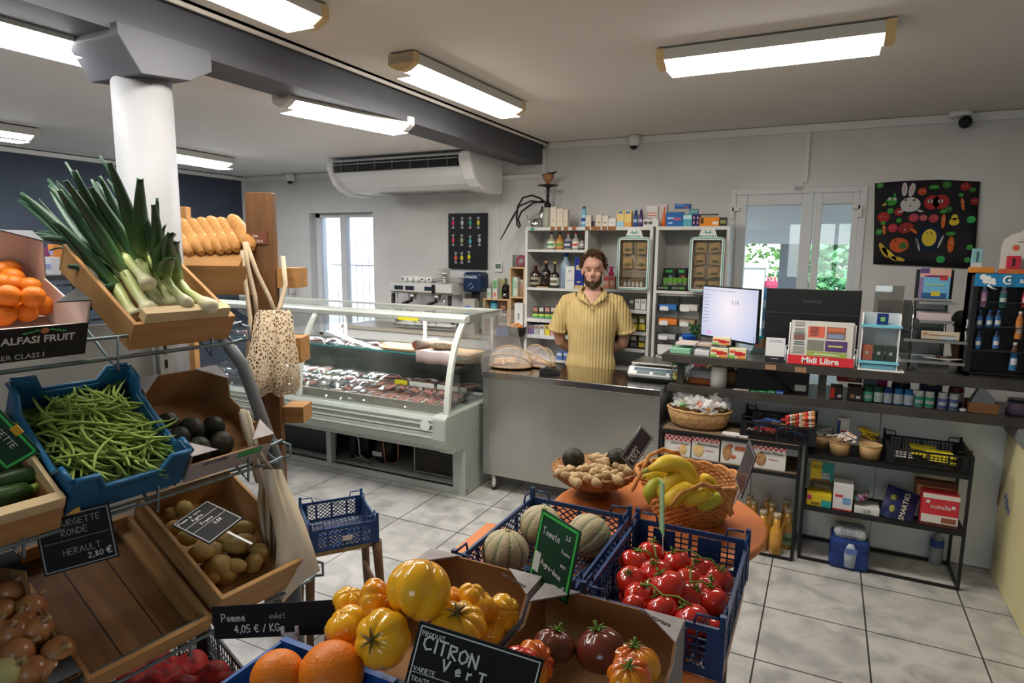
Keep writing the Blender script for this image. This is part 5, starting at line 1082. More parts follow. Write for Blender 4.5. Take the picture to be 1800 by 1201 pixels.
for x in (1355, 1408):
    p = PY(x, 642, BY); b = B(); b.box(p.x-.028, p.x+.028, BY-.004, BY-.0005, BZ-.04, BZ-.012); tag(b.build('price_label', flat((.3, .17, .1), .6)), 'small brown price label on the bar edge, %s one' % ('left' if x < 1400 else 'right'), 'price label')
# left to right on the bar
on('green_napkin_stack', 'stack of mint green napkins at the left end of the bar', 'napkins', 1177, 1212, 613, 627, 3.76, .16, (.25, .5, .33), [(0, 1, .3, .34, (.18, .38, .25)), (0, 1, .62, .66, (.18, .38, .25))])
on('paper_slips', 'pad of pink and white slips lying on the green napkins', 'paper', 1187, 1222, 607, 612, 3.79, .14, (.62, .5, .47), z=BZ+.061)
on('card_stack', 'low stack of white cards on the bar', 'cards', 1220, 1246, 616, 628, 3.75, .1, (.58, .58, .6), [(0, 1, .45, .5, (.4, .4, .42))])
on('card_box', 'beige open box of cards on the white card stack', 'box', 1225, 1250, 605, 616, 3.76, .1, (.45, .36, .28), z=BZ+.053)
jc = [(0, .95, .62, .95, (.68, .6, .38)), (.05, .4, .55, .8, (.6, .08, .04)), (.35, .75, .3, .7, (.55, .02, .02)), (.6, .95, .35, .62, (.5, .03, .02)), (0, .35, .05, .3, (.2, .45, .08)), (.5, .95, .02, .25, (.65, .25, .05))]
for (x0, x1, yt, yb, z, w) in ((1248, 1279, 612, 630, BZ, 'lower left'), (1280, 1311, 613, 633, BZ, 'lower right'), (1252, 1283, 594, 612, BZ+.072, 'top')):
    on('candy_box', 'small yellow box with red cherries, %s of the pyramid on the bar' % w, 'box', x0, x1, yt, yb, 3.735, .05, (.7, .63, .45), jc, z=z, group='cherry sweet boxes on the bar')
# acrylic dispenser on the shelf behind the bar
t = thing('acrylic_dispenser', 'clear acrylic stand of rolling papers between shelf unit and screen', 'stand', (PY(1153, 600, 4.5).x, 4.5, 0), 0)
x1 = PY(1226, 600, 4.5).x-PY(1153, 600, 4.5).x; za, zb = PY(1190, 625, 4.5).z, PY(1190, 521, 4.5).z
m_ac2 = thin_glass('acrylic', (.9, .92, .92), .16)
b = B(); 
for x in (0, x1*.5, x1): b.box(x-.002, x+.002, 0, .14, za, zb)
b.build('side_panel', m_ac2, t)
zs = [za+(zb-za)*k/4 for k in range(5)]
for z in zs: b = B(); b.box(0, x1, 0, .14, z, z+.003); b.build('tray', m_ac2, t)
b = B(); b.box(0, x1, 0.02, .12, .0, za); b.build('plinth', m_lam, t)
pk = [(0, .06, .4, (.02, .15, .45), 'blue roll packet'), (.55, .85, .3, (.6, .55, .5), 'white roll packet'), (0, .45, .35, (.65, .15, .03), 'orange roll packet'), (.5, .8, .35, (.35, .25, .15), 'brown roll packet'), (.02, .4, .3, (.4, .4, .4), 'grey roll packet'), (.5, .97, .3, (.03, .05, .12), 'navy roll packet'), (.02, .45, .45, (.6, .6, .58), 'white card packet'), (.55, .9, .6, (.5, .05, .06), 'red tin packet')]
for i, (u0, u1, hh, c, nm) in enumerate(((.03, .45, .35, (.03, .15, .4), 'blue packet'), (.53, .95, .4, (.6, .56, .5), 'white packet'), (.03, .48, .4, (.65, .18, .03), 'orange packet'), (.53, .9, .4, (.35, .25, .15), 'tan packet'), (.03, .46, .3, (.4, .4, .4), 'grey packet'), (.53, .95, .35, (.03, .05, .12), 'navy packet'), (.03, .4, .6, (.6, .6, .58), 'white card packet'), (.6, .85, .7, (.5, .05, .06), 'red packet'))):
    zz = zs[3-i//2]+.004; ox = PY(1153, 600, 4.5).x
    pack('rolling_packet', '%s in the acrylic stand, row %s' % (nm, ('one', 'two', 'three', 'four')[i//2]), 'packet', (ox+u0*x1, ox+u1*x1, zz, zz+(zs[1]-zs[0])*hh), 4.51, .1, c, [(.1, .5, .2, .7, (.6, .6, .6))])
    b = B(); b.box(ox+u0*x1+.01, ox+u0*x1+.07, 4.494, 4.4985, zz-.003, zz+.022); tag(b.build('price_card', flat((.65, .65, .63), .5)), 'tiny white price card below the %s' % nm, 'price card')
# potted plant in blue pot
t = thing('potted_plant', 'small plant in a royal blue pot behind the bar end', 'plant', (PY(1211, 600, 4.02).x, 4.02, BZ))
b = B(); b.lathe([(.032, 0), (.042, .07), (.045, .075), (.045, .085), (.038, .085), (.036, .07)]); b.build('pot', flat((.01, .07, .32), .35), t)
b = B(); random.seed(9)
for i in range(26):
    a = random.uniform(-1.2, 2); z = random.uniform(.07, .14); x = random.uniform(0, .05); p = V((x, random.uniform(-.03, .03), z)); d = V((cos(a), random.uniform(-.8, .8), .6)).normalized()*.03; s_ = d.cross(V((0, 1, .3))).normalized()*.01
    b.poly([p, p+d*.5+s_, p+d, p+d*.5-s_])
b.build('foliage', flat((.02, .07, .02), .5), t)
b = B(); b.disc((-.01, -.0445, .035), .016, 12); b.build('sticker', flat((.4, .6, .75), .5), t)
# white screen facing us, turned left
def screen(px, corners, Y0, Y1, name, label, front, back, thick=.02):
    TL = PY(corners[0][0], corners[0][1], Y0); TR = PY(corners[1][0], corners[1][1], Y1); BR = PY(corners[2][0], corners[2][1], Y1); BL = PY(corners[3][0], corners[3][1], Y0)
    return TL, TR, BR, BL
def monitor(label, TL, TR, zb, front_m, name='monitor', bez=.008, chin=.014, scr=True, standz=.92, tilt=0):
    d = TR-TL; d.z = 0; w = d.length; a = atan2(d.y, d.x); h = (TL.z+TR.z)/2-zb
    t = thing(name, label, 'monitor', ((TL.x+TR.x)/2, (TL.y+TR.y)/2, zb), a)
    b = B(); b.box(-w/2, w/2, 0, .02, 0, h); b.build('shell', m_black, t, bevel=.003)
    if scr: b = B(); b.box(-w/2+bez, w/2-bez, -.002, .0, chin, h-bez); sc = b.build('screen', front_m, t)
    b = B(); b.box(-.03, .03, .03, .045, standz-zb, h*.4); b.box(-.11, .11, -.02, .16, standz-zb, standz-zb+.012); b.build('stand', m_black, t)
    return t, w, h
m_scr = bpy.data.materials.new('lit_screen'); m_scr.use_nodes = True
nt = m_scr.node_tree; bs = nt.nodes['Principled BSDF']; tc = nt.nodes.new('ShaderNodeTexCoord'); gr_ = nt.nodes.new('ShaderNodeTexGradient'); gr_.gradient_type = 'SPHERICAL'; mp = nt.nodes.new('ShaderNodeMapping'); mp.inputs['Location'].default_value = (0, 0, -.55); mp.inputs['Scale'].default_value = (2.6, 1, 2.6)
nt.links.new(tc.outputs['Object'], mp.inputs[0]); nt.links.new(mp.outputs[0], gr_.inputs[0]); cr = nt.nodes.new('ShaderNodeValToRGB'); cr.color_ramp.elements[0].color = (.30, .40, .62, 1); cr.color_ramp.elements[1].color = (.80, .72, .76, 1)
nt.links.new(gr_.outputs[0], cr.inputs[0]); nt.links.new(cr.outputs[0], bs.inputs['Emission Color']); bs.inputs['Emission Strength'].default_value = .85; bs.inputs['Base Color'].default_value = (.02, .02, .02, 1); bs.inputs['Roughness'].default_value = .2
t, w, h = monitor('lit till screen showing a pale page, angled on the bar', PY(1236, 503, 4.32), PY(1336, 507, 4.02), PY(1285, 600, 4.17).z, m_scr)
b = B(); gy = flat((.35, .37, .45), .5)
for i in range(9): b.box(-w/2+.02, -w/2+.07, -.0035, -.0025, h-.06-i*.022, h-.056-i*.022)
for i in range(8): b.box(-w/2+.02+i*.035, -w/2+.045+i*.035, -.0035, -.0025, h-.03, h-.026)
b.build('screen_text', gy, t); b = B(); b.box(-w/2+.055, -w/2+.1, -.0035, -.0025, .03, .05); b.build('screen_button', mat('pink_btn', (.4, .2, .4), .5, emit=(.5, .3, .55), es=.6), t)
font('5.1€', .035, gy, t, T(.06, -.004, h*.72) @ FRONT)
# second monitor seen from the back
t, w, h = monitor('large black monitor seen from behind, over the newspaper rack', PY(1348, 507, 4.0), PY(1516, 511, 4.0), BZ+.04, m_black, scr=False, standz=BZ)
b = B(); b.box(-w/2, w/2, -.004, 0, h*.6-.002, h*.6+.002); b.build('seam', flat((.04, .04, .04), .3), t); font('HOOPOLI', .022, flat((.12, .12, .12), .4), t, T(0, -.002, h*.8) @ FRONT)
# blue bottled-water poster between
on('blue_sticker_sheet', 'narrow strip of blue stickers between the two screens', 'stickers', 1338, 1346, 505, 590, 4.1, .01, (.05, .18, .35), [(.1, .9, .2, .35, (.5, .6, .7)), (.1, .9, .6, .75, (.4, .55, .7))], z=BZ+.08)
b = B(); b.box(PY(1325, 600, 4.05).x, PY(1372, 600, 4.05).x, 4.03, 4.06, BZ, BZ+.10); tag(b.build('teal_folder', flat((.0, .13, .15), .5)), 'teal folder standing behind the code stand', 'folder')
p = PY(1338, 615, 3.95); t = thing('tape_dispenser', 'small clear plastic dispenser behind the cherry boxes', 'dispenser', (p.x, 3.95, BZ)); b = B(); b.prism([(-.06, 0), (-.03, .09), (.02, .1), (.06, 0)], .05); b.build('body', thin_glass('clear_plastic', (.8, .84, .84), .25), t)
# payment notice stand (no code)
t = on('counter_notice', 'white and black payment notice stand on the bar', 'notice', 1344, 1378, 594, 638, 3.72, .004, (.66, .66, .68), [(0, 1, 0, .25, (.02, .022, .025)), (.3, .7, .14, .17, (.4, .4, .4)), (.2, .8, .9, .92, (.4, .4, .42)), (.15, .85, .84, .86, (.4, .4, .42))])
b = B(); b.box(-.045, .045, 0, .05, 0, .006); b.build('foot', m_white, t)
# newspaper rack
a, c = PY(1384, 636, 3.715), PY(1500, 643, 3.715); w = c.x-a.x; zt = PY(1440, 565, 3.72).z; h = zt-BZ
t = thing('newspaper_rack', 'white wire rack with a red sign holding newspapers on the bar', 'rack', ((a.x+c.x)/2, 3.715, BZ))
b = B(); b.box(-w/2, w/2, -.012, -.008, 0.004, .052); sg = b.build('sign', flat((.62, .03, .04), .4), t)
font('Midi Libre', .044, m_white, sg, T(0, -.0125, .028) @ FRONT, bold=.0012)
b = B(); m_wire = flat((.7, .7, .7), .35)
for s_ in (-1, 1):
    b.tube([(s_*w/2, -.006, .06), (s_*w/2, .06, .05), (s_*w/2, .07, h*.92)], .004, 6); b.tube([(s_*w/2, .07, .0), (s_*w/2, -.006, 0), (s_*w/2, -.006, .07)], .004, 6); b.tube([(s_*(w/2+.0), .0, .1), (s_*(w/2+.012), .0, .1), (s_*(w/2+.012), .0, .02), (s_*(w/2+.03), .05, .01)], .003, 6)
b.tube([(-w/2, .06, .003), (w/2, .06, .003)], .004, 6); b.tube([(-.03, -.016, .052), (-.03, -.016, .066), (.09, -.016, .064), (.09, -.016, .052)], .0025, 6); b.build('wire_frame', m_wire, t)
for k in range(3):
    tt = thing('newspaper', ('front newspaper with red and purple pictures in the white rack', 'newspaper behind the front one in the white rack', 'rearmost newspaper in the white rack')[k], 'newspaper', ((a.x+c.x)/2+.004*k-.002, 3.725+.012*k, BZ+.006), rot=(R(-4), 0, 0))
    nw = w*.94; nh = h*.97-.004*k; b = B(); b.box(-nw/2, nw/2, 0, .008, 0, nh); b.build('sheet', mat('newsprint', (.56, .54, .50), .8), tt)
    if k == 0:
        b = B(); ms = []
        for (u0, u1, v0, v1, col) in ((.28, .55, .62, .88, (.62, .13, .08)), (.58, .88, .6, .88, (.25, .1, .06)), (.6, .86, .62, .72, (.2, .25, .4)), (.6, .86, .78, .86, (.55, .15, .08)), (.28, .55, .32, .56, (.2, .2, .16)), (.57, .92, .32, .56, (.09, .05, .16)), (.28, .92, .16, .3, (.3, .38, .08)), (.05, .23, .55, .68, (.2, .1, .09)), (.05, .23, .24, .4, (.3, .3, .28)), (.05, .23, .70, .72, (.05, .15, .15)), (.05, .23, .44, .46, (.05, .15, .15)), (.62, .85, .42, .46, (.5, .45, .15))):
            m = flat(col, .8)
            if m not in ms: ms.append(m)
            b.m = ms.index(m); b.box(-nw/2+u0*nw, -nw/2+u1*nw, -.001-.0002*len(b.bm.faces)/6, 0, v0*nh, v1*nh)
        m = flat((.12, .12, .12), .8); ms.append(m); b.m = len(ms)-1
        for v in (.95, .91, .87, .8, .77, .74, .5, .48): b.box(-nw/2+.06*nw, -nw/2+.22*nw, -.0012, 0, v*nh, v*nh+.003)
        for v in (.85, .81, .77, .73, .68): b.box(-nw/2+.31*nw, -nw/2+.45*nw, -.004, 0, v*nh, v*nh+.002)
        b.build('printed_page', ms, tt)
# white and blue mini display
a, c = PY(1509, 648, 3.71), PY(1577, 652, 3.71); w = c.x-a.x; zt = PY(1545, 552, 3.71).z; h = zt-BZ
t = thing('mini_display', 'white plastic display with two pale blue ledges on the bar', 'display', ((a.x+c.x)/2, 3.73, BZ))
sb = flat((.18, .50, .62), .35)
b = B(); b.box(-w/2-.005, w/2+.03, -.03, .09, 0, .006); b.build('base', m_white, t)
for x in (-w/2, w/2-.006): b = B(); b.prism([(0, 0.006), (0, h*.9), (.02, h), (.08, h), (.08, .006)], .006, Matrix(((0, 1, 0, x), (1, 0, 0, -.005), (0, 0, 1, 0), (0, 0, 0, 1)))); b.build('side_panel', m_white, t)
b = B(); b.box(-w/2+.006, w/2-.006, .07, .075, .01, h); b.build('back_panel', flat((.5, .54, .58), .4), t)
for z in (.035, h*.76): b = B(); b.box(-w/2-.004, w/2+.006, -.014, .07, z, z+.012); b.build('ledge', sb, t)
b = B(); b.box(-w/2+.01, w/2-.01, -.008, .06, .008, .03); b.build('drawer', flat((.12, .3, .4), .4), t)
for i, c_ in enumerate(((.35, .1, .06), (.03, .045, .035), (.03, .045, .035))):
    pack('gum_sleeve', '%s small pack in the white and blue display' % ('coppery', 'dark green middle', 'dark green right')[i], 'pack', ((a.x+c.x)/2-w/2+.012+i*w*.31, (a.x+c.x)/2-w/2+.012+i*w*.31+w*.27, BZ+.048, BZ+.048+h*.27), 3.74, .03, c_, [(.3, .6, .4, .6, (.3, .35, .3))])
pack('gum_sleeve', 'navy packet with a green swirl on the top ledge of the mini display', 'pack', ((a.x+c.x)/2-.02, (a.x+c.x)/2+.03, BZ+h*.76+.013, BZ+h*.76+.07), 3.745, .02, (.01, .03, .14), [(.3, .7, .3, .7, (.2, .45, .15))])
# tiered glass counter display
A_ = PY(1590, 665, 3.82); x0, x1 = PY(1583, 640, 3.82).x, PY(1700, 650, 3.82).x
t = thing('tiered_display', 'three-tier glass and steel counter display beside the black cabinet', 'display', (x0, 3.82, BZ)); w = x1-x0
zz = [PY(1640, y, 3.82).z-BZ for y in (637, 600, 566, 533)]
for k, z in enumerate(zz):
    xa = (0, 0, .06, .05)[k]; xb = (w, w, w*.72, w*.72)[k]; b = B(); b.box(xa, xb, -.03, .2, z, z+.006); b.build('glass_tier', thin_glass('tier_glass', (.85, .92, .9), .3), t)
    b = B(); b.box(xa, xb, -.035, -.03, z-.004, z+.01); b.build('steel_edge', m_chrome, t)
b = B(); b.box(w*.02, w*.72, .2, .206, .06, zz[3]); b.build('mirror_back', mat('dim_steel', (.2, .2, .2), .2, .9), t)
for x in (.055, w*.7): b = B(); b.cyl((x, .18, 0), (x, .18, zz[3]), .006); b.build('upright', m_chrome, t)
b = B(); b.box(w*.25, w*.72, -.02, .18, 0, .055); b.build('base_box', flat((.07, .07, .07), .5), t)
on('brochure_pack', 'cream brochure with sun drawing leaning on the tiered display', 'brochure', 1618, 1686, 583, 602, 3.80, .01, (.55, .46, .36), [(.2, .9, .45, .6, (.3, .2, .12)), (.55, .9, .05, .35, (.4, .5, .6)), (.05, .15, .5, .8, (.4, .22, .1))], z=BZ+zz[1]+.012)
on('order_pad', 'pale pink pad lying on the middle glass tier', 'pad', 1615, 1672, 551, 564, 3.80, .12, (.5, .4, .42), z=BZ+zz[2]+.008)
t = thing('treat_plate', 'oval white plate of small treats on the lowest glass tier', 'plate', (PY(1658, 632, 3.83).x, 3.86, BZ+zz[0]+.012)); b = B(); b.lathe([(.02, 0), (.09, .008), (.085, .01), (.02, .004)], n=24, sy=.6); b.build('plate', m_white, t)
b = B(); 
b.ball((-.02, 0, .014), .012, .008, .006); b.ball((.03, .01, .014), .014, .008, .006); b.ball((0, -.02, .014), .01, .008, .006); b.build('treats', flat((.12, .05, .03), .6), t)['kind'] = 'stuff'
# leaflet holders
t = on('leaflet_holder', 'black holder of blue and orange festival leaflets above the tiers', 'leaflet holder', 1606, 1672, 474, 532, 4.0, .03, (.02, .02, .02), z=BZ+zz[3]+.012)
on('festival_leaflet', 'pink and blue festival leaflet in the black holder', 'leaflet', 1613, 1667, 472, 531, 3.97, .01, (.15, .42, .62), [(0, 1, .72, 1, (.6, .35, .28)), (0, .3, .84, 1, (.1, .06, .2)), (.15, .9, .72, .78, (.3, .05, .15)), (0, .12, 0, .7, (.25, .15, .3)), (.65, .9, .62, .78, (.5, .05, .04)), (.2, .8, .45, .5, (.35, .5, .3)), (.1, .9, .02, .2, (.03, .1, .25)), (.4, .7, .1, .25, (.55, .45, .05))], z=BZ+zz[3]+.012, txt=[('PROGRAMME', .55, .75, .08, (.25, .05, .15))])
for (x0_, x1_, yt, yb, w_) in ((1534, 1585, 502, 560, 'rear'), (1540, 1600, 528, 580, 'front')):
    o = on('acrylic_sheet', 'empty clear acrylic leaflet holder, %s one, left of the tiers' % w_, 'holder', x0_, x1_, yt, yb, 4.04 if w_ == 'rear' else 3.98, .006, (.5, .5, .5), z=BZ+.05)
    for ch in o.children: ch.data.materials.clear(); ch.data.materials.append(thin_glass('smoky_acrylic', (.72, .72, .7), .12))
t = thing('figurine', 'black haired wooden figurine behind the tiered display', 'figurine', (PY(1690, 600, 4.0).x, 4.02, BZ+.02)); hz_ = PY(1682, 540, 4.0).z-BZ-.02
b = B(); b.lathe([(.02, 0), (.035, .05), (.045, hz_*.35), (.04, hz_*.5), (.02, hz_*.58)], n=16); b.build('torso', flat((.22, .1, .05), .5), t); b = B(); b.ball((-.01, 0, hz_*.78), .042, .04, .05); b.ball((0, .01, hz_*.62), .035, .03, .05); b.build('hair', flat((.01, .008, .008), .6), t)
# black e-liquid cabinet
x0, x1 = PY(1706, 560, 3.78).x, 1.35; zt = PY(1740, 481, 3.78).z; h = zt-BZ
t = thing('vape_cabinet', 'black display cabinet with blue alfa header full of small bottles', 'cabinet', (x0, 3.78, BZ)); w = x1-x0
b = B(); b.box(0, w, .08, .2, 0, h); b.box(0, .02, 0, .2, 0, h); b.box(.0, w, 0, .2, 0, .02); b.box(0, w, 0, .2, h-.01, h); b.build('body', m_black, t)
b = B(); b.box(-.001, w, -.012, -.001, h-.062, h); hd = b.build('header', flat((.02, .20, .42), .4), t)
b = B(); random.seed(6)
for u, v, r_ in ((.03, .045, .014), (.05, .04, .012), (.04, .025, .012), (.06, .02, .01), (.07, .03, .011), (.075, .015, .008)): b.disc((u, -.0135-.0004*u, h-.062+v), r_, 12)
b.tube([(.05, -.0135, h-.055), (.07, -.0135, h-.07), (.09, -.0135, h-.075)], [.005, .004, .001], 6); b.build('cloud_emblem', m_white, hd)
b = B(); b.tube([(.13+.018*cos(a), -.013, h-.03+.018*sin(a)) for a in [R(50)+R(260)*i/12 for i in range(13)]], .005, 6); b.ball((.134, -.013, h-.03), .007, .002, .007); b.build('ring_emblem', m_white, hd)
font('alfa', .036, m_white, hd, T(.197, -.013, h-.03) @ FRONT, bold=.001)
for k in range(4): b = B(); b.box(.02, w, .0, .08, h*(.02+.235*k)+.0, h*(.02+.235*k)+.004); b.build('shelf', flat((.03, .03, .03), .3), t)
b = B(); b.tube([(-.003, .05+.01*cos(a), h*.5+.02*sin(a)) for a in [R(40)+R(280)*i/10 for i in range(11)]], .004, 6); b.tube([(-.003, .07, h*.42), (-.003, .04, h*.36), (-.003, .06, h*.3)], .004); b.build('side_emblem', flat((.5, .5, .5), .5), t)
def liquid(px0, px1, yt, yb, col, lb, cap, label, z=None):
    Y = 3.79; a, c = PY(px0, yb, Y).x, PY(px1, yb, Y).x; zb, zt_ = PY((px0+px1)/2, yb, Y).z, PY((px0+px1)/2, yt, Y).z
    bottle('eliquid_bottle', label, (a+c)/2, Y+.02, max(zb, BZ+.022), (c-a)/2, zt_-zb, col, prof='round', cap=cap, lab=(lb[0], .02, .68, lb[1]), glass=False, capr=.5, neck=.78)
liquid(1722, 1735, 503, 540, (.3, .3, .4), ((.35, .18, .35), (.5, .3, .4)), (.4, .4, .4), 'lilac bottle under the alfa header')
liquid(1756, 1770, 503, 541, (.3, .3, .4), ((.03, .15, .15), (.5, .5, .5)), (.5, .5, .5), 'dark green bottle under the alfa header')
liquid(1796, 1811, 503, 541, (.3, .1, .1), ((.45, .05, .06), (.6, .5, .5)), (.5, .5, .5), 'red bottle at the right frame edge under the alfa header')
for i, (px, yt, yb, w_, nm) in enumerate(((1715, 546, 578, (.03, .12, .3), 'second row, left'), (1733, 546, 578, (.03, .12, .3), 'second row, middle'), (1748, 546, 578, (.03, .12, .3), 'second row, right'), (1713, 583, 614, (.03, .12, .3), 'third row, left'), (1745, 583, 614, (.03, .12, .3), 'third row, right'))):
    liquid(px, px+12, yt, yb, (.02, .03, .06), (w_, (.55, .55, .5)), (.03, .12, .3), 'white and blue bottle in the black cabinet, %s' % nm)
liquid(1784, 1797, 548, 597, (.4, .12, .03), ((.5, .18, .04), (.6, .5, .4)), (.55, .55, .55), 'tall orange bottle with a white cap in the black cabinet')
liquid(1774, 1788, 603, 653, (.08, .03, .02), ((.03, .15, .3), (.55, .55, .55)), (.55, .55, .55), 'tall brown and blue bottle standing at the cabinet foot')
# on top of the cabinet
t = on('vape_box', 'pale teal pen box standing left on the black cabinet', 'box', 1707, 1725, 437, 472, 3.85, .03, (.2, .38, .4), [(0, 1, 0, .35, (.5, .5, .5)), (.4, .6, .4, .85, (.03, .08, .08))], z=BZ+h+.012)
t = on('orange_tray', 'low orange and yellow tray on top of the black cabinet', 'tray', 1705, 1748, 470, 478, 3.83, .06, (.6, .22, .03), z=BZ+h+.001)
x0_, x1_ = PY(1757, 470, 3.86).x, 1.25; zb, zt_ = BZ+h+.001, PY(1790, 405, 3.86).z; w = x1_-x0_
t = thing('promo_display', 'white arched cardboard display with fruit crown on the black cabinet', 'display', (x0_, 3.86, zb))
b = B(); hh = zt_-zb; b.prism([(0, 0), (0, hh*.65), (.01, hh*.8), (.04, hh*.92), (.07, hh*.95), (.08, hh*1.02), (.095, hh*.96), (.11, hh*1.06), (.125, hh*.97), (.15, hh*1.05), (.17, hh*.95), (w, hh*.9), (w, 0)], .01); b.build('backboard', mat('promo_white', (.6, .57, .52), .5), t)
b = B(); b.tube([(.08+.008*i, -.001, hh*(.8+.02*sin(i*2.3))) for i in range(8)], .002, 5); b.tube([(.06+.01*i, -.001, hh*(.73+.006*sin(i*1.9))) for i in range(9)], .0014, 5); b.build('scribbled_lettering', m_black, t)
b = B(); b.box(-.005, w, -.05, 0, 0, .022); b.build('tray', mat('promo_tray', (.55, .45, .05), .5, col2=(.6, .1, .05), ns=9), t)
for i, c_ in enumerate(((.5, .03, .06), (.05, .06, .25))):
    pack('puff_box', '%s flavour box on the arched display' % ('red', 'navy')[i], 'box', (x0_+.02+i*.085, x0_+.075+i*.085, zb+.023, zb+.085), 3.83, .015, c_, [(.4, .6, .2, .8, (.02, .02, .02))])
b = B(); b.disc((.055, -.002, hh*.6), .014, 14); b.build('orange_logo', flat((.6, .12, .05), .5), t)
# ---- on the lower shelf
def low(*a, **k): k.setdefault('z', LZ); return on(*a, **k)
low('cash_drawer', 'wide black cash drawer under the bar', 'cash drawer', 1292, 1420, 645, 692, 3.84, .24, (.015, .015, .016), [(0, 1, .72, .73, (.05, .05, .05)), (.82, .97, .1, .35, (.5, .5, .48))])
t = thing('black_cable', 'black cables crossing the cash drawer front', 'cable', (0, 0, 0)); b = B()
for a_, c_ in (((1335, 643), (1395, 690)), ((1352, 643), (1388, 688))): b.tube([PY(a_[0], a_[1], 3.82), PY((a_[0]+c_[0])/2, (a_[1]+c_[1])/2+4, 3.8), PY(c_[0], c_[1], 3.82)], .004, 6)
b.build('wire', m_black, t)
for i, (x0, x1, yt, yb, z, nm, c_) in enumerate(((1488, 1518, 680, 707, 0, 'black and red chocolate box, lower left of the group', (.02, .012, .01)), (1518, 1552, 680, 710, 0, 'black chocolate box with brown panel, lower right of the group', (.02, .012, .01)))):
    low('chocolate_box', nm, 'box', PY and x0-30, x1-38, yt, yb, 3.77, .09, c_, [(0, .35, .1, .9, (.5, .03, .02)) if i == 0 else (.2, .5, .2, .5, (.25, .13, .06)), (.6, .9, .2, .4, (.5, .5, .45))])
low('chocolate_box', 'red and brown chocolate box standing on the lower pair', 'box', 1470, 1488, 657, 677, 3.85, .07, (.35, .02, .02), z=LZ+.088); low('chocolate_box', 'brown chocolate box with cake picture beside the red one', 'box', 1488, 1515, 657, 679, 3.85, .07, (.16, .06, .03), [(.1, .6, .3, .7, (.3, .15, .08))], z=LZ+.088)
low('pink_bottle', 'magenta shaped bottle behind the gum tubs', 'bottle', 1541, 1558, 660, 695, 3.95, .03, (.42, .01, .12))
low('storage_box', 'grey printed box behind the gum tubs', 'box', 1515, 1540, 658, 700, 3.96, .05, (.25, .24, .24))
low('storage_box', 'navy box standing behind the white-capped gum tubs', 'box', 1615, 1655, 665, 700, 3.95, .05, (.012, .018, .05), [(.3, .7, .7, .8, (.3, .25, .12))])
bottle('black_tub', 'black tub with pale lid behind the blue gum tubs', PY(1583, 690, 3.93).x, 3.95, LZ, .045, .12, (.015, .015, .015), prof='jar', cap=(.35, .33, .25), glass=False, cat='tub')
bottle('jam_tin', 'dark red tin with cream label behind the gum tubs', PY(1682, 690, 3.93).x, 3.95, LZ, .035, .12, (.2, .02, .04), prof='jar', cap=(.1, .1, .1), glass=False, lab=((.4, .35, .3), .2, .6), cat='tin')
random.seed(12)
gum = [(1515, 1533, (.01, .06, .03), (.01, .06, .03), (.1, .45, .25), 'dark green gum tub, leftmost of the row'), (1535, 1551, (.01, .07, .04), (.01, .07, .03), (.5, .6, .55), 'dark green gum tub, second of the row'), (1552, 1568, (.01, .03, .18), (.01, .03, .18), (.45, .5, .6), 'navy gum tub, third of the row'), (1570, 1587, (.02, .14, .35), (.02, .14, .35), (.5, .55, .6), 'blue gum tub, fourth of the row'), (1588, 1605, (.02, .14, .35), (.02, .14, .35), (.5, .55, .65), 'blue gum tub with red dot, fifth of the row'), (1607, 1624, (.5, .5, .48), (.55, .55, .53), (.04, .3, .2), 'white-capped green gum tub, sixth of the row'), (1625, 1643, (.5, .5, .48), (.55, .55, .53), (.04, .3, .15), 'white-capped green gum tub, seventh of the row'), (1648, 1666, (.5, .5, .48), (.5, .5, .5), (.1, .13, .3), 'white-capped indigo gum tub, eighth of the row'), (1668, 1686, (.5, .5, .48), (.5, .5, .5), (.1, .13, .3), 'white-capped indigo gum tub, last of the row')]
for x0, x1, c, cp_, lb, nm in gum:
    Y = 3.79; a, d = PY(x0, 712, Y).x, PY(x1, 712, Y).x; bottle('gum_tub', nm, (a+d)/2, Y+.02, LZ, (d-a)/2, .086, c, prof='jar', cap=cp_, glass=False, lab=(lb, .06, .66, (.5, .52, .55)), group='chewing gum tubs on the lower shelf', cat='tub')
t = thing('napkin_box', 'square wooden box of white paper napkins on the lower shelf', 'napkin box', (PY(1725, 715, 3.85).x, 3.86, LZ), 0)
b = B(); 
for a_, c_ in (((-.062, .062), (-.062, -.056)), ((-.062, .062), (.056, .062)), ((-.062, -.056), (-.056, .056)), ((.056, .062), (-.056, .056))): b.box(a_[0], a_[1], c_[0], c_[1], 0, .05)
b.box(-.056, .056, -.056, .056, 0, .006); b.build('box', wood('orange_wood', (.35, .15, .06), (.42, .2, .08)), t)
b = B(); b.prism([(-.05, .02), (-.045, .06), (-.02, .12), (0, .135), (.02, .1), (.05, .07), (.05, .02)], .05, T(0, -.03, 0)); b.build('napkins', mat('napkin', (.4, .4, .42), .7), t)
bottle('mauve_pot', 'mauve round pot at the right end of the lower shelf', PY(1793, 715, 3.85).x, 3.88, LZ, .05, .075, (.2, .14, .2), prof='jar', cap=(.03, .03, .03), glass=False, cat='pot')
b = B(); random.seed(3); b.ball((0, 0, .01), .018, .014, .01, 8, 6, fn=lambda a, t: 1+.2*sin(a*5+t*7)); o = tag(b.build('crumpled_tissue', m_white), 'crumpled white tissue beside the wooden napkin box', 'tissue'); o.location = (PY(1694, 715, 3.78).x, 3.785, LZ)
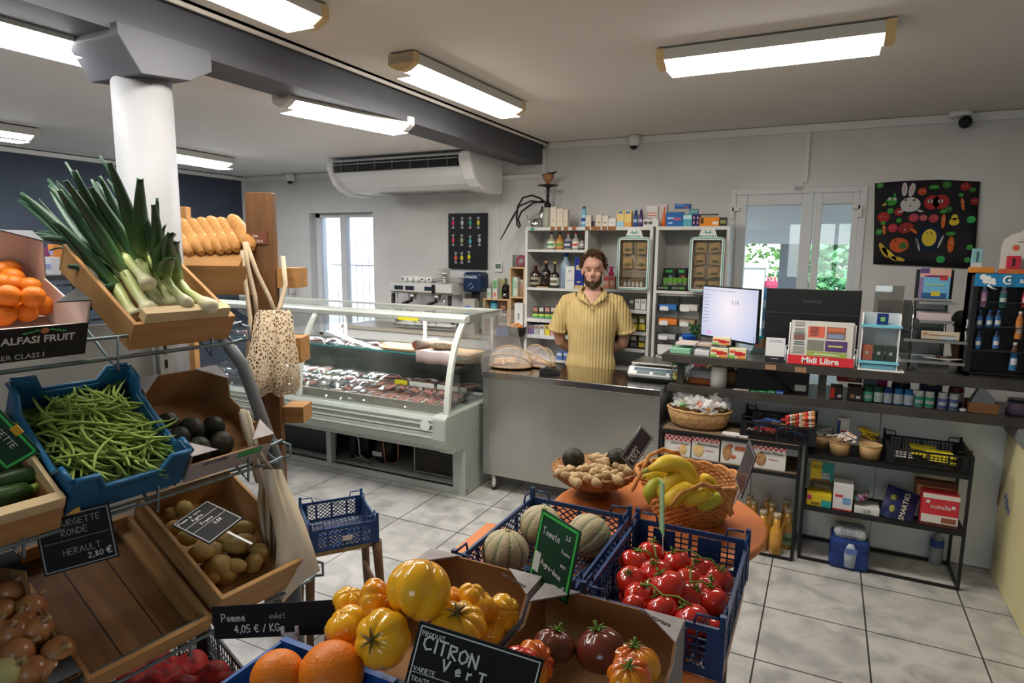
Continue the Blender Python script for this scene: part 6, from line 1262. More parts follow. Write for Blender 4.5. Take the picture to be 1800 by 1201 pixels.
# left end of the lower shelf
t = thing('candy_jar', 'clear glass jar with yellow sweets under the bar end', 'jar', (PY(1193, 675, 3.82).x-.0, 3.84, LZ)); 
b = B(); b.lathe([(.04, 0), (.058, .01), (.06, .06), (.05, .095), (.048, .11)]); b.build('glass', thin_glass('jar_glass', (.92, .97, .93), .15), t)
b = B(); random.seed(14)
for i in range(30): b.ball((random.uniform(-.035, .035), random.uniform(-.035, .035), random.uniform(.01, .05)), .009, .007, .007, 6, 4)
b.build('sweets', flat((.65, .45, .02), .4), t)['kind'] = 'stuff'
b = B(); b.lathe([(.052, .105), (.052, .118), (.0, .12)]); b.build('lid', flat((.1, .25, .08), .4), t)
p0, p1 = PY(1248, 672, 3.78), PY(1276, 672, 3.78); bottle('paper_cup', 'tall white paper cup behind the basket of wrapped sweets', (p0.x+p1.x)/2, 3.8, LZ, .046, .125, (.58, .56, .55), prof='tube', cap=(.5, .48, .47), glass=False, cat='cup')
t = thing('kraft_cup', 'brown cardboard bowl beside the white paper cup', 'bowl', (PY(1287, 665, 3.9).x, 3.92, LZ)); b = B(); b.lathe([(.04, 0), (.05, .08), (.047, .08), (.036, .004)]); b.build('bowl', flat((.3, .16, .05), .6), t)
low('white_cloth', 'folded white paper towel at the left end of the lower shelf', 'towel', 1212, 1250, 652, 668, 3.88, .1, (.6, .6, .6)); low('orange_tray', 'flat orange tray under the paper towel', 'tray', 1208, 1250, 667, 674, 3.83, .12, (.4, .1, .03))
for i, (x, c) in enumerate(((1213, (.25, .02, .02)), (1228, (.25, .03, .02)), (1243, (.5, .5, .03)), (1254, (.5, .5, .03)))): pack('spare_pack', '%s small pack hanging behind the bar post' % ('first dark red', 'second dark red', 'first yellow', 'second yellow')[i], 'pack', frame(x, x+11, 638, 656, 4.4), 4.4, .02, c, [(.1, .9, .4, .7, (.03, .02, .02))])
pack('spare_rack', 'white riser carrying the small packs behind the bar', 'riser', (PY(1210, 656, 4.4).x, PY(1268, 656, 4.4).x, 0, PY(1238, 656, 4.4).z-.001), 4.395, .05, (.5, .5, .48))
pack('gift_card', 'red and white oval card on the lower shelf edge', 'card', frame(1288, 1315, 686, 694, 3.76), 3.76, .05, (.55, .5, .5), [(.2, .7, .1, .9, (.6, .03, .05))], z=LZ)
for i, (x, c) in enumerate(((1318, (.03, .22, .08)), (1333, (.03, .22, .08)), (1348, (.03, .22, .08)), (1363, (.03, .06, .3)))): low('gum_stick', '%s gum packet in front of the cash drawer' % ('first green', 'second green', 'third green', 'blue')[i], 'gum', x, x+14, 688, 698, 3.76, .04, c, [(.1, .9, .4, .6, (.3, .4, .35))])
# ================================================================ black shelving, freezer, floor pieces at the right
def grid(b, o, u, v, nu, nv, w, th, diag=False):
    """lattice of bars on the parallelogram o + u + v"""
    o, u, v = V(o), V(u), V(v); n = u.cross(v).normalized()
    if not diag:
        for i in range(1, nu): b.bar(o+u*i/nu, o+u*i/nu+v, w, th, up=n)
        for j in range(1, nv): b.bar(o+v*j/nv, o+v*j/nv+u, w, th, up=n)
    else:
        for k in range(-nv, nu):
            for s_ in (0, 1):
                a0, a1 = max(0, k), min(nu, k+nv)
                if a1 <= a0: continue
                p0 = (a0/nu, (a0-k)/nv); p1 = (a1/nu, (a1-k)/nv)
                if s_: p0 = (1-p0[0], p0[1]); p1 = (1-p1[0], p1[1])
                b.bar(o+u*p0[0]+v*p0[1], o+u*p1[0]+v*p1[1], w, th, up=n)
def crate_parts(t, w, l, h, m, diag=True, nx=14, nz=4, ear=.03, emblem=True, gx=None):
    """open lattice crate, origin at the bottom centre, x = w, y = l"""
    cols = {}
    def side(nm, o, u):
        b = B(); L = u.length; n = max(4, int(nx*L/w)); up = V((0, 0, h))
        z0 = V((0, 0, h*.16)); z1 = V((0, 0, h*.84))
        grid(b, o+z0, u, z1-z0, n, nz, .0035, .003, diag)
        b.bar(o+V((0, 0, h*.93)), o+u+V((0, 0, h*.93)), .007, h*.12, up=(0, 0, 1)); b.bar(o+V((0, 0, h*.08)), o+u+V((0, 0, h*.08)), .006, h*.14)
        for k in range(1, 4): b.bar(o+u*k/4+z0, o+u*k/4+z1, .006, .008)
        if emblem and nm == 'long': c = o+u*.37+V((0, 0, h*.5)); d = u.normalized(); b.tube([c+d*.016*cos(a)+V((0, 0, .016*sin(a))) for a in [2*pi*i/12 for i in range(12)]], .004, 5, closed=True)
        b.build('side_wall', m, t)
    side('short', V((-w/2, -l/2, 0)), V((w, 0, 0))); side('short', V((-w/2, l/2, 0)), V((w, 0, 0)))
    side('long', V((-w/2, -l/2, 0)), V((0, l, 0))); side('long', V((w/2, -l/2, 0)), V((0, l, 0)))
    for sx in (-1, 1):
        for sy in (-1, 1):
            b = B(); x, y = sx*w/2, sy*l/2
            b.box(x-.006, x+.006, y-.006, y+.006, 0, h+ear); b.box(min(x, x-sx*.03), max(x, x-sx*.03), y-.004, y+.004, 0, h*.9); b.box(x-.004, x+.004, min(y, y-sy*.03), max(y, y-sy*.03), 0, h*.9)
            b.tube([(x, y-sy*.01, h+ear*.7), (x, y-sy*.055, h+ear*.7), (x, y-sy*.06, h)], .003, 5); b.tube([(x-sx*.01, y, h+ear*.7), (x-sx*.05, y, h+ear*.7), (x-sx*.055, y, h)], .003, 5)
            b.build('corner_post', m, t)
    b = B(); grid(b, (-w/2, -l/2, .004), (w, 0, 0), (0, l, 0), int(nx*1.1), int(nx*l/w*1.1), .005, .003); b.box(-w/2, w/2, -.008, .008, 0, .006); b.build('bottom_grid', m, t)
m_iron = flat((.012, .012, .013), .45)
def sframe(name, label, x0, x1, y0, y1, shelves, ztop, bm, rail=True):
    t = thing(name, label, 'shelving', (0, 0, 0)); k = .014
    for x in (x0, x1-k):
        for y in (y0, y1-k): b = B(); b.box(x, x+k, y, y+k, 0, ztop); b.build('upright', m_iron, t)
    for y in (y0, y1-k): b = B(); b.box(x0+k, x1-k, y, y+k, 0, k); b.build('floor_rail', m_iron, t)
    for x in (x0, x1-k):
        for z in (0, ztop-k): b = B(); b.box(x, x+k, y0+k, y1-k, z, z+k); b.build('end_rail', m_iron, t)
    for z in shelves:
        b = B(); b.box(x0+.002, x1-.002, y0+.012, y1-.012, z-.014, z); s_ = b.build('shelf', bm, t)
        b = B(); b.box(x0, x1, y0-.002, y0+.011, z-.022, z-.001); b.build('edge_rail', m_iron, s_)
    return t
YL = 3.62
sframe('shelf_rack', 'black iron rack with walnut shelves holding jam-maker biscuit boxes', -.82, -.055, YL, 3.97, (.655, .495), .66, m_bwood)
sframe('shelf_rack', 'black iron rack with black shelves of chocolate, next to the freezer', -.035, .715, 3.68, 3.99, (.605, .31), .70, m_iron)
def at(name, label, cat, x0, x1, yt, yb, Y, dep, col, patches=(), z=None, **k): return pack(name, label, cat, frame(x0, x1, yt, yb, Y), Y, dep, col, patches, z=z, **k)
# gingham biscuit boxes
ging = mat('red_gingham', (.55, .03, .05), .5)
nt = ging.node_tree; ck = nt.nodes.new('ShaderNodeTexChecker'); ck.inputs['Scale'].default_value = 75; ck.inputs['Color1'].default_value = (.6, .03, .05, 1); ck.inputs['Color2'].default_value = (.72, .66, .64, 1)
tc = nt.nodes.new('ShaderNodeTexCoord'); nt.links.new(tc.outputs['Object'], ck.inputs[0]); nt.links.new(ck.outputs[0], nt.nodes['Principled BSDF'].inputs['Base Color'])
def bis(x0, x1, yt, yb, label, pic, n=1, tall=False):
    for i in range(n):
        Y = YL+.02+.052*i
        t = at('biscuit_box', label if i == 0 else label.replace('front', 'rear'), 'box', x0, x1, yt, yb, Y if i == 0 else YL+.02, .05, (.66, .64, .61), z=.496, group='gingham biscuit boxes on the walnut shelf')
        t.location.y = Y; bd = t.children[0]; xs = [v.co.x for v in bd.data.vertices]; zs = [v.co.z for v in bd.data.vertices]; w = max(xs)*2; h = max(zs)
        b = B(); g0 = .72 if not tall else .86; b.box(-w/2-.0005, w/2+.0005, -.001, .0505, h*g0, h+.0006); b.build('gingham_lid', ging, t) if not tall else b.bm.free()
        if i == 0:
            b = B(); b.ball((pic[0]*w, -.001, h*.36), w*pic[1], .002, h*.26, 14, 8); b.build('biscuit_picture', mat('bis_'+str(int(x0)), pic[2], .5, col2=pic[3], ns=50), t)
            if tall: b = B(); b.ball((-.02, -.001, h*.6), .015, .002, .012, 10, 6); b.ball((.0, -.001, h*.25), .014, .002, .012, 10, 6); b.box(.005, w*.45, -.0015, 0, h*.48, h*.62); b.build('tart_picture', flat((.5, .12, .06), .5), t)
            font('Bonne Maman', h*.14, m_black, t, T(.012 if not tall else 0, -.0015, h*(.62 if not tall else .92)) @ FRONT, shear=.3); font('Tartelettes' if tall else 'Galettes', h*.1, flat((.5, .1, .05), .5), t, T(.02 if not tall else 0, -.0015, h*(.4 if not tall else .8)) @ FRONT, shear=.3)
bis(1167, 1213, 765, 802, 'white gingham-topped biscuit box, front left of the walnut shelf', (.22, .15, (.6, .35, .1), (.7, .5, .25)), 3)
bis(1215, 1263, 766, 808, 'white gingham-topped box with a round biscuit, front second from left', (-.25, .2, (.6, .4, .15), (.7, .5, .25)), 3)
bis(1266, 1312, 764, 811, 'taller white biscuit box with small tarts and red badge, front third', (-.25, .18, (.3, .15, .08), (.5, .25, .1)), 1, True)
bis(1322, 1381, 779, 814, 'wide gingham-topped box with chocolate tarts, front rightmost', (-.25, .17, (.25, .1, .05), (.5, .3, .12)), 2)
# woven basket of wrapped sweets
p = PY(1226, 745, 3.74); t = thing('sweet_basket', 'shallow woven raffia basket on the walnut rack', 'basket', (p.x, 3.77, .657)); BK = t
m_raf = mat('raffia', (.38, .21, .08), .75, col2=(.55, .34, .16), ns=45, nstretch=(1, 1, 1.5), bump=1, detail=2)
b = B(); b.lathe([(.13, 0), (.16, .02), (.178, .07), (.185, .105), (.176, .107), (.168, .07), (.15, .025), (.0, .02)], n=36, sy=.72); b.build('weave', m_raf, t)
b = B(); b.tube([(.182*cos(a), .131*sin(a), .107+.002*sin(a*14)) for a in [2*pi*i/60 for i in range(60)]], .007, 6, closed=True); b.build('rim', m_raf, t)
random.seed(31); sc_ = [(.6, .3, .1), (.6, .55, .5), (.2, .4, .15), (.65, .5, .05), (.6, .15, .1), (.65, .6, .55)]
tp = None
for i in range(34):
    a, r_ = random.uniform(0, 6.28), sqrt(random.random())*.14; k = i % 6; z = .10+.05*(1-(r_/.15)**2)+random.uniform(0, .03)
    tt = thing('wrapped_sweet', 'clear cellophane sachet of sweets heaped in the raffia basket', 'sachet', (p.x+r_*cos(a), 3.77+r_*sin(a)*.68, .657+z), group='cellophane sachets in the raffia basket', rot=(random.uniform(-.6, .6), random.uniform(-.6, .6), random.uniform(0, 6)))
    b = B(); b.ball((0, 0, 0), .024, .018, .014, 10, 6); b.build('sweet', flat(sc_[k], .4), tt)
    b = B()
    for s_ in range(12):
        q = random.uniform(0, 6.28); e = random.uniform(.03, .055); d = V((cos(q), sin(q), random.uniform(-.1, .9))); s2 = d.cross(V((.3, .2, 1))).normalized()
        b.poly([d*.008, d*e+s2*.02, d*(e*1.15), d*e-s2*.016])
    b.build('cellophane', mat('cello', (.8, .8, .8), .15, alpha=.38, spec=.8), tt)
# black crate with bars of sweets
a, c = PY(1303, 757, 3.66), PY(1432, 772, 3.66); cw = c.x-a.x
t = thing('lattice_crate', 'black lattice crate of wrapped bars on the walnut rack', 'crate', ((a.x+c.x)/2, 3.79, .657)); crate_parts(t, cw, .28, .10, m_black, True, 18, 4, .03)
random.seed(5)
for i in range(20):
    c_ = random.choice([(.5, .03, .04), (.6, .55, .5), (.6, .3, .05), (.05, .15, .4), (.5, .06, .05), (.03, .04, .12)]); x = (a.x+c.x)/2+random.uniform(-.36, .36)*cw
    tt = thing('wrapped_bar', 'wrapped %s bar in the black lattice crate' % {(.5, .03, .04): 'red', (.6, .55, .5): 'white', (.6, .3, .05): 'orange', (.05, .15, .4): 'blue', (.5, .06, .05): 'crimson', (.03, .04, .12): 'navy'}[c_], 'bar', (x, 3.79+random.uniform(-.09, .07), .668+.013*(i//3)), group='bars inside the black lattice crate', rz=random.uniform(-.5, .5))
    b = B(); b.rbox(-.05, .05, -.015, .015, 0, .012, .004, 1); b.build('wrapper', flat(c_, .3), tt)
for i in range(7):
    tt = thing('nougat_stick', 'clear tube of red and white sweets piled at the crate right corner', 'sweet tube', PY(1408, 740-4*i, 3.7), group='sweet tubes at the crate corner', rot=(0, R(-12), random.uniform(-.3, .3)+.2)); tt.location.z = .745+.011*i
    b = B()
    for k in range(9): b.m = k % 3; b.cyl((-.075+k*.0165, 0, 0), (-.075+(k+1)*.0165, 0, 0), .0105, n=8)
    b.build('sweets', [flat((.55, .05, .04), .3), flat((.6, .5, .42), .3), flat((.6, .25, .1), .3)], tt)
# glass juice bottles at the bottom
m_juice = mat('apple_juice', (.50, .24, .03), .1, coat=.6, spec=.7)
for i, (px, py, tp_, nm) in enumerate(((1362, 972, 886, 'nearest amber juice bottle, front of the group'), (1382, 962, 879, 'amber juice bottle with green label, front right'), (1338, 965, 880, 'amber juice bottle front left of the group'), (1354, 950, 876, 'amber juice bottle in the middle row'), (1378, 945, 868, 'amber juice bottle rear right'), (1345, 935, 868, 'amber juice bottle rear middle'), (1322, 945, 872, 'amber juice bottle left of the group'), (1314, 935, 866, 'amber juice bottle rear left'))):
    p = PZ(px, py, .0); hh = PY(px, tp_, p.y).z; bottle('juice_bottle', nm, p.x, min(p.y, 3.93), .0, .036, .235, (.5, .25, .03), cap=(.45, .38, .25), bm=m_juice, group='juice bottles on the floor under the walnut rack', neck=.62, capr=.52, lab=((.3, .4, .25), .12, .42, (.1, .2, .08)) if i == 1 else None)
# right rack: kraft bowls and crate
def kbowl(px, py, label, Y, r=.055):
    p = PY(px, py, Y); t = thing('kraft_bowl', label, 'bowl', (p.x, Y+.05, .607)); b = B(); b.lathe([(r*.8, 0), (r, .075), (r*.96, .075), (r*.78, .004), (.0, .004)], n=28); b.build('bowl', mat('kraft_bowl', (.40, .25, .11), .6), t); b = B(); b.tube([(r*cos(a), r*sin(a), .075) for a in [2*pi*i/28 for i in range(28)]], .0025, 5, closed=True); b.build('rolled_rim', flat((.45, .3, .15), .5), t); return p
kbowl(1475, 806, 'kraft bowl of small wrapped chocolates, left of the front pair', 3.70); kbowl(1529, 811, 'empty-looking kraft bowl, right of the front pair', 3.70); kbowl(1444, 790, 'kraft bowl of white sachets behind at the left rack end', 3.80, .05); kbowl(1530, 780, 'kraft bowl of yellow packets behind the front pair', 3.83, .05)
def pk_pile(name, label, cat, px, Y, z, n, cols, spread, group, sz=(.045, .02, .012), tilt=.5):
    x = PY(px, 780, Y).x; random.seed(px)
    for i in range(n):
        c_ = cols[i % len(cols)]; tt = thing(name, label, cat, (x+random.uniform(-1, 1)*spread, Y+.05+random.uniform(-.6, .6)*spread, z+random.uniform(0, .035)), group=group, rot=(random.uniform(-tilt, tilt), random.uniform(-tilt, tilt), random.uniform(0, 3)))
        b = B(); b.rbox(-sz[0], sz[0], -sz[1], sz[1], -sz[2]/2, sz[2]/2, .003, 1); b.m = 1; b.box(-sz[0]*.5, sz[0]*.6, -sz[1]*.5, sz[1]*.5, sz[2]/2, sz[2]/2+.0006); b.build('wrapper', [flat(c_[0], .3), flat(c_[1], .3)], tt)
pk_pile('mini_chocolate', 'small white and red wrapped bar heaped over the kraft bowls', 'sweet', 1485, 3.70, .685, 12, [((.62, .58, .52), (.5, .03, .04)), ((.6, .55, .5), (.5, .25, .08)), ((.6, .57, .53), (.03, .03, .03))], .045, 'chocolates over the kraft bowls', (.03, .011, .008))
pk_pile('sugar_sachet', 'white printed sachet in the rear left kraft bowl', 'sachet', 1446, 3.80, .685, 8, [((.6, .56, .52), (.35, .3, .3))], .03, 'white sachets in the rear bowl', (.035, .012, .006))
pk_pile('yellow_packet', 'yellow packet in the rear right kraft bowl', 'packet', 1530, 3.83, .69, 8, [((.65, .45, .02), (.1, .05, .02)), ((.65, .48, .03), (.5, .4, .3))], .035, 'yellow packets in the rear bowl', (.03, .02, .008))
at('candle_pack', 'small clear pack of blue and red pens standing in the bowls', 'pack', 1470, 1492, 735, 770, 3.86, .01, (.5, .48, .46), [(0, .25, .1, .9, (.03, .05, .2)), (.3, .8, 0, .5, (.4, .02, .03))], z=.64)
a, c = PY(1558, 820, 3.72), PY(1702, 835, 3.72); cw = c.x-a.x
t = thing('lattice_crate', 'black lattice crate of yellow bars on the rack beside the freezer', 'crate', ((a.x+c.x)/2, 3.845, .607)); crate_parts(t, cw, .27, .085, m_black, False, 22, 5, .03, False)
random.seed(15)
for i in range(13):
    tt = thing('yellow_bar', 'yellow wrapped bar in the crate beside the freezer', 'bar', ((a.x+c.x)/2+random.uniform(-.02, .34)*cw*.8-.02, 3.78+.012*i, .622+.012*(i % 4)), rz=random.uniform(-.25, .25), group='yellow bars in the right crate')
    b = B(); b.rbox(-.06, .06, -.016, .016, 0, .012, .004, 1); b.build('wrapper', flat((.68, .55, .02), .3), tt)
for i in range(4):
    tt = thing('white_bar', 'white wrapped bar at the left of the right-hand crate', 'bar', ((a.x)+.07, 3.78+.03*i, .622+.01*(i % 2)), rz=random.uniform(-.3, .3), group='white bars in the right crate'); b = B(); b.rbox(-.05, .05, -.014, .014, 0, .012, .004, 1); b.build('wrapper', flat((.6, .56, .52), .3), tt)
Y2 = 3.70; zm = .311
at('bar_display', 'yellow counter tray of green protein bars on the lower black shelf', 'tray', 1416, 1460, 870, 897, Y2, .11, (.62, .46, .02), [(.6, 1, 0, .6, (.03, .3, .3)), (.02, .2, .5, .9, (.5, .03, .15)), (.2, .55, .1, .35, (.2, .12, .02))], z=zm)
at('header_card', 'yellow and teal FULFIL card standing behind the bars', 'card', 1423, 1464, 812, 848, 3.82, .006, (.65, .46, .03), [(.5, 1, .0, 1, (.03, .3, .3)), (.1, .9, 0, .2, (.3, .12, .06)), (.5, .85, .25, .5, (.6, .6, .58))], z=PY(1443, 850, 3.82).z, txt=[('FULFIL', .27, .75, .26, (.15, .12, .02)), ('3,50', .68, .38, .18, (.05, .05, .05))])
at('bar_rack', 'dark inner box carrying the yellow and teal card', 'box', 1421, 1462, 846, 880, 3.815, .05, (.1, .09, .04), [(.1, .8, .3, .5, (.25, .28, .15)), (.2, .9, .6, .8, (.3, .25, .15))], z=zm)
at('white_carton', 'white carton with small red and blue print on the lower shelf', 'carton', 1462, 1497, 852, 902, Y2, .1, (.62, .6, .6), [(0, 1, 0, .05, (.5, .05, .04)), (.1, .5, .5, .6, (.5, .05, .05)), (.5, .9, .25, .5, (.15, .3, .5))], z=zm)
at('bar_display', 'white tray of purple and green wrapped bars, price written on front', 'tray', 1500, 1545, 893, 912, Y2, .12, (.6, .58, .56), z=zm, txt=[('2,50', .5, .5, .55, (.04, .04, .04))])
pk_pile('purple_bar', 'purple or green wrapped bar in the white priced tray', 'bar', 1521, 3.71, .37, 12, [((.25, .08, .22), (.4, .4, .35)), ((.1, .25, .15), (.3, .3, .25)), ((.2, .1, .08), (.4, .3, .25))], .03, 'purple bars in the priced tray', (.04, .015, .01), .2)
p = PY(1576, 905, Y2); t = thing('sweet_bag', 'dark blue pillow bag of coloured chocolate buttons hanging over the shelf edge', 'bag', (p.x, Y2+.02, .32), rot=(R(-28), R(14), 0))
b = B(); 
for s_ in (-1, 1): b.sheet([[V((-.075+.15*i/8, s_*.024*sin(pi*i/8)*sin(pi*j/8)-.0, .17*j/8-.02)) for j in range(9)] for i in range(9)])
b.build('bag', mat('navy_bag', (.012, .015, .06), .3, col2=(.02, .025, .09), ns=15), t); font('SMARTIES', .034, flat((.6, .55, .4), .4), t, T(.02, -.026, .06) @ FRONT @ Matrix.Rotation(R(90), 4, 'Z')); b = B(); b.ball((-.035, -.018, .09), .02, .003, .016, 4, 4); b.ball((-.03, -.02, .03), .014, .003, .02, 8, 6); b.build('printed_buttons', flat((.25, .25, .06), .4), t)
t = at('hazelnut_box', 'red and white patterned NUTELLA biscuit box with open lid', 'box', 1618, 1684, 870, 916, Y2+.0, .1, (.5, .03, .04), [(0, 1, 0, .12, (.1, .03, .02)), (0, 1, .1, .35, (.62, .58, .55)), (.0, 1, .86, 1, (.6, .55, .52)), (.1, .2, .7, .8, (.6, .5, .5)), (.8, .9, .6, .7, (.6, .5, .5)), (.55, .95, .14, .3, (.25, .08, .05))], z=zm, txt=[('nutella', .5, .62, .2, (.65, .6, .58))])
at('wafer_box', 'raised dotted lid of biscuits behind the red box', 'box', 1606, 1680, 846, 880, Y2+.105, .04, (.12, .04, .02), [(.0, 1, 0, .45, (.5, .42, .4)), (.05, .95, .5, .85, (.4, .2, .08))], z=zm)
# water pack and bottle on the floor
p0 = PZ(1490, 1003, 0)
t = thing('water_pack', 'shrink-wrapped dark blue pack of water bottles on the floor under the rack', 'water pack', (p0.x, p0.y+.08, 0))
b = B(); b.rbox(-.095, .095, -.08, .1, .0, .17, .02, 2); b.build('wrap', mat('blue_wrap', (.01, .025, .12), .2, col2=(.02, .05, .2), ns=12, bump=.5), t)
b = B(); b.rbox(-.08, .08, -.07, .09, .165, .215, .025, 2); b.build('shrink_film', mat('film_top', (.1, .11, .13), .12, col2=(.45, .47, .5), ns=14, bump=.6), t)
b = B(); b.lathe([(.03, .02), (.033, .08), (.03, .12), (.02, .15)], (.005, -.064, 0), 14); b.build('bottle_seen', mat('clearish', (.35, .4, .45), .1), t); b = B(); b.box(-.02, .035, -.1, -.097, .1, .13); b.build('label', flat((.1, .16, .4), .4), t)
p1 = PZ(1643, 990, 0); bottle('water_bottle', 'single clear water bottle with blue label under the right rack', p1.x, p1.y, 0, .034, .2, (.5, .55, .58), cap=(.1, .15, .4), lab=((.04, .07, .25), .5, .72), bm=mat('water_pet', (.55, .6, .63), .08, trans=.6, coat=.5), neck=.75, capr=.4)
# freezer
fa = PZ(1757, 737, .86)
t = thing('chest_freezer', 'pale yellow chest freezer with grey lid frame at the right', 'freezer', (0, 0, 0)); fx = .895
b = B(); b.box(fx, 1.7, 2.35, 3.98, .0, .78); b.build('body', mat('pale_yellow', (.62, .56, .30), .4, col2=(.56, .50, .26), ns=3), t, bevel=.01)
b = B()
for q in ((fx-.015, 1.72, 2.33, 2.42), (fx-.015, 1.72, 3.92, 4.0), (fx-.015, fx+.07, 2.42, 3.92), (1.64, 1.72, 2.42, 3.92)): b.box(q[0], q[1], q[2], q[3], .78, .855)
b.build('lid_frame', flat((.16, .16, .16), .4), t, bevel=.012); b = B(); b.box(fx+.07, 1.64, 2.42, 3.92, .83, .836); b.build('glass_lid', mat('freezer_glass', (.03, .07, .12), .08), t)
mxs = Matrix(((0, 0, -1, fx-.001), (-1, 0, 0, 3.2), (0, 1, 0, .5), (0, 0, 0, 1)))
font('Pilpa', .07, flat((.1, .16, .4), .4), t, Matrix(((0, 0, -1, fx-.001), (-1, 0, 0, PX(1770, 885, fx).y), (0, 1, 0, PX(1770, 885, fx).z), (0, 0, 0, 1))) @ Matrix.Rotation(R(-25), 4, 'Z'), shear=.3, bold=.002); b = B(); q = PX(1757, 870, fx); b.poly([(fx-.002, q.y+.02, q.z-.06), (fx-.002, q.y-.01, q.z-.06), (fx-.002, q.y-.02, q.z+.05), (fx-.002, q.y+.0, q.z+.07)]); b.build('printed_cone', flat((.4, .2, .12), .5), t)
# wicker pannier on a dark stand at the right edge
t = thing('tall_stand', 'dark metal stand at the right edge of the picture', 'stand', (.80, 2.1, 0)); 
b = B(); 
for x, y in ((-.02, -.2), (-.02, .12), (.3, -.2), (.3, .12)): b.box(x, x+.02, y, y+.02, 0, .5)
b.box(-.02, .32, -.2, .14, .48, .5); b.build('frame', m_iron, t)
t = thing('wicker_pannier', 'reddish brown wicker pannier on the dark stand at the right edge', 'basket', (.945, 2.08, .5)); b = B(); b.lathe([(.12, 0), (.16, .08), (.165, .22), (.15, .27), (.14, .27), (.15, .2), (.12, .02), (0, .02)], n=28); b.build('weave', mat('brown_wicker', (.13, .045, .03), .7, col2=(.07, .025, .018), ns=70, bump=1), t)
# ================================================================ the sloping produce rack at the left
RT = R(6); NX = V((cos(RT), -sin(RT), 0)); UY = V((sin(RT), cos(RT), 0))
def RK(x, y, z): return NX*x+UY*y+V((0, 0, z))
def on_s(px, py, s): d = ray(px, py); return CAM+d*(-s/d.dot(NX))          # pixel on the rack plane x' = -s
def on_u(px, py, y): d = ray(px, py); return CAM+d*(y/d.dot(UY))           # pixel on the cross plane y' = y
def slot(name, label, cat, x, y, z, tilt, group=None): return thing(name, label, cat, RK(x, y, z), group=group, rot=(0, tilt, -RT))
m_galv = mat('galvanised', (.22, .26, .28), .45, .7, col2=(.13, .18, .19), ns=25); m_gond = mat('gondola_grey', (.33, .33, .31), .5); 
t = thing('produce_rack', 'galvanised wire produce rack of three sloping levels against grey back panels', 'rack', (0, 0, 0)); RKO = t
LV = [(-1.8, 1.44, 1.2), (-1.65, 1.075, 1.22), (-1.54, .70, 1.24)]
for k, (x, z, y1) in enumerate(LV):
    b = B()
    for dz in (0, -.055): b.tube([RK(x+.012, -.3, z+dz), RK(x+.012, y1-.02, z+dz), RK(x+.012, y1+.02, z+dz+.006)], .005, 8)
    for y in (-.1, .25, .55, .85, 1.12): b.tube([RK(x+.014, y, z+.003), RK(x+.012, y-.006, z-.09), RK(x-.0, y-.02, z-.06), RK(x-.33, y, z+.12)], .004, 6)
    b.tube([RK(x-.01, y1+.01, z+.005), RK(x+.03, y1+.035, z-.01), RK(x+.03, y1+.035, z-.05), RK(x-.01, y1+.01, z-.055)], .005, 6)
    b.build('front_rail', m_galv, t)
    b = B(); b.tube([RK(x-.42, y1, z+.10), RK(x+.01, y1, z-.06)], .006, 6); b.tube([RK(x-.42, y1, z+.13), RK(x+.01, y1, z)], .005, 6); b.build('bracket', m_galv, t)
    b = B()
    for j in range(5): b.tube([RK(x-.06-.08*j, -.3, z-.07+.048*j), RK(x-.06-.08*j, y1, z-.07+.048*j)], .004, 6)
    b.build('shelf_wire', m_galv, t)
b = B(); b.tube([RK(-1.9, 1.22, 1.40), RK(-1.82, 1.24, 1.3), RK(-1.69, 1.25, 1.02), RK(-1.62, 1.25, .7), RK(-1.6, 1.25, .0)], .02, 12); b.build('side_strut', flat((.12, .125, .13), .5, ), t)
b = B(); b.box(0, .03, 0, .05, 0, 1.62); o = b.build('slotted_upright', m_gond, t); o.location = RK(-2.27, 1.2, 0); o.rotation_euler = (0, 0, -RT)
b = B()
for i in range(26): b.box(.0305, .0315, .016, .026, .1+.05*i, .13+.05*i)
b.build('slot_marks', m_black, o)
for i, z in enumerate((.02, .42, .86, 1.12)):
    b = B(); b.box(0, .012, 0, 2.6, 0, (.39, .43, .25, .3)[i]); q = b.build('back_panel', m_gond, t); q.location = RK(-2.30, -1.4, z); q.rotation_euler = (0, 0, -RT)
b = B(); b.box(0, .5, 0, 2.6, 0, .08); q = b.build('base_shelf', m_gond, t); q.location = RK(-2.29, -1.4, .1); q.rotation_euler = (0, 0, -RT)
# crate kinds: local x from -L (back) to 0 (front), y width, z height
m_ply = wood('crate_wood', (.30, .15, .05), (.44, .24, .095), 0); m_plyf = wood('crate_wood_y', (.33, .165, .055), (.46, .25, .10), 1)
m_pale = wood('pale_wood', (.50, .36, .19), (.60, .46, .27), 1); m_old = wood('stained_ply', (.10, .045, .018), (.26, .125, .045), 0, sc=2)
m_cardi = mat('kraft_inside', (.30, .155, .065), .75, col2=(.26, .13, .05), ns=5); m_cardo = mat('grey_print', (.36, .33, .33), .7, col2=(.30, .27, .27), ns=30, nstretch=(1, 1, 12))
def wcrate(t, L, w, h, hb=None, front=None, m=None, bot=None, lip=True, th=.012):
    hb = hb or h; hf = front or h; m = m or m_ply
    for s_ in (-1, 1):
        b = B(); y = s_*(w/2-th/2); b.prism([(-L, 0), (-L, hb), (0, hf), (0, 0)], th, T(0, y-th/2, 0)); b.build('side_panel', m, t, bevel=.002)
    b = B(); b.box(-.002, th, -w/2, w/2, 0, hf); b.build('front_panel', m_plyf, t, bevel=.002)
    b = B(); b.box(-L-th, -L, -w/2, w/2, 0, hb); b.build('rear_panel', m_plyf, t, bevel=.002)
    b = B(); b.box(-L, 0, -w/2+th, w/2-th, 0, .006); b.build('bottom', bot or m, t)
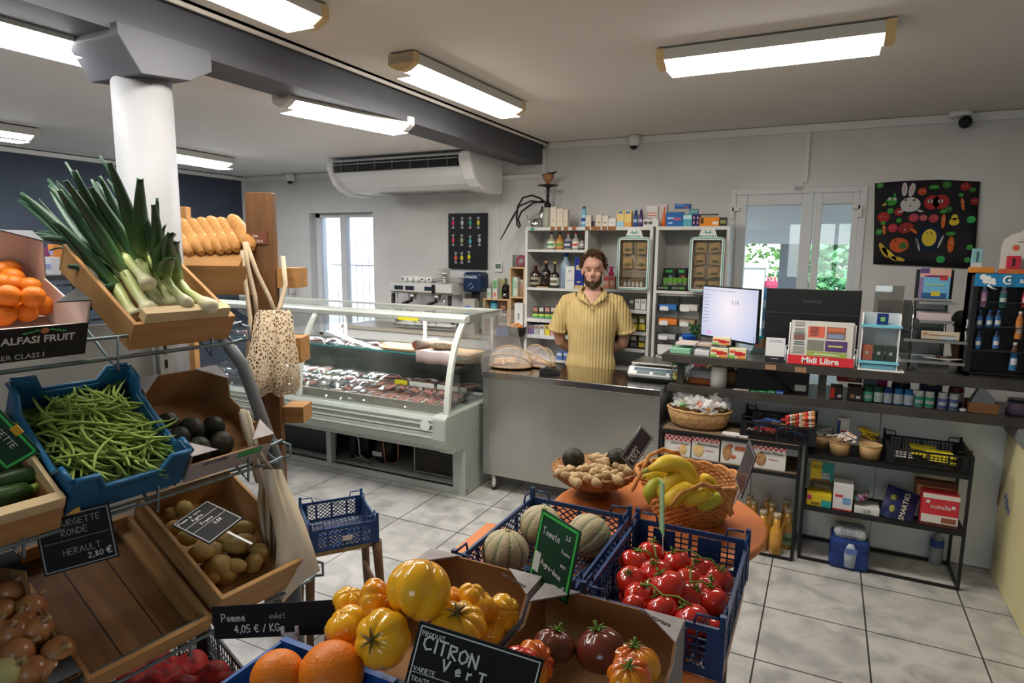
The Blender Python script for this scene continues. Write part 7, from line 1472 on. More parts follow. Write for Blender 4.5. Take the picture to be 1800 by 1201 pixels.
def carton(t, L, w, h, hb, hf, out, flap=None, ins=None, pr=True):
    ins = ins or m_cardi; th = .004
    for s_ in (-1, 1):
        b = B(); y = s_*w/2; pr_ = [(-L, 0), (-L, hb), (-L+.07, hb), (-L+.1, h), (-.09, h), (-.07, hf), (0, hf), (0, 0)]
        b.m = 0; b.prism(pr_, th, T(0, min(y, y-s_*th), 0)); b.m = 1; b.prism(pr_, .001, T(0, y+(.0002 if s_ > 0 else -.0012), 0)); b.build('side_wall', [ins, out], t)
    b = B(); b.m = 0; b.box(-th, 0, -w/2, w/2, 0, h*.85); b.m = 1; b.box(0, .001, -w/2, w/2, 0, h*.85); b.build('front_wall', [ins, out], t)
    b = B(); b.box(-L, -L+th, -w/2, w/2, 0, hb); b.build('rear_wall', ins, t); b = B(); b.box(-L, 0, -w/2, w/2, 0, .003); b.build('bottom', ins, t)
    for sx in (-L, 0):
        for s_ in (-1, 1):
            e = .075; z = hb if sx else hf; b = B(); x1 = sx+(e if sx else -e); b.prism([(0, 0), (x1-sx, 0), (0, -s_*e)], .003, Matrix(((1, 0, 0, sx), (0, 0, 1, s_*w/2), (0, 1, 0, z), (0, 0, 0, 1)))); b.build('corner_flap', out, t)
random.seed(77)
def onp(px, py, t, h):
    Mx = t.rotation_euler.to_matrix(); n = Mx @ V((0, 0, 1)); d = ray(px, py); return CAM+d*((t.location+n*h-CAM).dot(n)/d.dot(n))
def fruit(name, label, cat, c, r, m, group, sq=1, n=18, fn=None, rot=None, stem=None, sm=None, m2=None):
    t = thing(name, label, cat, c, group=group, rot=rot or (random.uniform(-.5, .5), random.uniform(-.5, .5), random.uniform(0, 6)))
    b = B(); b.ball((0, 0, 0), r, r, r*sq, n, int(n*.6), fn=fn); b.build('flesh', m, t)
    if stem == 'dot': b = B(); b.ball((0, 0, r*sq*.97), r*.09, r*.09, r*.03, 8, 4); b.build('stem_scar', sm, t)
    if stem == 'star':
        b = B()
        for i in range(6): a = i*pi/3+.2; b.tube([(0, 0, r*sq*(.93)), (r*.22*cos(a), r*.22*sin(a), r*sq*1.02), (r*.42*cos(a), r*.42*sin(a), r*sq*.98+.002)], [r*.05, r*.04, r*.015], 5)
        b.tube([(0, 0, r*sq*.9), (.003, .002, r*sq+.012)], r*.07, 6); b.build('calyx', sm, t)
    return t
# --- oranges carton
t = slot('orange_carton', 'black and white fruit carton of small oranges, top level left', 'carton', -1.795, .565, 1.405, R(22))
m_wc = flat((.62, .50, .45), .6); carton(t, .34, .41, .105, .2, .15, m_black, ins=m_wc)
YF_ = Matrix(((0, 0, 1, .002), (1, 0, 0, 0), (0, 1, 0, 0), (0, 0, 0, 1)))     # text on the front (+x) face
font('ALFASI FRUIT', .026, flat((.6, .58, .54), .5), t, T(0, .1, .055) @ YF_, bold=.0006); font('PEELER CLASS I', .019, flat((.5, .49, .45), .5), t, T(0, .05, .012) @ YF_)
b = B(); b.ball((.0025, .11, .078), .001, .009, .008, 12, 8); b.m = 1
for s_ in (-1, 1):
    for k in range(3): b.ball((.0025, .11+s_*(.016+.012*k), .08-.003*k), .001, .007, .003, 8, 6)
b.build('orange_emblem', [flat((.5, .18, .08), .5), flat((.05, .3, .1), .5)], t)
b = B(); b.tube([(.002, -.02+.03*cos(a)*.9, .055+.009*sin(a)) for a in [2*pi*i/16 for i in range(16)]], .003, 5, closed=True); b.build('hand_hole', flat((.45, .25, .1), .6), t)
t0 = t
m_or = mat('orange_peel', (.74, .21, .015), .4, col2=(.68, .16, .012), ns=10, bump=.35, bs=220)
for i, (px, py) in enumerate([(17, 475), (2, 478), (22, 490), (3, 500), (24, 503), (52, 506), (14, 520), (36, 530), (58, 522), (75, 537), (2, 535), (14, 547), (45, 548), (5, 555)]):
    p = onp(px, py, t0, .045+.05*(530 > py)-.0*i); fruit('small_orange', 'small orange in the black carton on the top level', 'orange', p, .029, m_or, 'oranges in the black carton', .93, 16, stem='dot', sm=flat((.2, .25, .05), .6))
# --- leeks
t = slot('leek_crate', 'wooden crate of leeks on the top level of the rack', 'crate', -1.80, 1.025, 1.405, R(30)); wcrate(t, .40, .30, .085, m=m_ply)
b = B(); b.box(-.02, .013, -.125, .125, .086, .118); b.build('front_slat', m_pale, t, bevel=.002)
def leekmat():
    m = bpy.data.materials.new('leek_leaf'); m.use_nodes = True; nt = m.node_tree; at_ = nt.nodes.new('ShaderNodeVertexColor'); at_.layer_name = 'tone'; nt.links.new(at_.outputs[0], nt.nodes['Principled BSDF'].inputs['Base Color']); nt.nodes['Principled BSDF'].inputs['Roughness'].default_value = .45; return m
m_leek = leekmat()
def toned(b, name, parent, fn):
    o = b.build(name, m_leek, parent); ca = o.data.color_attributes.new('tone', 'FLOAT_COLOR', 'POINT')
    for i, v in enumerate(o.data.vertices): ca.data[i].color = tuple(fn(v.co))+(1,)
    return o
def lerpc(a, c, k): k = max(0, min(1, k)); return [x+(y-x)*k for x, y in zip(a, c)]
LC = [(.72, .66, .48), (.45, .52, .2), (.045, .13, .03), (.012, .05, .02)]
def leek(yp, stem, tips, label, r=.016):
    """stem: pixels from bulb to where leaves part; tips: leaf tip pixels (with optional mid pixel)"""
    S = [on_u(x, y, yp) for x, y in stem]; o = S[0]; t = thing('leek', label, 'leek', o, group='leeks in the wooden crate')
    b = B(); P = [s-o for s in S]; L = (P[-1]-P[0]).length
    pts = []; rs = []
    for i in range(9):
        k = i/8*(len(P)-1); j = min(int(k), len(P)-2); pts.append(P[j].lerp(P[j+1], k-j)); rs.append(r*.9*(1.75 if i == 0 else 1.5 if i == 1 else 1.05 if i < 5 else 1.15))
    b.tube([pts[0]-(pts[1]-pts[0])*.35]+pts, [r*.7]+rs, 12)
    toned(b, 'white_stem', t, lambda c: lerpc(LC[0], LC[1], (c-P[0]).length/L*2.6))
    E = P[-1]; tips = tips+[tuple(v+random.uniform(-16, 16) for v in q) for q in tips]
    for i, tp_ in enumerate(tips):
        dy = (i-len(tips)/2)*.018+random.uniform(-.01, .01); tip = on_u(tp_[0], tp_[1], yp+dy*2)-o; mid = (E+tip)/2+V((0, 0, .02+.02*random.random()))
        if len(tp_) > 2: mid = on_u(tp_[2], tp_[3], yp+dy)-o
        st = P[-1].lerp(P[-2], .6); Q = []; N_ = 10; w0 = random.uniform(.026, .036)
        for j in range(N_+1):
            k = j/N_; c = st.lerp(mid, k).lerp(mid.lerp(tip, k), k); Q.append(c)
        b = B(); rows = []
        for j, c in enumerate(Q):
            d = (Q[min(j+1, N_)]-Q[max(j-1, 0)]).normalized(); s_ = d.cross(V((-.8+.3*sin(i*2), .5*cos(i), .3))).normalized(); up = s_.cross(d); k = j/N_; w = w0*(.75+.7*k if k < .35 else 1-.75*(k-.35)/.65 if k < .93 else .3)*.62
            rows.append([c-s_*w+up*w*.55, c-s_*w*.5+up*w*.12, c, c+s_*w*.5+up*w*.12, c+s_*w+up*w*.55])
        b.sheet(rows); Lf = (tip-st).length; f = toned(b, 'leaf', t, lambda c: lerpc(LC[1], LC[2], (c-st).length/Lf*6) if (c-st).length < Lf*.17 else lerpc(LC[2], LC[3], ((c-st).length/Lf-.17)*2.4)); md = f.modifiers.new('thick', 'SOLIDIFY'); md.thickness = .0022
random.seed(40)
leek(.93, [(238, 558), (222, 535), (196, 490)], [(35, 340, 95, 385), (95, 390, 140, 430), (120, 470, 160, 470), (160, 545, 190, 495)], 'leek at the left with long leaf bending over the crate edge')
leek(.95, [(265, 548), (240, 515), (208, 455)], [(115, 318, 150, 370), (104, 334, 140, 400), (90, 440, 140, 420), (70, 350, 130, 420)], 'leek second from left, leaves standing up tall')
leek(1.0, [(268, 520), (255, 480), (240, 432)], [(192, 286, 220, 350), (247, 315, 246, 360), (176, 310, 205, 360), (205, 355, 225, 380)], 'leek with the tallest leaves before the column', .014)
leek(.99, [(278, 542), (262, 500), (232, 440)], [(137, 335, 165, 380), (160, 330, 185, 370), (145, 365, 190, 400), (120, 400, 180, 420)], 'leek in the middle of the crate, bulb at the front slat', .018)
leek(1.04, [(307, 540), (283, 505), (270, 450)], [(270, 360, 278, 400), (305, 415, 285, 420), (180, 380, 230, 400), (200, 330, 240, 390)], 'leek right of the middle, bulb at the front slat', .017)
leek(1.08, [(372, 540), (330, 515), (290, 470)], [(300, 410, 290, 440), (312, 425, 300, 440), (215, 365, 255, 420), (190, 400, 240, 430)], 'leek lying furthest right against the crate side', .015)
leek(1.03, [(330, 535), (300, 505), (280, 470)], [(305, 455, 292, 455), (240, 350, 262, 410), (255, 390, 270, 430)], 'short leek tucked between two right-hand bulbs', .013)
leek(.96, [(262, 500), (235, 470), (200, 430)], [(60, 420, 120, 415), (130, 300, 165, 380), (88, 325, 130, 380), (150, 420, 175, 420)], 'leek lying on top, leaves crossing the others', .014)
# --- courgettes
t = slot('courgette_crate', 'pale wooden crate of courgettes cut by the left edge', 'crate', -1.65, .42, 1.03, R(28)); wcrate(t, .33, .40, .07, m=m_ply); b = B(); b.box(-.012, .014, -.2, .2, .071, .1); b.build('front_slat', m_pale, t, bevel=.002)
b = B(); b.box(-.33, .013, .19, .2, .07, .095); b.build('side_slat', m_pale, t)
t0 = t
m_cg = mat('courgette_skin', (.018, .045, .012), .35, col2=(.035, .08, .02), ns=40, nstretch=(1, 6, 6))
for i, (px, py, s_, a) in enumerate(((20, 865, 1.74, .3), (25, 845, 1.82, -.2), (5, 800, 1.9, .5), (-10, 880, 1.72, 0), (30, 820, 1.9, .1))):
    p = onp(px, py, t0, .03+.02*(i % 2)); tt = thing('courgette', 'dark green courgette in the crate at the left edge', 'courgette', p, group='courgettes in the left crate', rot=(0, .2, a))
    b = B(); b.tube([(0, -.09, 0), (0, -.075, 0), (0, 0, .004), (0, .06, .002), (0, .072, 0)], [.008, .02, .025, .021, .012], 14); b.build('body', m_cg, tt); b = B(); b.tube([(0, .068, 0), (0, .09, .004)], [.012, .01], 8); b.build('stalk', flat((.25, .35, .06), .5), tt)
# --- bean crate
t = slot('blue_crate', 'mid-blue plastic crate heaped with green beans', 'crate', -1.64, .77, 1.045, R(31)); L, w, h = .35, .275, .095
m_blc = mat('blue_plastic', (.018, .115, .235), .35, col2=(.014, .09, .2), ns=6)
b = B(); b.box(-L, 0, -w/2, w/2, 0, .005); b.build('bottom', m_blc, t)
for nm, x0, x1 in (('rear_wall', -L, -L+.008), ('front_wall', -.008, 0)):
    b = B(); hh = h*(1.0 if x0 < -.1 else .8); e = .045; pr = [(-w/2, 0), (-w/2, hh+e), (-w/2+.05, hh+e), (-w/2+.07, hh), (w/2-.07, hh), (w/2-.05, hh+e), (w/2, hh+e), (w/2, 0)]
    mx_ = Matrix(((0, 1, 0, x0), (1, 0, 0, 0), (0, 0, 1, 0), (0, 0, 0, 1))); b.prism(pr, x1-x0, mx_); o = b.build(nm, m_blc, t, bevel=.003); b = B(); pt = [(p_[0], p_[1]) for p_ in pr[1:7]]; b.tube([(x0+.004+(-.008 if x0 < -.1 else .008), y, z) for y, z in pt], .007, 8); b.build('rim', m_blc, o)
    b = B()
    for k in range(14): b.box(x1-.0005 if x0 < -.1 else x1, x1+.0008, -.075+.012*k-(.0 if k < 7 else -.0), -.070+.012*k, .055, .075)
    b.build('slots', flat((.01, .06, .13), .6), o)
for s_ in (-1, 1):
    b = B(); y = s_*w/2; b.prism([(-L, 0), (-L, h+.04), (-L+.05, h+.04), (-L+.075, h), (-.075, h*.85), (-.05, h*.8+.04), (0, h*.8+.04), (0, 0)], .007, T(0, y-.0035, 0)); o = b.build('side_wall', m_blc, t, bevel=.003)
    b = B(); b.tube([(-L, y+s_*.006, h+.04), (-L+.05, y+s_*.006, h+.04), (-L+.075, y+s_*.006, h), (-.075, y+s_*.006, h*.85), (-.05, y+s_*.006, h*.8+.04), (0, y+s_*.006, h*.8+.04)], .007, 8); b.build('rim', m_blc, o)
MB_ = t.rotation_euler.to_matrix(); m_bean = mat('bean_green', (.26, .36, .07), .45, col2=(.16, .26, .04), ns=14)
bp_ = []
for v in range(6):
    tt = thing('green_bean', 'green bean in the blue crate', 'green bean', (0, 0, 0), group='green beans in the blue crate'); b = B(); cv = (-.02, .012, .025, -.012, .0, .035)[v]; Lb = .05+.006*v
    b.tube([(-Lb, cv*.9, 0), (-Lb*.8, cv*.55, 0), (-Lb*.3, 0, .001), (Lb*.3, -.002, 0), (Lb*.8, cv*.5, .001), (Lb, cv*.85, 0), (Lb*1.12, cv*1.2, .002)], [.0008, .0032, .004, .0042, .0036, .002, .0007], 6); b.build('pod', m_bean, tt); bp_.append(tt)
random.seed(50)
for i in range(290):
    x, y = random.uniform(-L+.05, -.065), random.uniform(-.39, .39)*w; e = 1-(abs(y)/(w/2))**3*.7; z = .02+random.random()*.012+(.075+.02*sin(i))*e*(i/290)**.6*(1-.0*x)
    o = bp_[i] if i < 6 else copy_tree(bp_[i % 6]); o.location = t.location+MB_ @ V((x, y, z)); o.rotation_euler = (MB_.to_4x4() @ Matrix.Rotation(random.uniform(-.9, 1.6), 4, 'Z') @ Matrix.Rotation(random.uniform(-.25, .25), 4, 'Y')).to_euler()
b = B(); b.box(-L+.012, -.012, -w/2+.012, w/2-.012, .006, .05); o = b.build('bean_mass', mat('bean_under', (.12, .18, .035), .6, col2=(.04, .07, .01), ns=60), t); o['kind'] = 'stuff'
# --- avocado carton
t = slot('avocado_carton', 'brown cardboard tray of black avocados on the middle level', 'carton', -1.645, 1.055, 1.04, R(28)); carton(t, .33, .26, .07, .12, .09, m_cardo); MA = t.rotation_euler.to_matrix(); AL = t.location.copy()
font('LES 3 SOLEILS', .013, m_dark, t, T(0, -.05, .05) @ YF_); b = B(); b.box(.0012, .002, .02, .1, .035, .055); b.build('green_label', flat((.05, .3, .08), .5), t)
t0 = t
m_av = mat('avocado_skin', (.014, .016, .010), .5, col2=(.028, .026, .014), ns=25, bump=.7, bs=120)
random.seed(60)
for i, (px, py, r_) in enumerate(((257, 752, .028), (294, 748, .031), (338, 756, .032), (375, 752, .030), (313, 772, .03), (277, 779, .028), (317, 795, .029), (350, 790, .03), (389, 781, .031), (300, 800, .026))):
    p = onp(px, py, t0, r_*1.1+.003); fruit('avocado', 'dark knobbly avocado in the cardboard tray', 'avocado', p, r_*1.12, m_av, 'avocados in the tray', 1.12, 16, stem='dot', sm=flat((.3, .14, .05), .6))
# --- potato crate, empty crate, onion carton
t = slot('potato_crate', 'wooden box of potatoes at the far end of the lowest level', 'crate', -1.535, 1.06, .665, R(26)); wcrate(t, .42, .30, .105, m=m_ply)
b = B(); b.ball((-.21, .1375, .06), .008, .001, .01, 10, 6); b.ball((-.3, -.149, .03), .006, .001, .008, 10, 6); b.build('knot', flat((.12, .05, .02), .6), t)
PC_ = t
m_pot = mat('potato_skin', (.38, .25, .075), .6, col2=(.30, .185, .05), ns=9, bump=.25, bs=60)
def lump(s): return lambda a, t: 1+.07*sin(2*a+s)*sin(t)+.05*sin(3*t+s*2)+.03*sin(5*a+3*t+s)
for i, (px, py, r_) in enumerate(((430, 932, .026), (430, 956, .027), (412, 960, .024), (455, 973, .024), (372, 972, .026), (355, 972, .028), (385, 1000, .034), (392, 952, .025), (415, 995, .02), (445, 990, .022), (398, 1012, .022), (330, 945, .022), (308, 928, .02), (300, 905, .018), (325, 895, .02), (375, 1015, .018))):
    p = onp(px, py, PC_, .045+(.02 if i % 3 == 2 else 0)); fruit('potato', 'smooth yellow potato in the wooden box', 'potato', p, r_*1.35, m_pot, 'potatoes in the wooden box', .8, 18, fn=lump(i))
t = slot('empty_crate', 'empty wooden crate with stained plank bottom on the lowest level', 'crate', -1.535, .745, .665, R(26)); wcrate(t, .42, .305, .05, m=m_ply, bot=m_old)
b = B()
for y in (-.05, .05): b.box(-.42, 0, y-.0015, y+.0015, .006, .0065)
b.build('plank_gap', m_black, t); b = B(); b.box(-.42, -.01, .115, .14, .006, .022); b.build('inner_batten', m_ply, t)
t = slot('onion_carton', 'dark printed carton of yellow onions at the lower left', 'carton', -1.535, .40, .665, R(26)); carton(t, .36, .36, .08, .13, .08, m_black)
b = B(); b.ball((.0015, .14, .045), .001, .007, .007, 10, 6); b.m = 1; b.box(.0015, .0025, .14, .147, .04, .05); b.build('round_logo', [flat((.1, .15, .4), .5), flat((.5, .1, .1), .5)], t); font('OIGNONS', .012, flat((.4, .4, .4), .5), t, T(0, .06, .03) @ YF_)
t0 = t
m_on = mat('onion_skin', (.30, .105, .03), .3, col2=(.42, .19, .07), ns=5, nstretch=(5, 5, .6), spec=.6)
for i, (px, py, r_) in enumerate(((55, 1068, .034), (20, 1040, .033), (65, 1110, .036), (25, 1113, .034), (30, 1150, .037), (103, 1148, .037), (5, 1075, .03), (-5, 1110, .03), (55, 1180, .034), (10, 1185, .036), (40, 1095, .03), (85, 1178, .03))):
    p = onp(px, py, t0, r_+.03); tt = fruit('onion', 'papery yellow onion in the dark carton' if i not in (9,) else 'greenish peeled onion at the bottom left corner', 'onion', p, r_, m_on if i != 9 else mat('onion_green', (.45, .42, .18), .4), 'onions in the dark carton' if i != 9 else None, .9, 18, rot=(random.uniform(-1.2, .6), random.uniform(-.3, 1), 0))
    b = B(); b.tube([(0, 0, r_*.85), (.002, 0, r_*1.05), (.004, .002, r_*1.3)], [r_*.3, r_*.12, r_*.16], 8); b.build('dry_neck', flat((.4, .26, .13), .7), tt)
# ---------------------------------------------------------------- chalk signs
m_slate = mat('slate', (.008, .008, .009), .6, col2=(.014, .014, .016), ns=6, spec=.15); m_ch = flat((.62, .62, .60), .7); m_chd = flat((.30, .31, .31), .8)
def sign(label, TL, TR, BL, border=m_ch, name='price_sign', stake=.06, bw=.0025, back=m_slate, stm=None):
    TL, TR, BL = [CAM+ray(a[0], a[1])*a[2] for a in (TL, TR, BL)]; x = (TR-TL); w = x.length; x.normalize(); dn = BL-TL; dn -= x*dn.dot(x); h = dn.length; z = -dn.normalized(); y = z.cross(x)
    t = thing(name, label, 'sign', (0, 0, 0)); t.matrix_world = Matrix(((x.x, y.x, z.x, BL.x), (x.y, y.y, z.y, BL.y), (x.z, y.z, z.z, BL.z), (0, 0, 0, 1)))
    b = B(); b.box(0, w, 0, .003, 0, h); b.build('board', back, t, bevel=.001)
    b = B(); e = .004
    for q in ((e, w-e, e, e+bw), (e, w-e, h-e-bw, h-e), (e, e+bw, e, h-e), (w-e-bw, w-e, e, h-e)): b.box(q[0], q[1], -.0008, 0, q[2], q[3])
    if border: b.build('border', border, t)
    if stake: b = B(); b.box(w*.5-.003, w*.5+.003, .003, .005, -stake, h*.4); b.build('stake', stm or flat((.5, .5, .48), .3), t)
    return t, w, h
t, w, h = sign('black chalk sign reading CITRON VERT over the yellow tomatoes', (711, 1083, .86), (929, 1152, .84), (704, 1225, .86), bw=.0016)
chalk(t, 'PRODUIT', .008, h-.017, .0065, m_ch, .0011); chalk(t, 'CITRON', .013, h-.034, .0185, m_ch, .0028, slope=-.08); chalk(t, 'V e r T', .045, h-.055, .015, m_ch, .0028, slope=-.05)
for u, v, s_ in ((.008, .066, 'VARIETE'), (.008, .08, 'TRAITE AU'), (.008, .125, 'ORIGINE')): chalk(t, s_, u, h-v, .006, m_ch, .001)
b = B(); cx_ = w*.77
for q in ((.004, w-.004, h-.069, h-.0682), (cx_, cx_+.001, .004, h-.045), (cx_, w-.004, h-.062, h-.0612), (cx_+(w-cx_)*.33, cx_+(w-cx_)*.33+.001, h-.062, h-.047), (cx_, w-.004, h-.046, h-.045)): b.box(q[0], q[1], -.001, 0, q[2], q[3])
b.build('ruled_lines', m_ch, t); chalk(t, 'CAT.', cx_+.002, h-.054, .0055, m_ch, .001); chalk(t, 'CALIBRE', cx_+.018, h-.054, .0045, m_ch, .0009); chalk(t, 'PRIX AU KILO', cx_+.002, h-.072, .0035, m_ch, .0008); chalk(t, '6,80', cx_+.006, h-.094, .015, m_ch, .002)
GR = flat((.05, .45, .08), .4); m_gs = mat('green_slate', (.007, .03, .015), .5, spec=.2, col2=(.02, .07, .04), ns=5)
t, w, h = sign('green-framed chalk sign reading Tomate, turned sideways over the crates', (948, 891, 1.32), (1016, 932, 1.22), (929, 1013, 1.32), GR, bw=.005, back=m_gs)
chalk(t, 'Tomate', .018, h-.045, .014, m_ch, .0018); chalk(t, '2,5', w-.035, h-.03, .008, m_ch, .0013); chalk(t, 'France', w-.04, h-.06, .007, m_ch, .0012); chalk(t, 'pays', w-.035, h-.085, .007, m_ch, .0012); chalk(t, 'Aigre-doux', .03, h-.105, .011, m_ch, .0018, slope=-.12); chalk(t, '€', w-.022, .012, .015, m_ch, .002); b = B(); b.box(.006, .026, -.001, 0, .02, .06); b.build('white_scrawl', flat((.5, .55, .5), .7), t)
t, w, h = sign('long black chalk sign reading Pomme with a white clip under it', (371, 1067, 1.22), (586, 1055, 1.18), (378, 1125, 1.22), None, stake=0)
chalk(t, 'Pomme', .02, h-.03, .015, m_ch, .002); chalk(t, 'juliet', .12, h-.028, .011, m_chd, .0015); chalk(t, '4,05 € / KG', .045, .012, .014, m_ch, .0022)
b = B(); b.box(w*.56, w*.7, -.004, .006, .0, .008); b.box(w*.56, w*.585, -.004, .006, 0, .02); b.box(w*.675, w*.7, -.004, .006, 0, .02); b.prism([(w*.58, 0), (w*.68, 0), (w*.645, -.018), (w*.615, -.018)], .006, T(0, -.002, 0)); b.box(w*.62, w*.64, 0, .003, -.06, -.015); b.build('clip', flat((.65, .62, .6), .3), t)
t, w, h = sign('chalk sign reading COURGETTE RONDE taped to the middle rail', (57, 917, 1.46), (190, 884, 1.52), (78, 1015, 1.46), m_chd, stake=0)
chalk(t, 'COURGETTE', .03, h-.03, .014, m_chd, .0016); chalk(t, 'RONDE', .048, h-.052, .014, m_chd, .0016); chalk(t, 'HERAULT', .045, .035, .014, m_chd, .0016); chalk(t, '2,80', w-.06, .016, .013, m_ch, .0018); chalk(t, '€', w-.022, .016, .016, m_ch, .0025)
b = B(); b.box(.01, w-.01, -.0008, 0, h*.52, h*.52+.001); b.build('ruled_lines', m_chd, t); b = B(); b.box(w*.32, w*.62, -.002, -.0008, h-.006, h+.006); b.build('orange_tape', flat((.6, .3, .02), .5), t)
t, w, h = sign('chalk sign reading Pomme de terre set askew in the potato box', (311, 916, 1.62), (373, 873, 1.72), (368, 957, 1.57), m_ch, bw=.0015, stake=.08)
for s_, u, v, q in (('Pomme de terre', .008, .02, .008), ('Agata', .035, .036, .010), ('France', .04, .062, .010), ('0,8€', .06, .085, .010)): chalk(t, s_, u, h-v, q, m_ch, .0014)
b = B()
for v in (.042, .068): b.box(.004, w-.004, -.001, 0, h-v, h-v+.001)
b.build('ruled_lines', m_ch, t)
t, w, h = sign('green-framed chalk sign reading COURGETTE at the left edge', (-30, 690, 1.25), (54, 776, 1.3), (-75, 745, 1.25), GR, bw=.005, back=m_gs)
chalk(t, 'COURGETTE', .01, h-.035, .012, m_ch, .0016); chalk(t, '2,80 €', .05, .012, .01, m_ch, .0014); b = B(); b.box(w*.45, w*.6, -.002, 0, h-.012, h+.004); b.build('orange_tape', flat((.6, .3, .02), .5), t)
m_shine = mat('slate_gloss', (.05, .04, .045), .12)
t, w, h = sign('glossy chalk sign tilted in the ginger bowl, catching light', (1100, 787, 2.0), (1137, 733, 2.08), (1112, 826, 1.98), m_ch, bw=.0012, back=m_shine)
chalk(t, 'Gingembre', .01, h-.03, .012, m_ch, .0015); chalk(t, '8,50 €', .02, .012, .013, m_ch, .0018)
t, w, h = sign('narrow slate sign seen nearly edge-on at the rim of the banana basket', (1313, 763, 1.86), (1325, 793, 1.74), (1292, 842, 1.86), m_chd, bw=.0015, back=m_shine, stake=.05)
t, w, h = sign('pale green sign seen edge-on between bananas and vine tomatoes', (1160, 842, 1.62), (1167, 850, 1.50), (1159, 930, 1.62), GR, bw=.003, back=flat((.3, .4, .25), .4), stake=.05)
# ================================================================ bread stand, bags, chair
m_post = wood('post_wood', (.20, .095, .035), (.09, .042, .018), 2, sc=2.5); m_bw = wood('bread_wood', (.33, .16, .05), (.44, .23, .085), 0)
def CF(px, py, d): return CAM+ray(px, py)*d
pc = CF(468, 600, 2.75); ex = V((cos(.46), sin(.46), 0)); ey = V((-sin(.46), cos(.46), 0))
def BS(p, x, y, z): q = p+ex*x+ey*y; q.z = z; return q
t = thing('bread_stand', 'wooden bread stand of two thick posts and tilted plank troughs', 'bread stand', (pc.x, pc.y, 0), .46); zt = CF(468, 342, 2.75).z
b = B(); b.box(-.057, .057, -.02, .03, 0, zt); b.build('post', m_post, t, bevel=.004)
b = B(); b.box(-.034, .034, -.026, -.02, CF(476, 430, 2.72).z, CF(476, 408, 2.72).z); sg = b.build('price_card', flat((.16, .05, .03), .6), t); zc_ = CF(476, 420, 2.72).z
b = chalk(t, 'Sac', -.025, zc_+.006, .012, m_ch, .0018, y=-.0275); chalk(t, '6,50 €', -.02, zc_-.016, .01, m_ch, .0016, y=-.0275)
q = CF(305, 380, 3.0)-pc; qx, qy = q.dot(ex), q.dot(ey)
b = B(); b.box(qx-.06, qx+.06, qy, qy+.05, 0, CF(305, 363, 3.0).z); b.build('post', m_bw, t, bevel=.004)
zl = lambda py: CF(380, py, 2.72).z
x0_ = (CF(300, 450, 2.72)-pc).dot(ex)
for (za, zb, ya, yb) in ((zl(431), zl(466), -.10, -.05),): b = B(); b.prism([(ya+.0, zb), (ya+.015, zb), (yb+.06, za), (yb+.045, za)], -x0_-.06, Matrix(((0, 1, 0, x0_), (1, 0, 0, 0), (0, 0, 1, 0), (0, 0, 0, 1)))); b.build('trough_front', m_bw, t)
b = B(); b.prism([(-.10, zl(466)), (-.085, zl(466)), (-.03, zl(517)), (-.045, zl(517))], -x0_-.04, Matrix(((0, 1, 0, x0_), (1, 0, 0, 0), (0, 0, 1, 0), (0, 0, 0, 1)))); b.build('lower_plank', m_bw, t)
b = B(); b.box(x0_, -.06, -.03, .35, zl(517), zl(517)+.015); b.box(x0_, -.06, .33, .35, zl(517), zl(420)); b.build('trough_bed', m_bw, t)
for i, (za, zb) in enumerate(((zl(470), zl(505)), (zl(595), zl(640)), (zl(722), zl(752)))):
    b = B(); b.box(.05, .15-.03*i, -.03, .12, zb, za, Matrix.Rotation(R(12), 4, 'Y')) if False else b.box(.058, .15, .0, .12, zb, za); b.build('plank_end', m_bw, t)
m_br = mat('baguette_crust', (.36, .15, .035), .5, col2=(.50, .26, .085), ns=11, bump=.2, bs=60)
random.seed(70)
for i, (x0, y0, x1, y1) in enumerate(((268, 398, 300, 440), (283, 400, 312, 440), (298, 394, 330, 434), (318, 391, 350, 432), (337, 391, 366, 430), (353, 389, 384, 430), (370, 387, 398, 428), (388, 389, 412, 427), (408, 384, 438, 424), (275, 394, 268, 425))):
    a, c = CF(x0, y0, 2.86), CF(x1, y1+4, 2.66); t = thing('baguette', ('plain baguette standing in the bread trough' if i != 8 else 'baguette leaning against the tall wooden post, last in the trough'), 'baguette', a, group='baguettes in the trough')
    d = c-a; b = B(); b.tube([d*k-V((0, 0, .03*(k > 1)*(k-1))) for k in (-.06, 0, .12, .35, .7, 1.0, 1.15)], [.008, .022, .031, .034, .034, .03, .012], 12); b.build('crust', m_br, t)
    b = B()
    for k in (.2, .5, .8): p = d*k+V((0, 0, .031)); s_ = V((.02, -.01, 0)); b.tube([p-s_*.7, p, p+s_*.7+d*.1], [.001, .005, .001], 5)
    b.build('scoring', flat((.72, .52, .28), .6), t)
# net bag and tote
def bag(name, label, outl, d0, dd, m, straps, sm, folds=.02, solid=.0):
    """outl: rows of (left px, right px, py)"""
    t = thing(name, label, 'bag', CF((outl[0][0]+outl[0][1])/2, outl[0][2], d0)); o = t.location.copy()
    for s_, nm in ((-1, 'front'), (1, 'back')):
        b = B(); rows = []
        for j, (x0, x1, py) in enumerate(outl):
            k = j/(len(outl)-1); row_ = []
            for i in range(17):
                u = i/16; bulge = sin(pi*u)**.7*dd*(.25+sin(pi*min(1, k*.85+.05))); row_.append(CF(x0+(x1-x0)*u, py+4*sin(u*9+j)*(j > 0), d0+s_*bulge+folds*sin(u*21+k*3)*sin(pi*u)*(1-.5*k))-o)
            rows.append(row_)
        b.sheet(rows); b.build(nm+'_panel', m, t)
    for st in straps: b = B(); P = [CF(x, y, d)-o for x, y, d in st]; g_ = [[p-V((.012, 0, 0)), p, p+V((.012, 0, 0))] for p in P]; b.sheet(g_); b.build('strap', sm, t, solid=.003)
    return t
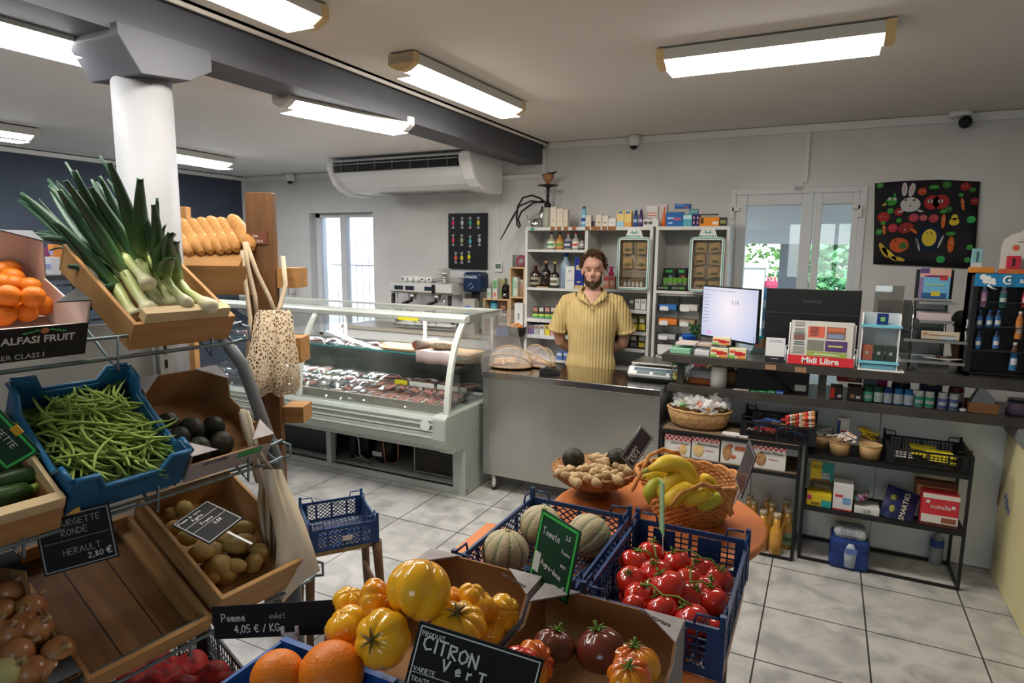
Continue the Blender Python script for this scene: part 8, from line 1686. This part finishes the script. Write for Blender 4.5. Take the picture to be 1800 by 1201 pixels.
m_cot = mat('natural_cotton', (.62, .50, .36), .9, col2=(.56, .44, .30), ns=8, bump=.4, bs=160)
mn = mat('cotton_net', (.62, .49, .34), .9); nt = mn.node_tree; vo = nt.nodes.new('ShaderNodeTexVoronoi'); vo.feature = 'DISTANCE_TO_EDGE'; vo.inputs['Scale'].default_value = 62; tc = nt.nodes.new('ShaderNodeTexCoord'); nt.links.new(tc.outputs['Object'], vo.inputs['Vector']); ma = nt.nodes.new('ShaderNodeMath'); ma.operation = 'LESS_THAN'; ma.inputs[1].default_value = .17; nt.links.new(vo.outputs['Distance'], ma.inputs[0]); nt.links.new(ma.outputs[0], nt.nodes['Principled BSDF'].inputs['Alpha'])
m_cott = mat('cream_cotton', (.74, .63, .47), .9, col2=(.68, .57, .41), ns=4)
bag('net_bag', 'natural cotton net shopping bag hanging from the tall wooden post', [(452, 508, 545), (447, 514, 555), (442, 518, 590), (434, 524, 625), (427, 528, 655), (426, 528, 675), (434, 520, 689), (455, 500, 694)], 2.62, .07, mn, [[(430, 425, 2.6), (436, 470, 2.62), (448, 520, 2.62), (452, 556, 2.62)], [(432, 425, 2.6), (452, 480, 2.61), (472, 520, 2.61), (488, 560, 2.6)], [(425, 440, 2.64), (432, 500, 2.64), (440, 560, 2.62), (434, 625, 2.62)], [(497, 450, 2.66), (502, 500, 2.64), (492, 540, 2.62), (478, 552, 2.62)]], m_cot)
bag('net_bag_lining', 'bunched beige cotton cloth inside the hanging net bag', [(460, 500, 548), (456, 500, 570), (454, 500, 620), (452, 500, 655), (460, 495, 675)], 2.64, .02, m_cot, [], m_cot, .03)
bag('cotton_tote', 'plain cream cotton tote bag hanging at the end of the produce rack', [(463, 495, 825), (466, 508, 860), (474, 522, 890), (482, 537, 925), (486, 550, 960), (484, 563, 1000), (478, 530, 1022), (478, 503, 1055)], 1.93, .03, m_cott, [[(427, 720, 1.9), (440, 780, 1.92), (462, 840, 1.94), (476, 880, 1.95)], [(432, 722, 1.9), (452, 790, 1.92), (488, 840, 1.93), (492, 828, 1.93)]], m_cott, .004)
bag('cotton_tote', 'smaller crumpled cotton tote behind the plain cream one', [(455, 480, 850), (452, 490, 880), (458, 492, 930), (466, 490, 990)], 2.02, .04, m_cot, [[(425, 725, 1.95), (436, 790, 1.98), (455, 850, 2.0)]], m_cot, .04)
# small rush chair with a blue lattice crate
zc = .42; A_, B_ = PZ(546, 972, zc), PZ(662, 950, zc); dx = (B_-A_); w = dx.length; ra = atan2(dx.y, dx.x)
t = thing('rush_chair', 'small dark wooden chair with a woven rush seat', 'chair', A_*1.0, ra); t.location.z = 0; m_dkw = wood('dark_wood', (.09, .045, .022), (.16, .085, .04), 2)
b = B(); b.rbox(.01, w-.01, .01, w*.95, zc-.035, zc, .012, 2); b.build('rush_seat', mat('rush', (.42, .27, .11), .8, col2=(.25, .15, .06), ns=30, nstretch=(1, 9, 1), bump=.8), t)
for i, (x, y) in enumerate(((0, 0), (w, 0), (0, w*.95), (w, w*.95))):
    b = B(); s_ = 1 if x else -1; b.tube([(x, y, zc-.0), (x+.005*s_, y, zc*.8), (x+.02*s_, y-(.03 if not y else -.03), 0)], [.022, .02, .015], 10); b.build('leg', m_dkw, t)
for z in (.14, .2): b = B(); b.tube([(0, 0, z), (w, 0, z-.0)], .01, 8) if z < .18 else b.tube([(w, 0, z), (w, w*.95, z)], .009, 8); b.build('stretcher', m_dkw, t)
b = B(); b.tube([(0, 0, .2), (0, w*.95, .2)], .009, 8); b.build('stretcher', m_dkw, t)
m_navy = mat('navy_plastic', (.022, .055, .16), .35, col2=(.017, .042, .12), ns=6)
ctr = A_+dx*.5+V((-sin(ra), cos(ra), 0))*w*.5; t = thing('lattice_crate', 'dark blue lattice crate standing empty on the rush chair', 'crate', (ctr.x, ctr.y, zc+.002), ra); crate_parts(t, w*1.0, w*1.12, .10, m_navy, True, 14, 4, .03)
b = B(); b.box(-.01, .03, -w*.56-.008, -w*.56-.005, .035, .055); b.build('paper_sticker', flat((.6, .5, .45), .6), t)
# ================================================================ the tables of produce in front
ZT = .835
t = thing('round_table', 'round orange table under the fruit baskets', 'table', (-.445, 1.965, 0)); m_org = mat('orange_top', (.62, .20, .06), .45, col2=(.56, .17, .05), ns=3)
b = B(); b.lathe([(.335, ZT-.028), (.34, ZT-.02), (.34, ZT-.004), (.335, ZT)], n=56); b.build('tabletop', m_org, t); b = B(); b.lathe([(.2, 0), (.18, .02), (.03, .04), (.03, ZT-.028)]); b.build('pedestal', m_iron, t)
t = thing('trestle_table', 'low orange plank table carrying the produce crates', 'table', (0, 0, 0)); b = B(); b.box(-.9, -.135, .45, 1.66, ZT-.05, ZT-.004); b.build('tabletop', m_org, t)
for x in (-.86, -.18):
    for y in (.5, 1.6): b = B(); b.box(x-.02, x+.02, y-.02, y+.02, 0, ZT-.05); b.build('leg', m_dkw, t)
# crates
t = thing('lattice_crate', 'navy lattice crate full of vine tomatoes at the table edge', 'crate', (-.278, 1.438, ZT)); crate_parts(t, .29, .44, .11, m_navy, False, 13, 5, .028, False)
for x in (-.07, .05): b = B(); b.box(x-.03, x+.03, .2195, .2235, .03, .09); b.build('solid_tab', m_navy, t)
t = thing('lattice_crate', 'navy lattice crate holding three melons', 'crate', (-.60, 1.443, ZT)); crate_parts(t, .30, .45, .108, m_navy, True, 12, 4, .028, False)
m_tom = mat('red_tomato', (.56, .018, .010), .14, col2=(.48, .03, .012), ns=4, coat=.6, spec=.6); m_tst = flat((.12, .22, .03), .5)
def rib(n, d, s=0, top=0): return lambda a, t: 1-d*(.5+.5*cos(n*a+s))**3*(sin(t)**.6 if t < 2 else 1)-top*max(0, -cos(t))**6*0-.09*max(0, cos(pi-t))**10
random.seed(80)
TV = [(1145, 974, 23), (1114, 991, 25), (1190, 990, 23), (1153, 1009, 26), (1233, 1005, 23), (1109, 1022, 25), (1212, 1022, 24), (1264, 1020, 23), (1174, 1034, 30), (1125, 1051, 26), (1212, 1051, 27), (1254, 1057, 25), (1116, 1064, 20), (1164, 1074, 27), (1216, 1092, 29), (1150, 1040, 22), (1245, 1035, 22)]
pts_ = []
for i, (px, py, r) in enumerate(TV):
    z = .905+.022*(i == 8)+.01*(i in (3, 14)); p = PZ(px, py, z); rr_ = r*(p-CAM).dot(_f)/FOC; pts_.append((p, rr_)); fruit('vine_tomato', 'glossy red vine tomato in the navy crate', 'tomato', p, rr_*1.12, m_tom, 'vine tomatoes in the navy crate', .86, 20, fn=rib(5, .03, i), stem='star', sm=m_tst, rot=(random.uniform(-.7, .3), random.uniform(-.5, .5), i))
for i in range(9):
    x, y = -.39+.028*(i % 9), 1.27+.03*(i % 3); 
    if y < 1.66: fruit('vine_tomato', 'red vine tomato underneath in the navy crate', 'tomato', (x, y+.08*(i % 2), .872), .028, m_tom, 'lower vine tomatoes in the navy crate', .86, 14)
for k, ch_ in enumerate(((1, 3, 0), (2, 4, 7), (6, 10, 11), (9, 13, 14))):
    b = B(); P = []
    for j in ch_: p, r = pts_[j]; P.append(p+V((0, 0, r*.95)))
    P = [P[0], (P[0]+P[1])/2+V((0, 0, .014)), P[1]+V((0, 0, .004)), (P[1]+P[2])/2+V((0, 0, .012)), P[2]]; b.tube(P, .0024, 6); tag(b.build('tomato_vine', m_tst), 'green stem linking vine tomatoes in the navy crate', 'stem', 'vine stems over the tomatoes')
m_mel = bpy.data.materials.new('melon_rind'); m_mel.use_nodes = True; nt = m_mel.node_tree; vc = nt.nodes.new('ShaderNodeVertexColor'); vc.layer_name = 'tone'; no_ = nt.nodes.new('ShaderNodeTexNoise'); no_.inputs['Scale'].default_value = 140; tc = nt.nodes.new('ShaderNodeTexCoord'); nt.links.new(tc.outputs['Object'], no_.inputs[0]); bp = nt.nodes.new('ShaderNodeBump'); bp.inputs['Strength'].default_value = .7; bp.inputs['Distance'].default_value = .003; nt.links.new(no_.outputs[0], bp.inputs['Height']); P_ = nt.nodes['Principled BSDF']; nt.links.new(bp.outputs[0], P_.inputs['Normal']); nt.links.new(vc.outputs[0], P_.inputs['Base Color']); P_.inputs['Roughness'].default_value = .65
for px, py, r, rt, lb in ((888, 970, 40, (-.1, .1, .3), 'ribbed melon at the near left of the crate'), (1037, 942, 38, (-.4, .9, .5), 'ribbed melon at the right of the crate behind the green sign'), (951, 924, 36, (.1, .2, 0), 'ribbed melon at the back of the crate behind the green sign')):
    z = ZT+.065; p = PZ(px, py, z+.005); rr_ = r*(p-CAM).dot(_f)/FOC; t = thing('melon', lb, 'melon', p, rot=rt); b = B(); b.ball((0, 0, 0), rr_*1.05, rr_*1.05, rr_*.95, 60, 24, fn=lambda a, t: 1-.035*(.5+.5*cos(10*a))**4*sin(t)); o = b.build('rind', m_mel, t); ca = o.data.color_attributes.new('tone', 'FLOAT_COLOR', 'POINT')
    for i, v in enumerate(o.data.vertices): k = (.5+.5*cos(10*atan2(v.co.y, v.co.x)))**14; k = k if v.co.xy.length > rr_*.12 else 1; ca.data[i].color = (.46+(.13-.46)*k, .38+(.19-.38)*k, .22+(.10-.22)*k, 1)
    b = B(); b.ball((0, 0, rr_*.94), .009, .009, .004, 10, 5); b.build('stem_scar', flat((.25, .25, .1), .6), t)
# cartons
def fcarton(label, x0, x1, y0, y1, z0, h, text='LES 3 SOLEILS'):
    t = thing('cardboard_tray', label, 'carton', ((x0+x1)/2, y1, z0), R(90)); w, L = x1-x0, y1-y0
    carton(t, L, w, h, h+.03, h+.03, m_cardo); t.rotation_euler = (0, 0, R(-90)); t.location = ((x0+x1)/2, y0, z0)
    return t
t = fcarton('cardboard tray of yellow beefsteak tomatoes in the foreground', -.745, -.475, .775, 1.11, .90, .09); t = fcarton('cardboard tray of dark and striped tomatoes at the bottom edge', -.46, -.185, .50, 1.09, .90, .09)
for x, s_ in ((-.52, 1), (-.235, 2)): font('LES 3 SOLEILS', .012, m_dark, t, t.matrix_basis.inverted() @ Matrix(((.9, -.3, 0, x), (-.35, -.9, 0, 1.068), (0, 0, 1, 1.024), (0, 0, 0, 1))))
for q in ((-.74, -.475, .78, 1.1, 'yellow'), (-.455, -.19, .51, 1.08, 'dark')): b = B(); b.box(*q[:4], ZT-.003, .899); tag(b.build('crate_riser', m_ply, bevel=.003), 'plain wooden riser under the tray of %s tomatoes' % q[4], 'riser')
m_yt = mat('yellow_beefsteak', (.80, .40, .015), .16, col2=(.80, .22, .02), ns=3.2, coat=.5, mixlo=.5, mixhi=.8); m_ot = mat('orange_beefsteak', (.80, .24, .012), .16, col2=(.78, .36, .02), ns=4, coat=.5); m_bk = mat('black_tomato', (.15, .022, .014), .2, col2=(.09, .04, .018), ns=5, coat=.3); m_rs = mat('striped_tomato', (.56, .03, .01), .14, col2=(.72, .30, .02), ns=9, nstretch=(1, 1, .3), coat=.6)
Y_ = 'yellow beefsteak tomato '
for i, (px, py, r, z, m, rt, fn, st, sq, lb) in enumerate(((737, 1038, 56, 1.10, m_yt, (2.4, .2, .3), rib(5, .13, 1), 'dot', .9, 'largest yellow tomato with blush streaks on top of the heap'), (660, 1054, 35, 1.07, m_ot, (-.2, 1.3, .2), rib(8, .13), 'dot', .72, 'deeply ribbed orange tomato left of the largest one'), (613, 1057, 27, 1.03, m_yt, (0, .3, 0), rib(6, .1), None, .8, Y_+'at the rear left of the heap'), (611, 1103, 39, 1.02, m_yt, (.3, -.4, 0), rib(6, .08), None, .85, Y_+'at the left over the tray edge'), (673, 1123, 49, 1.05, m_yt, (1.0, -.5, .4), rib(7, .07), 'star', .85, Y_+'with dark scar left of the CITRON sign'), (624, 1136, 24, 1.0, m_ot, (0, 0, 0), rib(6, .1), None, .85, 'small orange-yellow tomato low at the left'), (828, 1048, 24, 1.06, m_yt, (0, .2, 0), rib(3, .15), None, .9, 'upper lobe-shaped yellow tomato behind the sign'), (842, 1068, 31, 1.04, m_yt, (0, .2, 1), rib(4, .14), 'dot', .85, 'lobed yellow tomato right of the largest one'), (883, 1077, 31, 1.02, m_yt, (.3, 1, 0), rib(6, .09), None, .92, Y_+'in the right corner of the tray'), (805, 1103, 50, 1.05, m_yt, (.25, .1, 0), rib(9, .1), 'star', .7, 'flat ribbed yellow tomato just above the CITRON sign'), (866, 1113, 21, 1.0, m_yt, (0, 0, 0), rib(5, .08), None, .85, 'small yellow tomato low beside the sign corner'), (792, 1052, 22, 1.05, m_ot, (0, 0, 0), rib(6, .12), None, .85, 'small orange tomato behind the largest yellow one'),
        (974, 1138, 37, 1.0, m_bk, (-.3, .1, 0), rib(7, .045), 'star', .8, 'dark brown tomato with green calyx behind the striped one'), (1057, 1143, 44, 1.0, m_bk, (-.2, .2, 2), rib(5, .04), 'star', .84, 'large dark brown tomato in the middle of the tray'), (938, 1166, 38, 1.02, m_rs, (.2, .9, 0), rib(10, .13), None, .8, 'red and yellow ridged tomato beside the CITRON sign'), (912, 1172, 36, 1.03, m_tom, (0, 0, 0), rib(4, .06), None, .88, 'smooth red tomato partly behind the CITRON sign'), (1115, 1168, 45, 1.0, m_rs, (-.15, .1, 1), rib(9, .14), 'star', .7, 'ridged red and orange tomato at the right of the tray'), (1106, 1190, 38, 1.05, m_rs, (.3, 0, 0), rib(8, .12, 2), 'star', .7, 'striped yellow-orange tomato at the bottom edge'))):
    p = PZ(px, py, z); rr_ = r*(p-CAM).dot(_f)/FOC; fruit('beefsteak_tomato', lb, 'tomato', p, rr_*1.04, m, None, sq, 48, fn=fn, rot=rt, stem=st, sm=m_tst if i > 11 else flat((.16, .12, .04), .6))
# grapefruits in a blue crate bottom left, and the net sack
t = thing('blue_crate', 'blue plastic crate rim around the oranges at the bottom edge', 'crate', (-.80, .70, .86), R(4)); b = B(); m_cob = flat((.02, .09, .32), .35)
for q in ((-.16, .16, .2, .208), (-.16, .16, -.2, -.192)): b.box(q[0], q[1], q[2], q[3], 0, .13); b.box(q[0], q[1], q[2]-.006, q[3]+.006, .122, .132)
for q in ((-.16, -.152), (.152, .16)): b.box(q[0], q[1], -.192, .2, 0, .13)
b.box(-.152, .152, -.192, .2, 0, .006); b.build('body', m_cob, t); t.location = (-.708, .635, ZT); t.scale = (.78, .62, 1.12); t.rotation_euler = (0, 0, 0)
for px, py, r, lb in ((488, 1190, 46, 'large orange at the bottom edge, left one'), (582, 1186, 57, 'large orange at the bottom edge, right one')):
    p = PZ(px, py, 1.0); fruit('grapefruit', lb, 'orange', p, r*(p-CAM).dot(_f)/FOC, m_or, None, .97, 32, rot=(0, 0, 0))
c0 = PZ(330, 1175, .42); t = thing('grey_crate', 'grey lattice crate under the rack holding a red net sack', 'crate', (c0.x, c0.y-.05, .30), -.35); crate_parts(t, .5, .34, .12, flat((.1, .11, .12), .5), False, 22, 3, .02, False)
t = thing('base_table', 'low dark bench under the rack front', 'bench', (c0.x, c0.y-.05, 0), -.35); b = B(); b.box(-.3, .3, -.2, .2, .26, .298); b.build('top', m_dark, t)
for x in (-.27, .27):
    for y in (-.17, .17): b = B(); b.box(x-.015, x+.015, y-.015, y+.015, 0, .26); b.build('leg', m_dark, t)
t = thing('net_sack', 'red net sack of onions in the grey crate under the rack', 'sack', (c0.x, c0.y-.05, .36), -.35); b = B(); random.seed(88)
rs = mat('red_net', (.40, .012, .010), .55, col2=(.16, .01, .008), ns=45, bump=.8, detail=1)
for i in range(15): b.ball((random.uniform(-.19, .19), random.uniform(-.11, .11), random.uniform(0, .06)), .052, .048, .045, 12, 8)
remesh(b.build('net', rs, t), .011, 3, .8); b = B(); b.tube([(.2, -.02, .06), (.26, -.03, .1), (.29, -.0, .14)], [.02, .012, .03], 10); b.build('knot', rs, t)
# ginger bowl
m_wk = mat('wicker', (.42, .20, .07), .6, col2=(.25, .11, .04), ns=30, bump=.4); m_wk2 = mat('wicker_light', (.68, .31, .09), .5, col2=(.50, .20, .055), ns=30, bump=.3)
def weave(b, prof, n, rows, r0, sx=1, sy=1, ph=.5):
    for j in range(rows):
        k = j/(rows-1)*(len(prof)-1); i0 = min(int(k), len(prof)-2); f = k-i0; R_ = prof[i0][0]*(1-f)+prof[i0+1][0]*f; Z_ = prof[i0][1]*(1-f)+prof[i0+1][1]*f; N_ = n*4; b.tube([((R_+r0*.9*cos(pi*(i/4*2)+pi*j))*cos(2*pi*i/N_)*sx, (R_+r0*.9*cos(pi*(i/4*2)+pi*j))*sin(2*pi*i/N_)*sy, Z_) for i in range(N_)], r0, 5, closed=True)
gb = PZ(1043, 870, ZT); t = thing('footed_wicker_bowl', 'shallow footed wicker bowl of ginger on the round table', 'bowl', (gb.x, gb.y, ZT), 0); gr_ = 78*(gb-CAM).dot(_f)/FOC*.93
b = B(); weave(b, [(gr_*.42, .0), (gr_*.33, .02), (gr_*.3, .035)], 14, 7, .0032); b.build('foot', m_wk, t); GP = [(gr_*.3, .038), (gr_*.7, .052), (gr_*.92, .075), (gr_, .1)]; b = B(); weave(b, GP, 22, 16, .0035); b.build('bowl', m_wk, t); b = B(); b.lathe([(r-.004, z) for r, z in GP]+[(gr_-.008, .1), (gr_*.68, .056), (.0, .044)], n=32); b.build('lining', m_wk, t)
m_gin = mat('ginger_skin', (.50, .35, .18), .65, col2=(.40, .26, .12), ns=14, bump=.5, bs=70); random.seed(90)
for i, (px, py) in enumerate(((994, 828), (1008, 842), (1032, 822), (1056, 828), (1078, 838), (1094, 822), (1070, 806), (1040, 842), (1052, 808))):
    p = PZ(px, py+3, ZT+.105+.012*(py < 815)); t = thing('ginger_root', 'knobbly ginger root in the footed bowl', 'ginger', p, group='ginger in the footed bowl', rot=(0, 0, random.uniform(0, 6))); t.scale = (1.25, 1.25, 1.25)
    b = B(); b.tube([(-.042, 0, 0), (-.025, .005, .003), (0, -.004, 0), (.024, .005, .002), (.042, 0, 0)], [.006, .013, .009, .014, .006], 10)
    for k in range(3): a = random.uniform(-1, 1)+k*2; x = random.uniform(-.02, .02); b.tube([(x, 0, 0), (x+.01*cos(a), .018*sin(a), .008), (x+.016*cos(a), .028*sin(a), .012)], [.012, .0105, .006], 8)
    b.build('root', m_gin, t)
for px, py, lb in ((1008, 803, 'left avocado in the ginger bowl'), (1085, 803, 'right avocado in the ginger bowl, by the glossy sign')): fruit('avocado', lb, 'avocado', PZ(px, py+4, ZT+.125), 23*1.95/FOC, m_av, None, .95, 18)
# banana basket
bb = PZ(1203, 917, ZT); R1 = 84*1.77/FOC; t = thing('banana_basket', 'large oval wicker basket with hoop handles full of bananas', 'basket', (bb.x, bb.y+.045, ZT), .0); BP = [(R1*.78, .004), (R1*.95, .05), (R1*1.1, .1), (R1*1.22, .135)]
b = B(); weave(b, BP, 26, 17, .0042, 1, .8); b.build('woven_wall', m_wk2, t); b = B(); b.lathe([(r-.005, z) for r, z in BP]+[(R1*1.18, .135), (R1*.92, .05), (R1*.74, .012), (0, .01)], n=36, sy=.8); b.build('lining', m_wk, t)
b = B()
for s_ in (0, pi): b.tube([(R1*1.24*cos(a)*(1+.02*sin(9*a+s_)), R1*.99*sin(a)*(1+.02*sin(9*a+s_)), .14+.006*cos(9*a+s_)) for a in [2*pi*i/72 for i in range(72)]], .0062, 6, closed=True)
b.build('braided_rim', m_wk2, t)
for pl in (((1112, 862), (1128, 830), (1140, 802), (1163, 791), (1190, 797), (1204, 820), (1212, 838)), ((1180, 888), (1195, 868), (1232, 852), (1262, 858), (1280, 880), (1286, 905))):
    b = B(); f0 = pl[0][0] < 1150
    for s_ in (0, 2.1, 4.2): b.tube([CF(x, y, (1.93 if f0 else 1.76)+(.0 if f0 else .01)*k)-V((bb.x, bb.y+.045, ZT))+V((.004*cos(k*2+s_), .004*sin(k*2+s_), .005*cos(k*2+s_))) for k, (x, y) in enumerate(pl)], .0048, 6)
    b.build('hoop_handle', m_wk2, t)
m_ban = mat('banana_peel', (.80, .52, .03), .4, col2=(.70, .47, .04), ns=6); m_bt = flat((.10, .07, .03), .6)
def banana(P, r, lb, d=1.72, green=False, dd=0):
    d += .17; r *= .97
    P = [CF(x, y, d+dd*k) for k, (x, y) in enumerate(P)]; o = P[1]; t = thing('banana', lb, 'banana', o); Q = []
    for i in range(13):
        k = i/12; a = P[0].lerp(P[1], k); c = P[1].lerp(P[2], k); Q.append(a.lerp(c, k)-o)
    rr_ = r*d/FOC; b = B(); b.tube(Q, [rr_*(.3 if i == 0 else .5 if i == 1 else .85 if i in (2, 11) else .3 if i == 12 else 1) for i in range(13)], 7); b.build('peel', m_ban if not green else mat('green_peel', (.42, .42, .04), .4), t)
    b = B(); b.tube([Q[0]*1.0+(Q[0]-Q[1])*.9, Q[0]], [rr_*.22, rr_*.3], 6); b.build('stalk', mat('ban_stalk', (.35, .36, .06), .5), t); b = B(); b.tube([Q[12], Q[12]+(Q[12]-Q[11])*.25], [rr_*.3, rr_*.2], 6); b.build('tip', m_bt, t)
banana([(1140, 826), (1215, 790), (1215, 868)], 17, 'topmost long banana curving down at the right of the bunch', 1.66); banana([(1133, 838), (1160, 828), (1195, 845)], 13, 'short banana under the topmost one', 1.70); banana([(1212, 845), (1180, 825), (1162, 878)], 15, 'middle banana curving down left of centre', 1.66); banana([(1140, 882), (1140, 850), (1168, 850)], 14, 'banana at the left side of the basket', 1.68, True); banana([(1222, 858), (1190, 858), (1172, 892)], 15, 'banana pointing down to the basket front', 1.62); banana([(1250, 870), (1225, 868), (1200, 885)], 14, 'lower banana under the front handle', 1.62); banana([(1232, 848), (1245, 835), (1255, 868)], 13, 'upright banana tip at the right of the basket', 1.70); banana([(1270, 868), (1262, 880), (1225, 892)], 12, 'greenish banana at the right under the handle', 1.66, True)
# packs seen on the shelf far left, wrapped goods in the case left end
t = thing('aisle_shelf', 'dark aisle shelf far left under small boxes', 'shelf', (0, 0, 0)); a, c = CF(-40, 480, 4.0), CF(135, 472, 4.0); b = B(); b.box(a.x-.1, c.x+.15, min(a.y, c.y)-.1, max(a.y, c.y)+.2, a.z-.03, a.z); b.build('board', m_dark, t); b = B(); b.cyl((a.x, a.y, 0), (a.x, a.y, a.z-.03), .03); b.cyl((c.x, c.y, 0), (c.x, c.y, a.z-.03), .03); b.build('leg', m_dark, t)
for i, (x0, x1, yt, yb, c_, lb) in enumerate(((70, 92, 435, 472, (.4, .12, .35), 'purple pack on the far left shelf'), (92, 112, 430, 455, (.7, .25, .05), 'orange and purple pack on the far left shelf'), (84, 112, 452, 472, (.6, .6, .65), 'white tin with blue print on the far left shelf'))): q0, q1 = CF(x0, yb, 3.95-.06*(i == 2)), CF(x1, yt, 3.95-.06*(i == 2)); pack('shelf_pack', lb, 'pack', (q0.x, q1.x, a.z+.0+(.09 if i == 1 else 0), q1.z), q0.y-.02, .05, c_, [(.1, .9, .3, .6, (.3, .3, .5))])
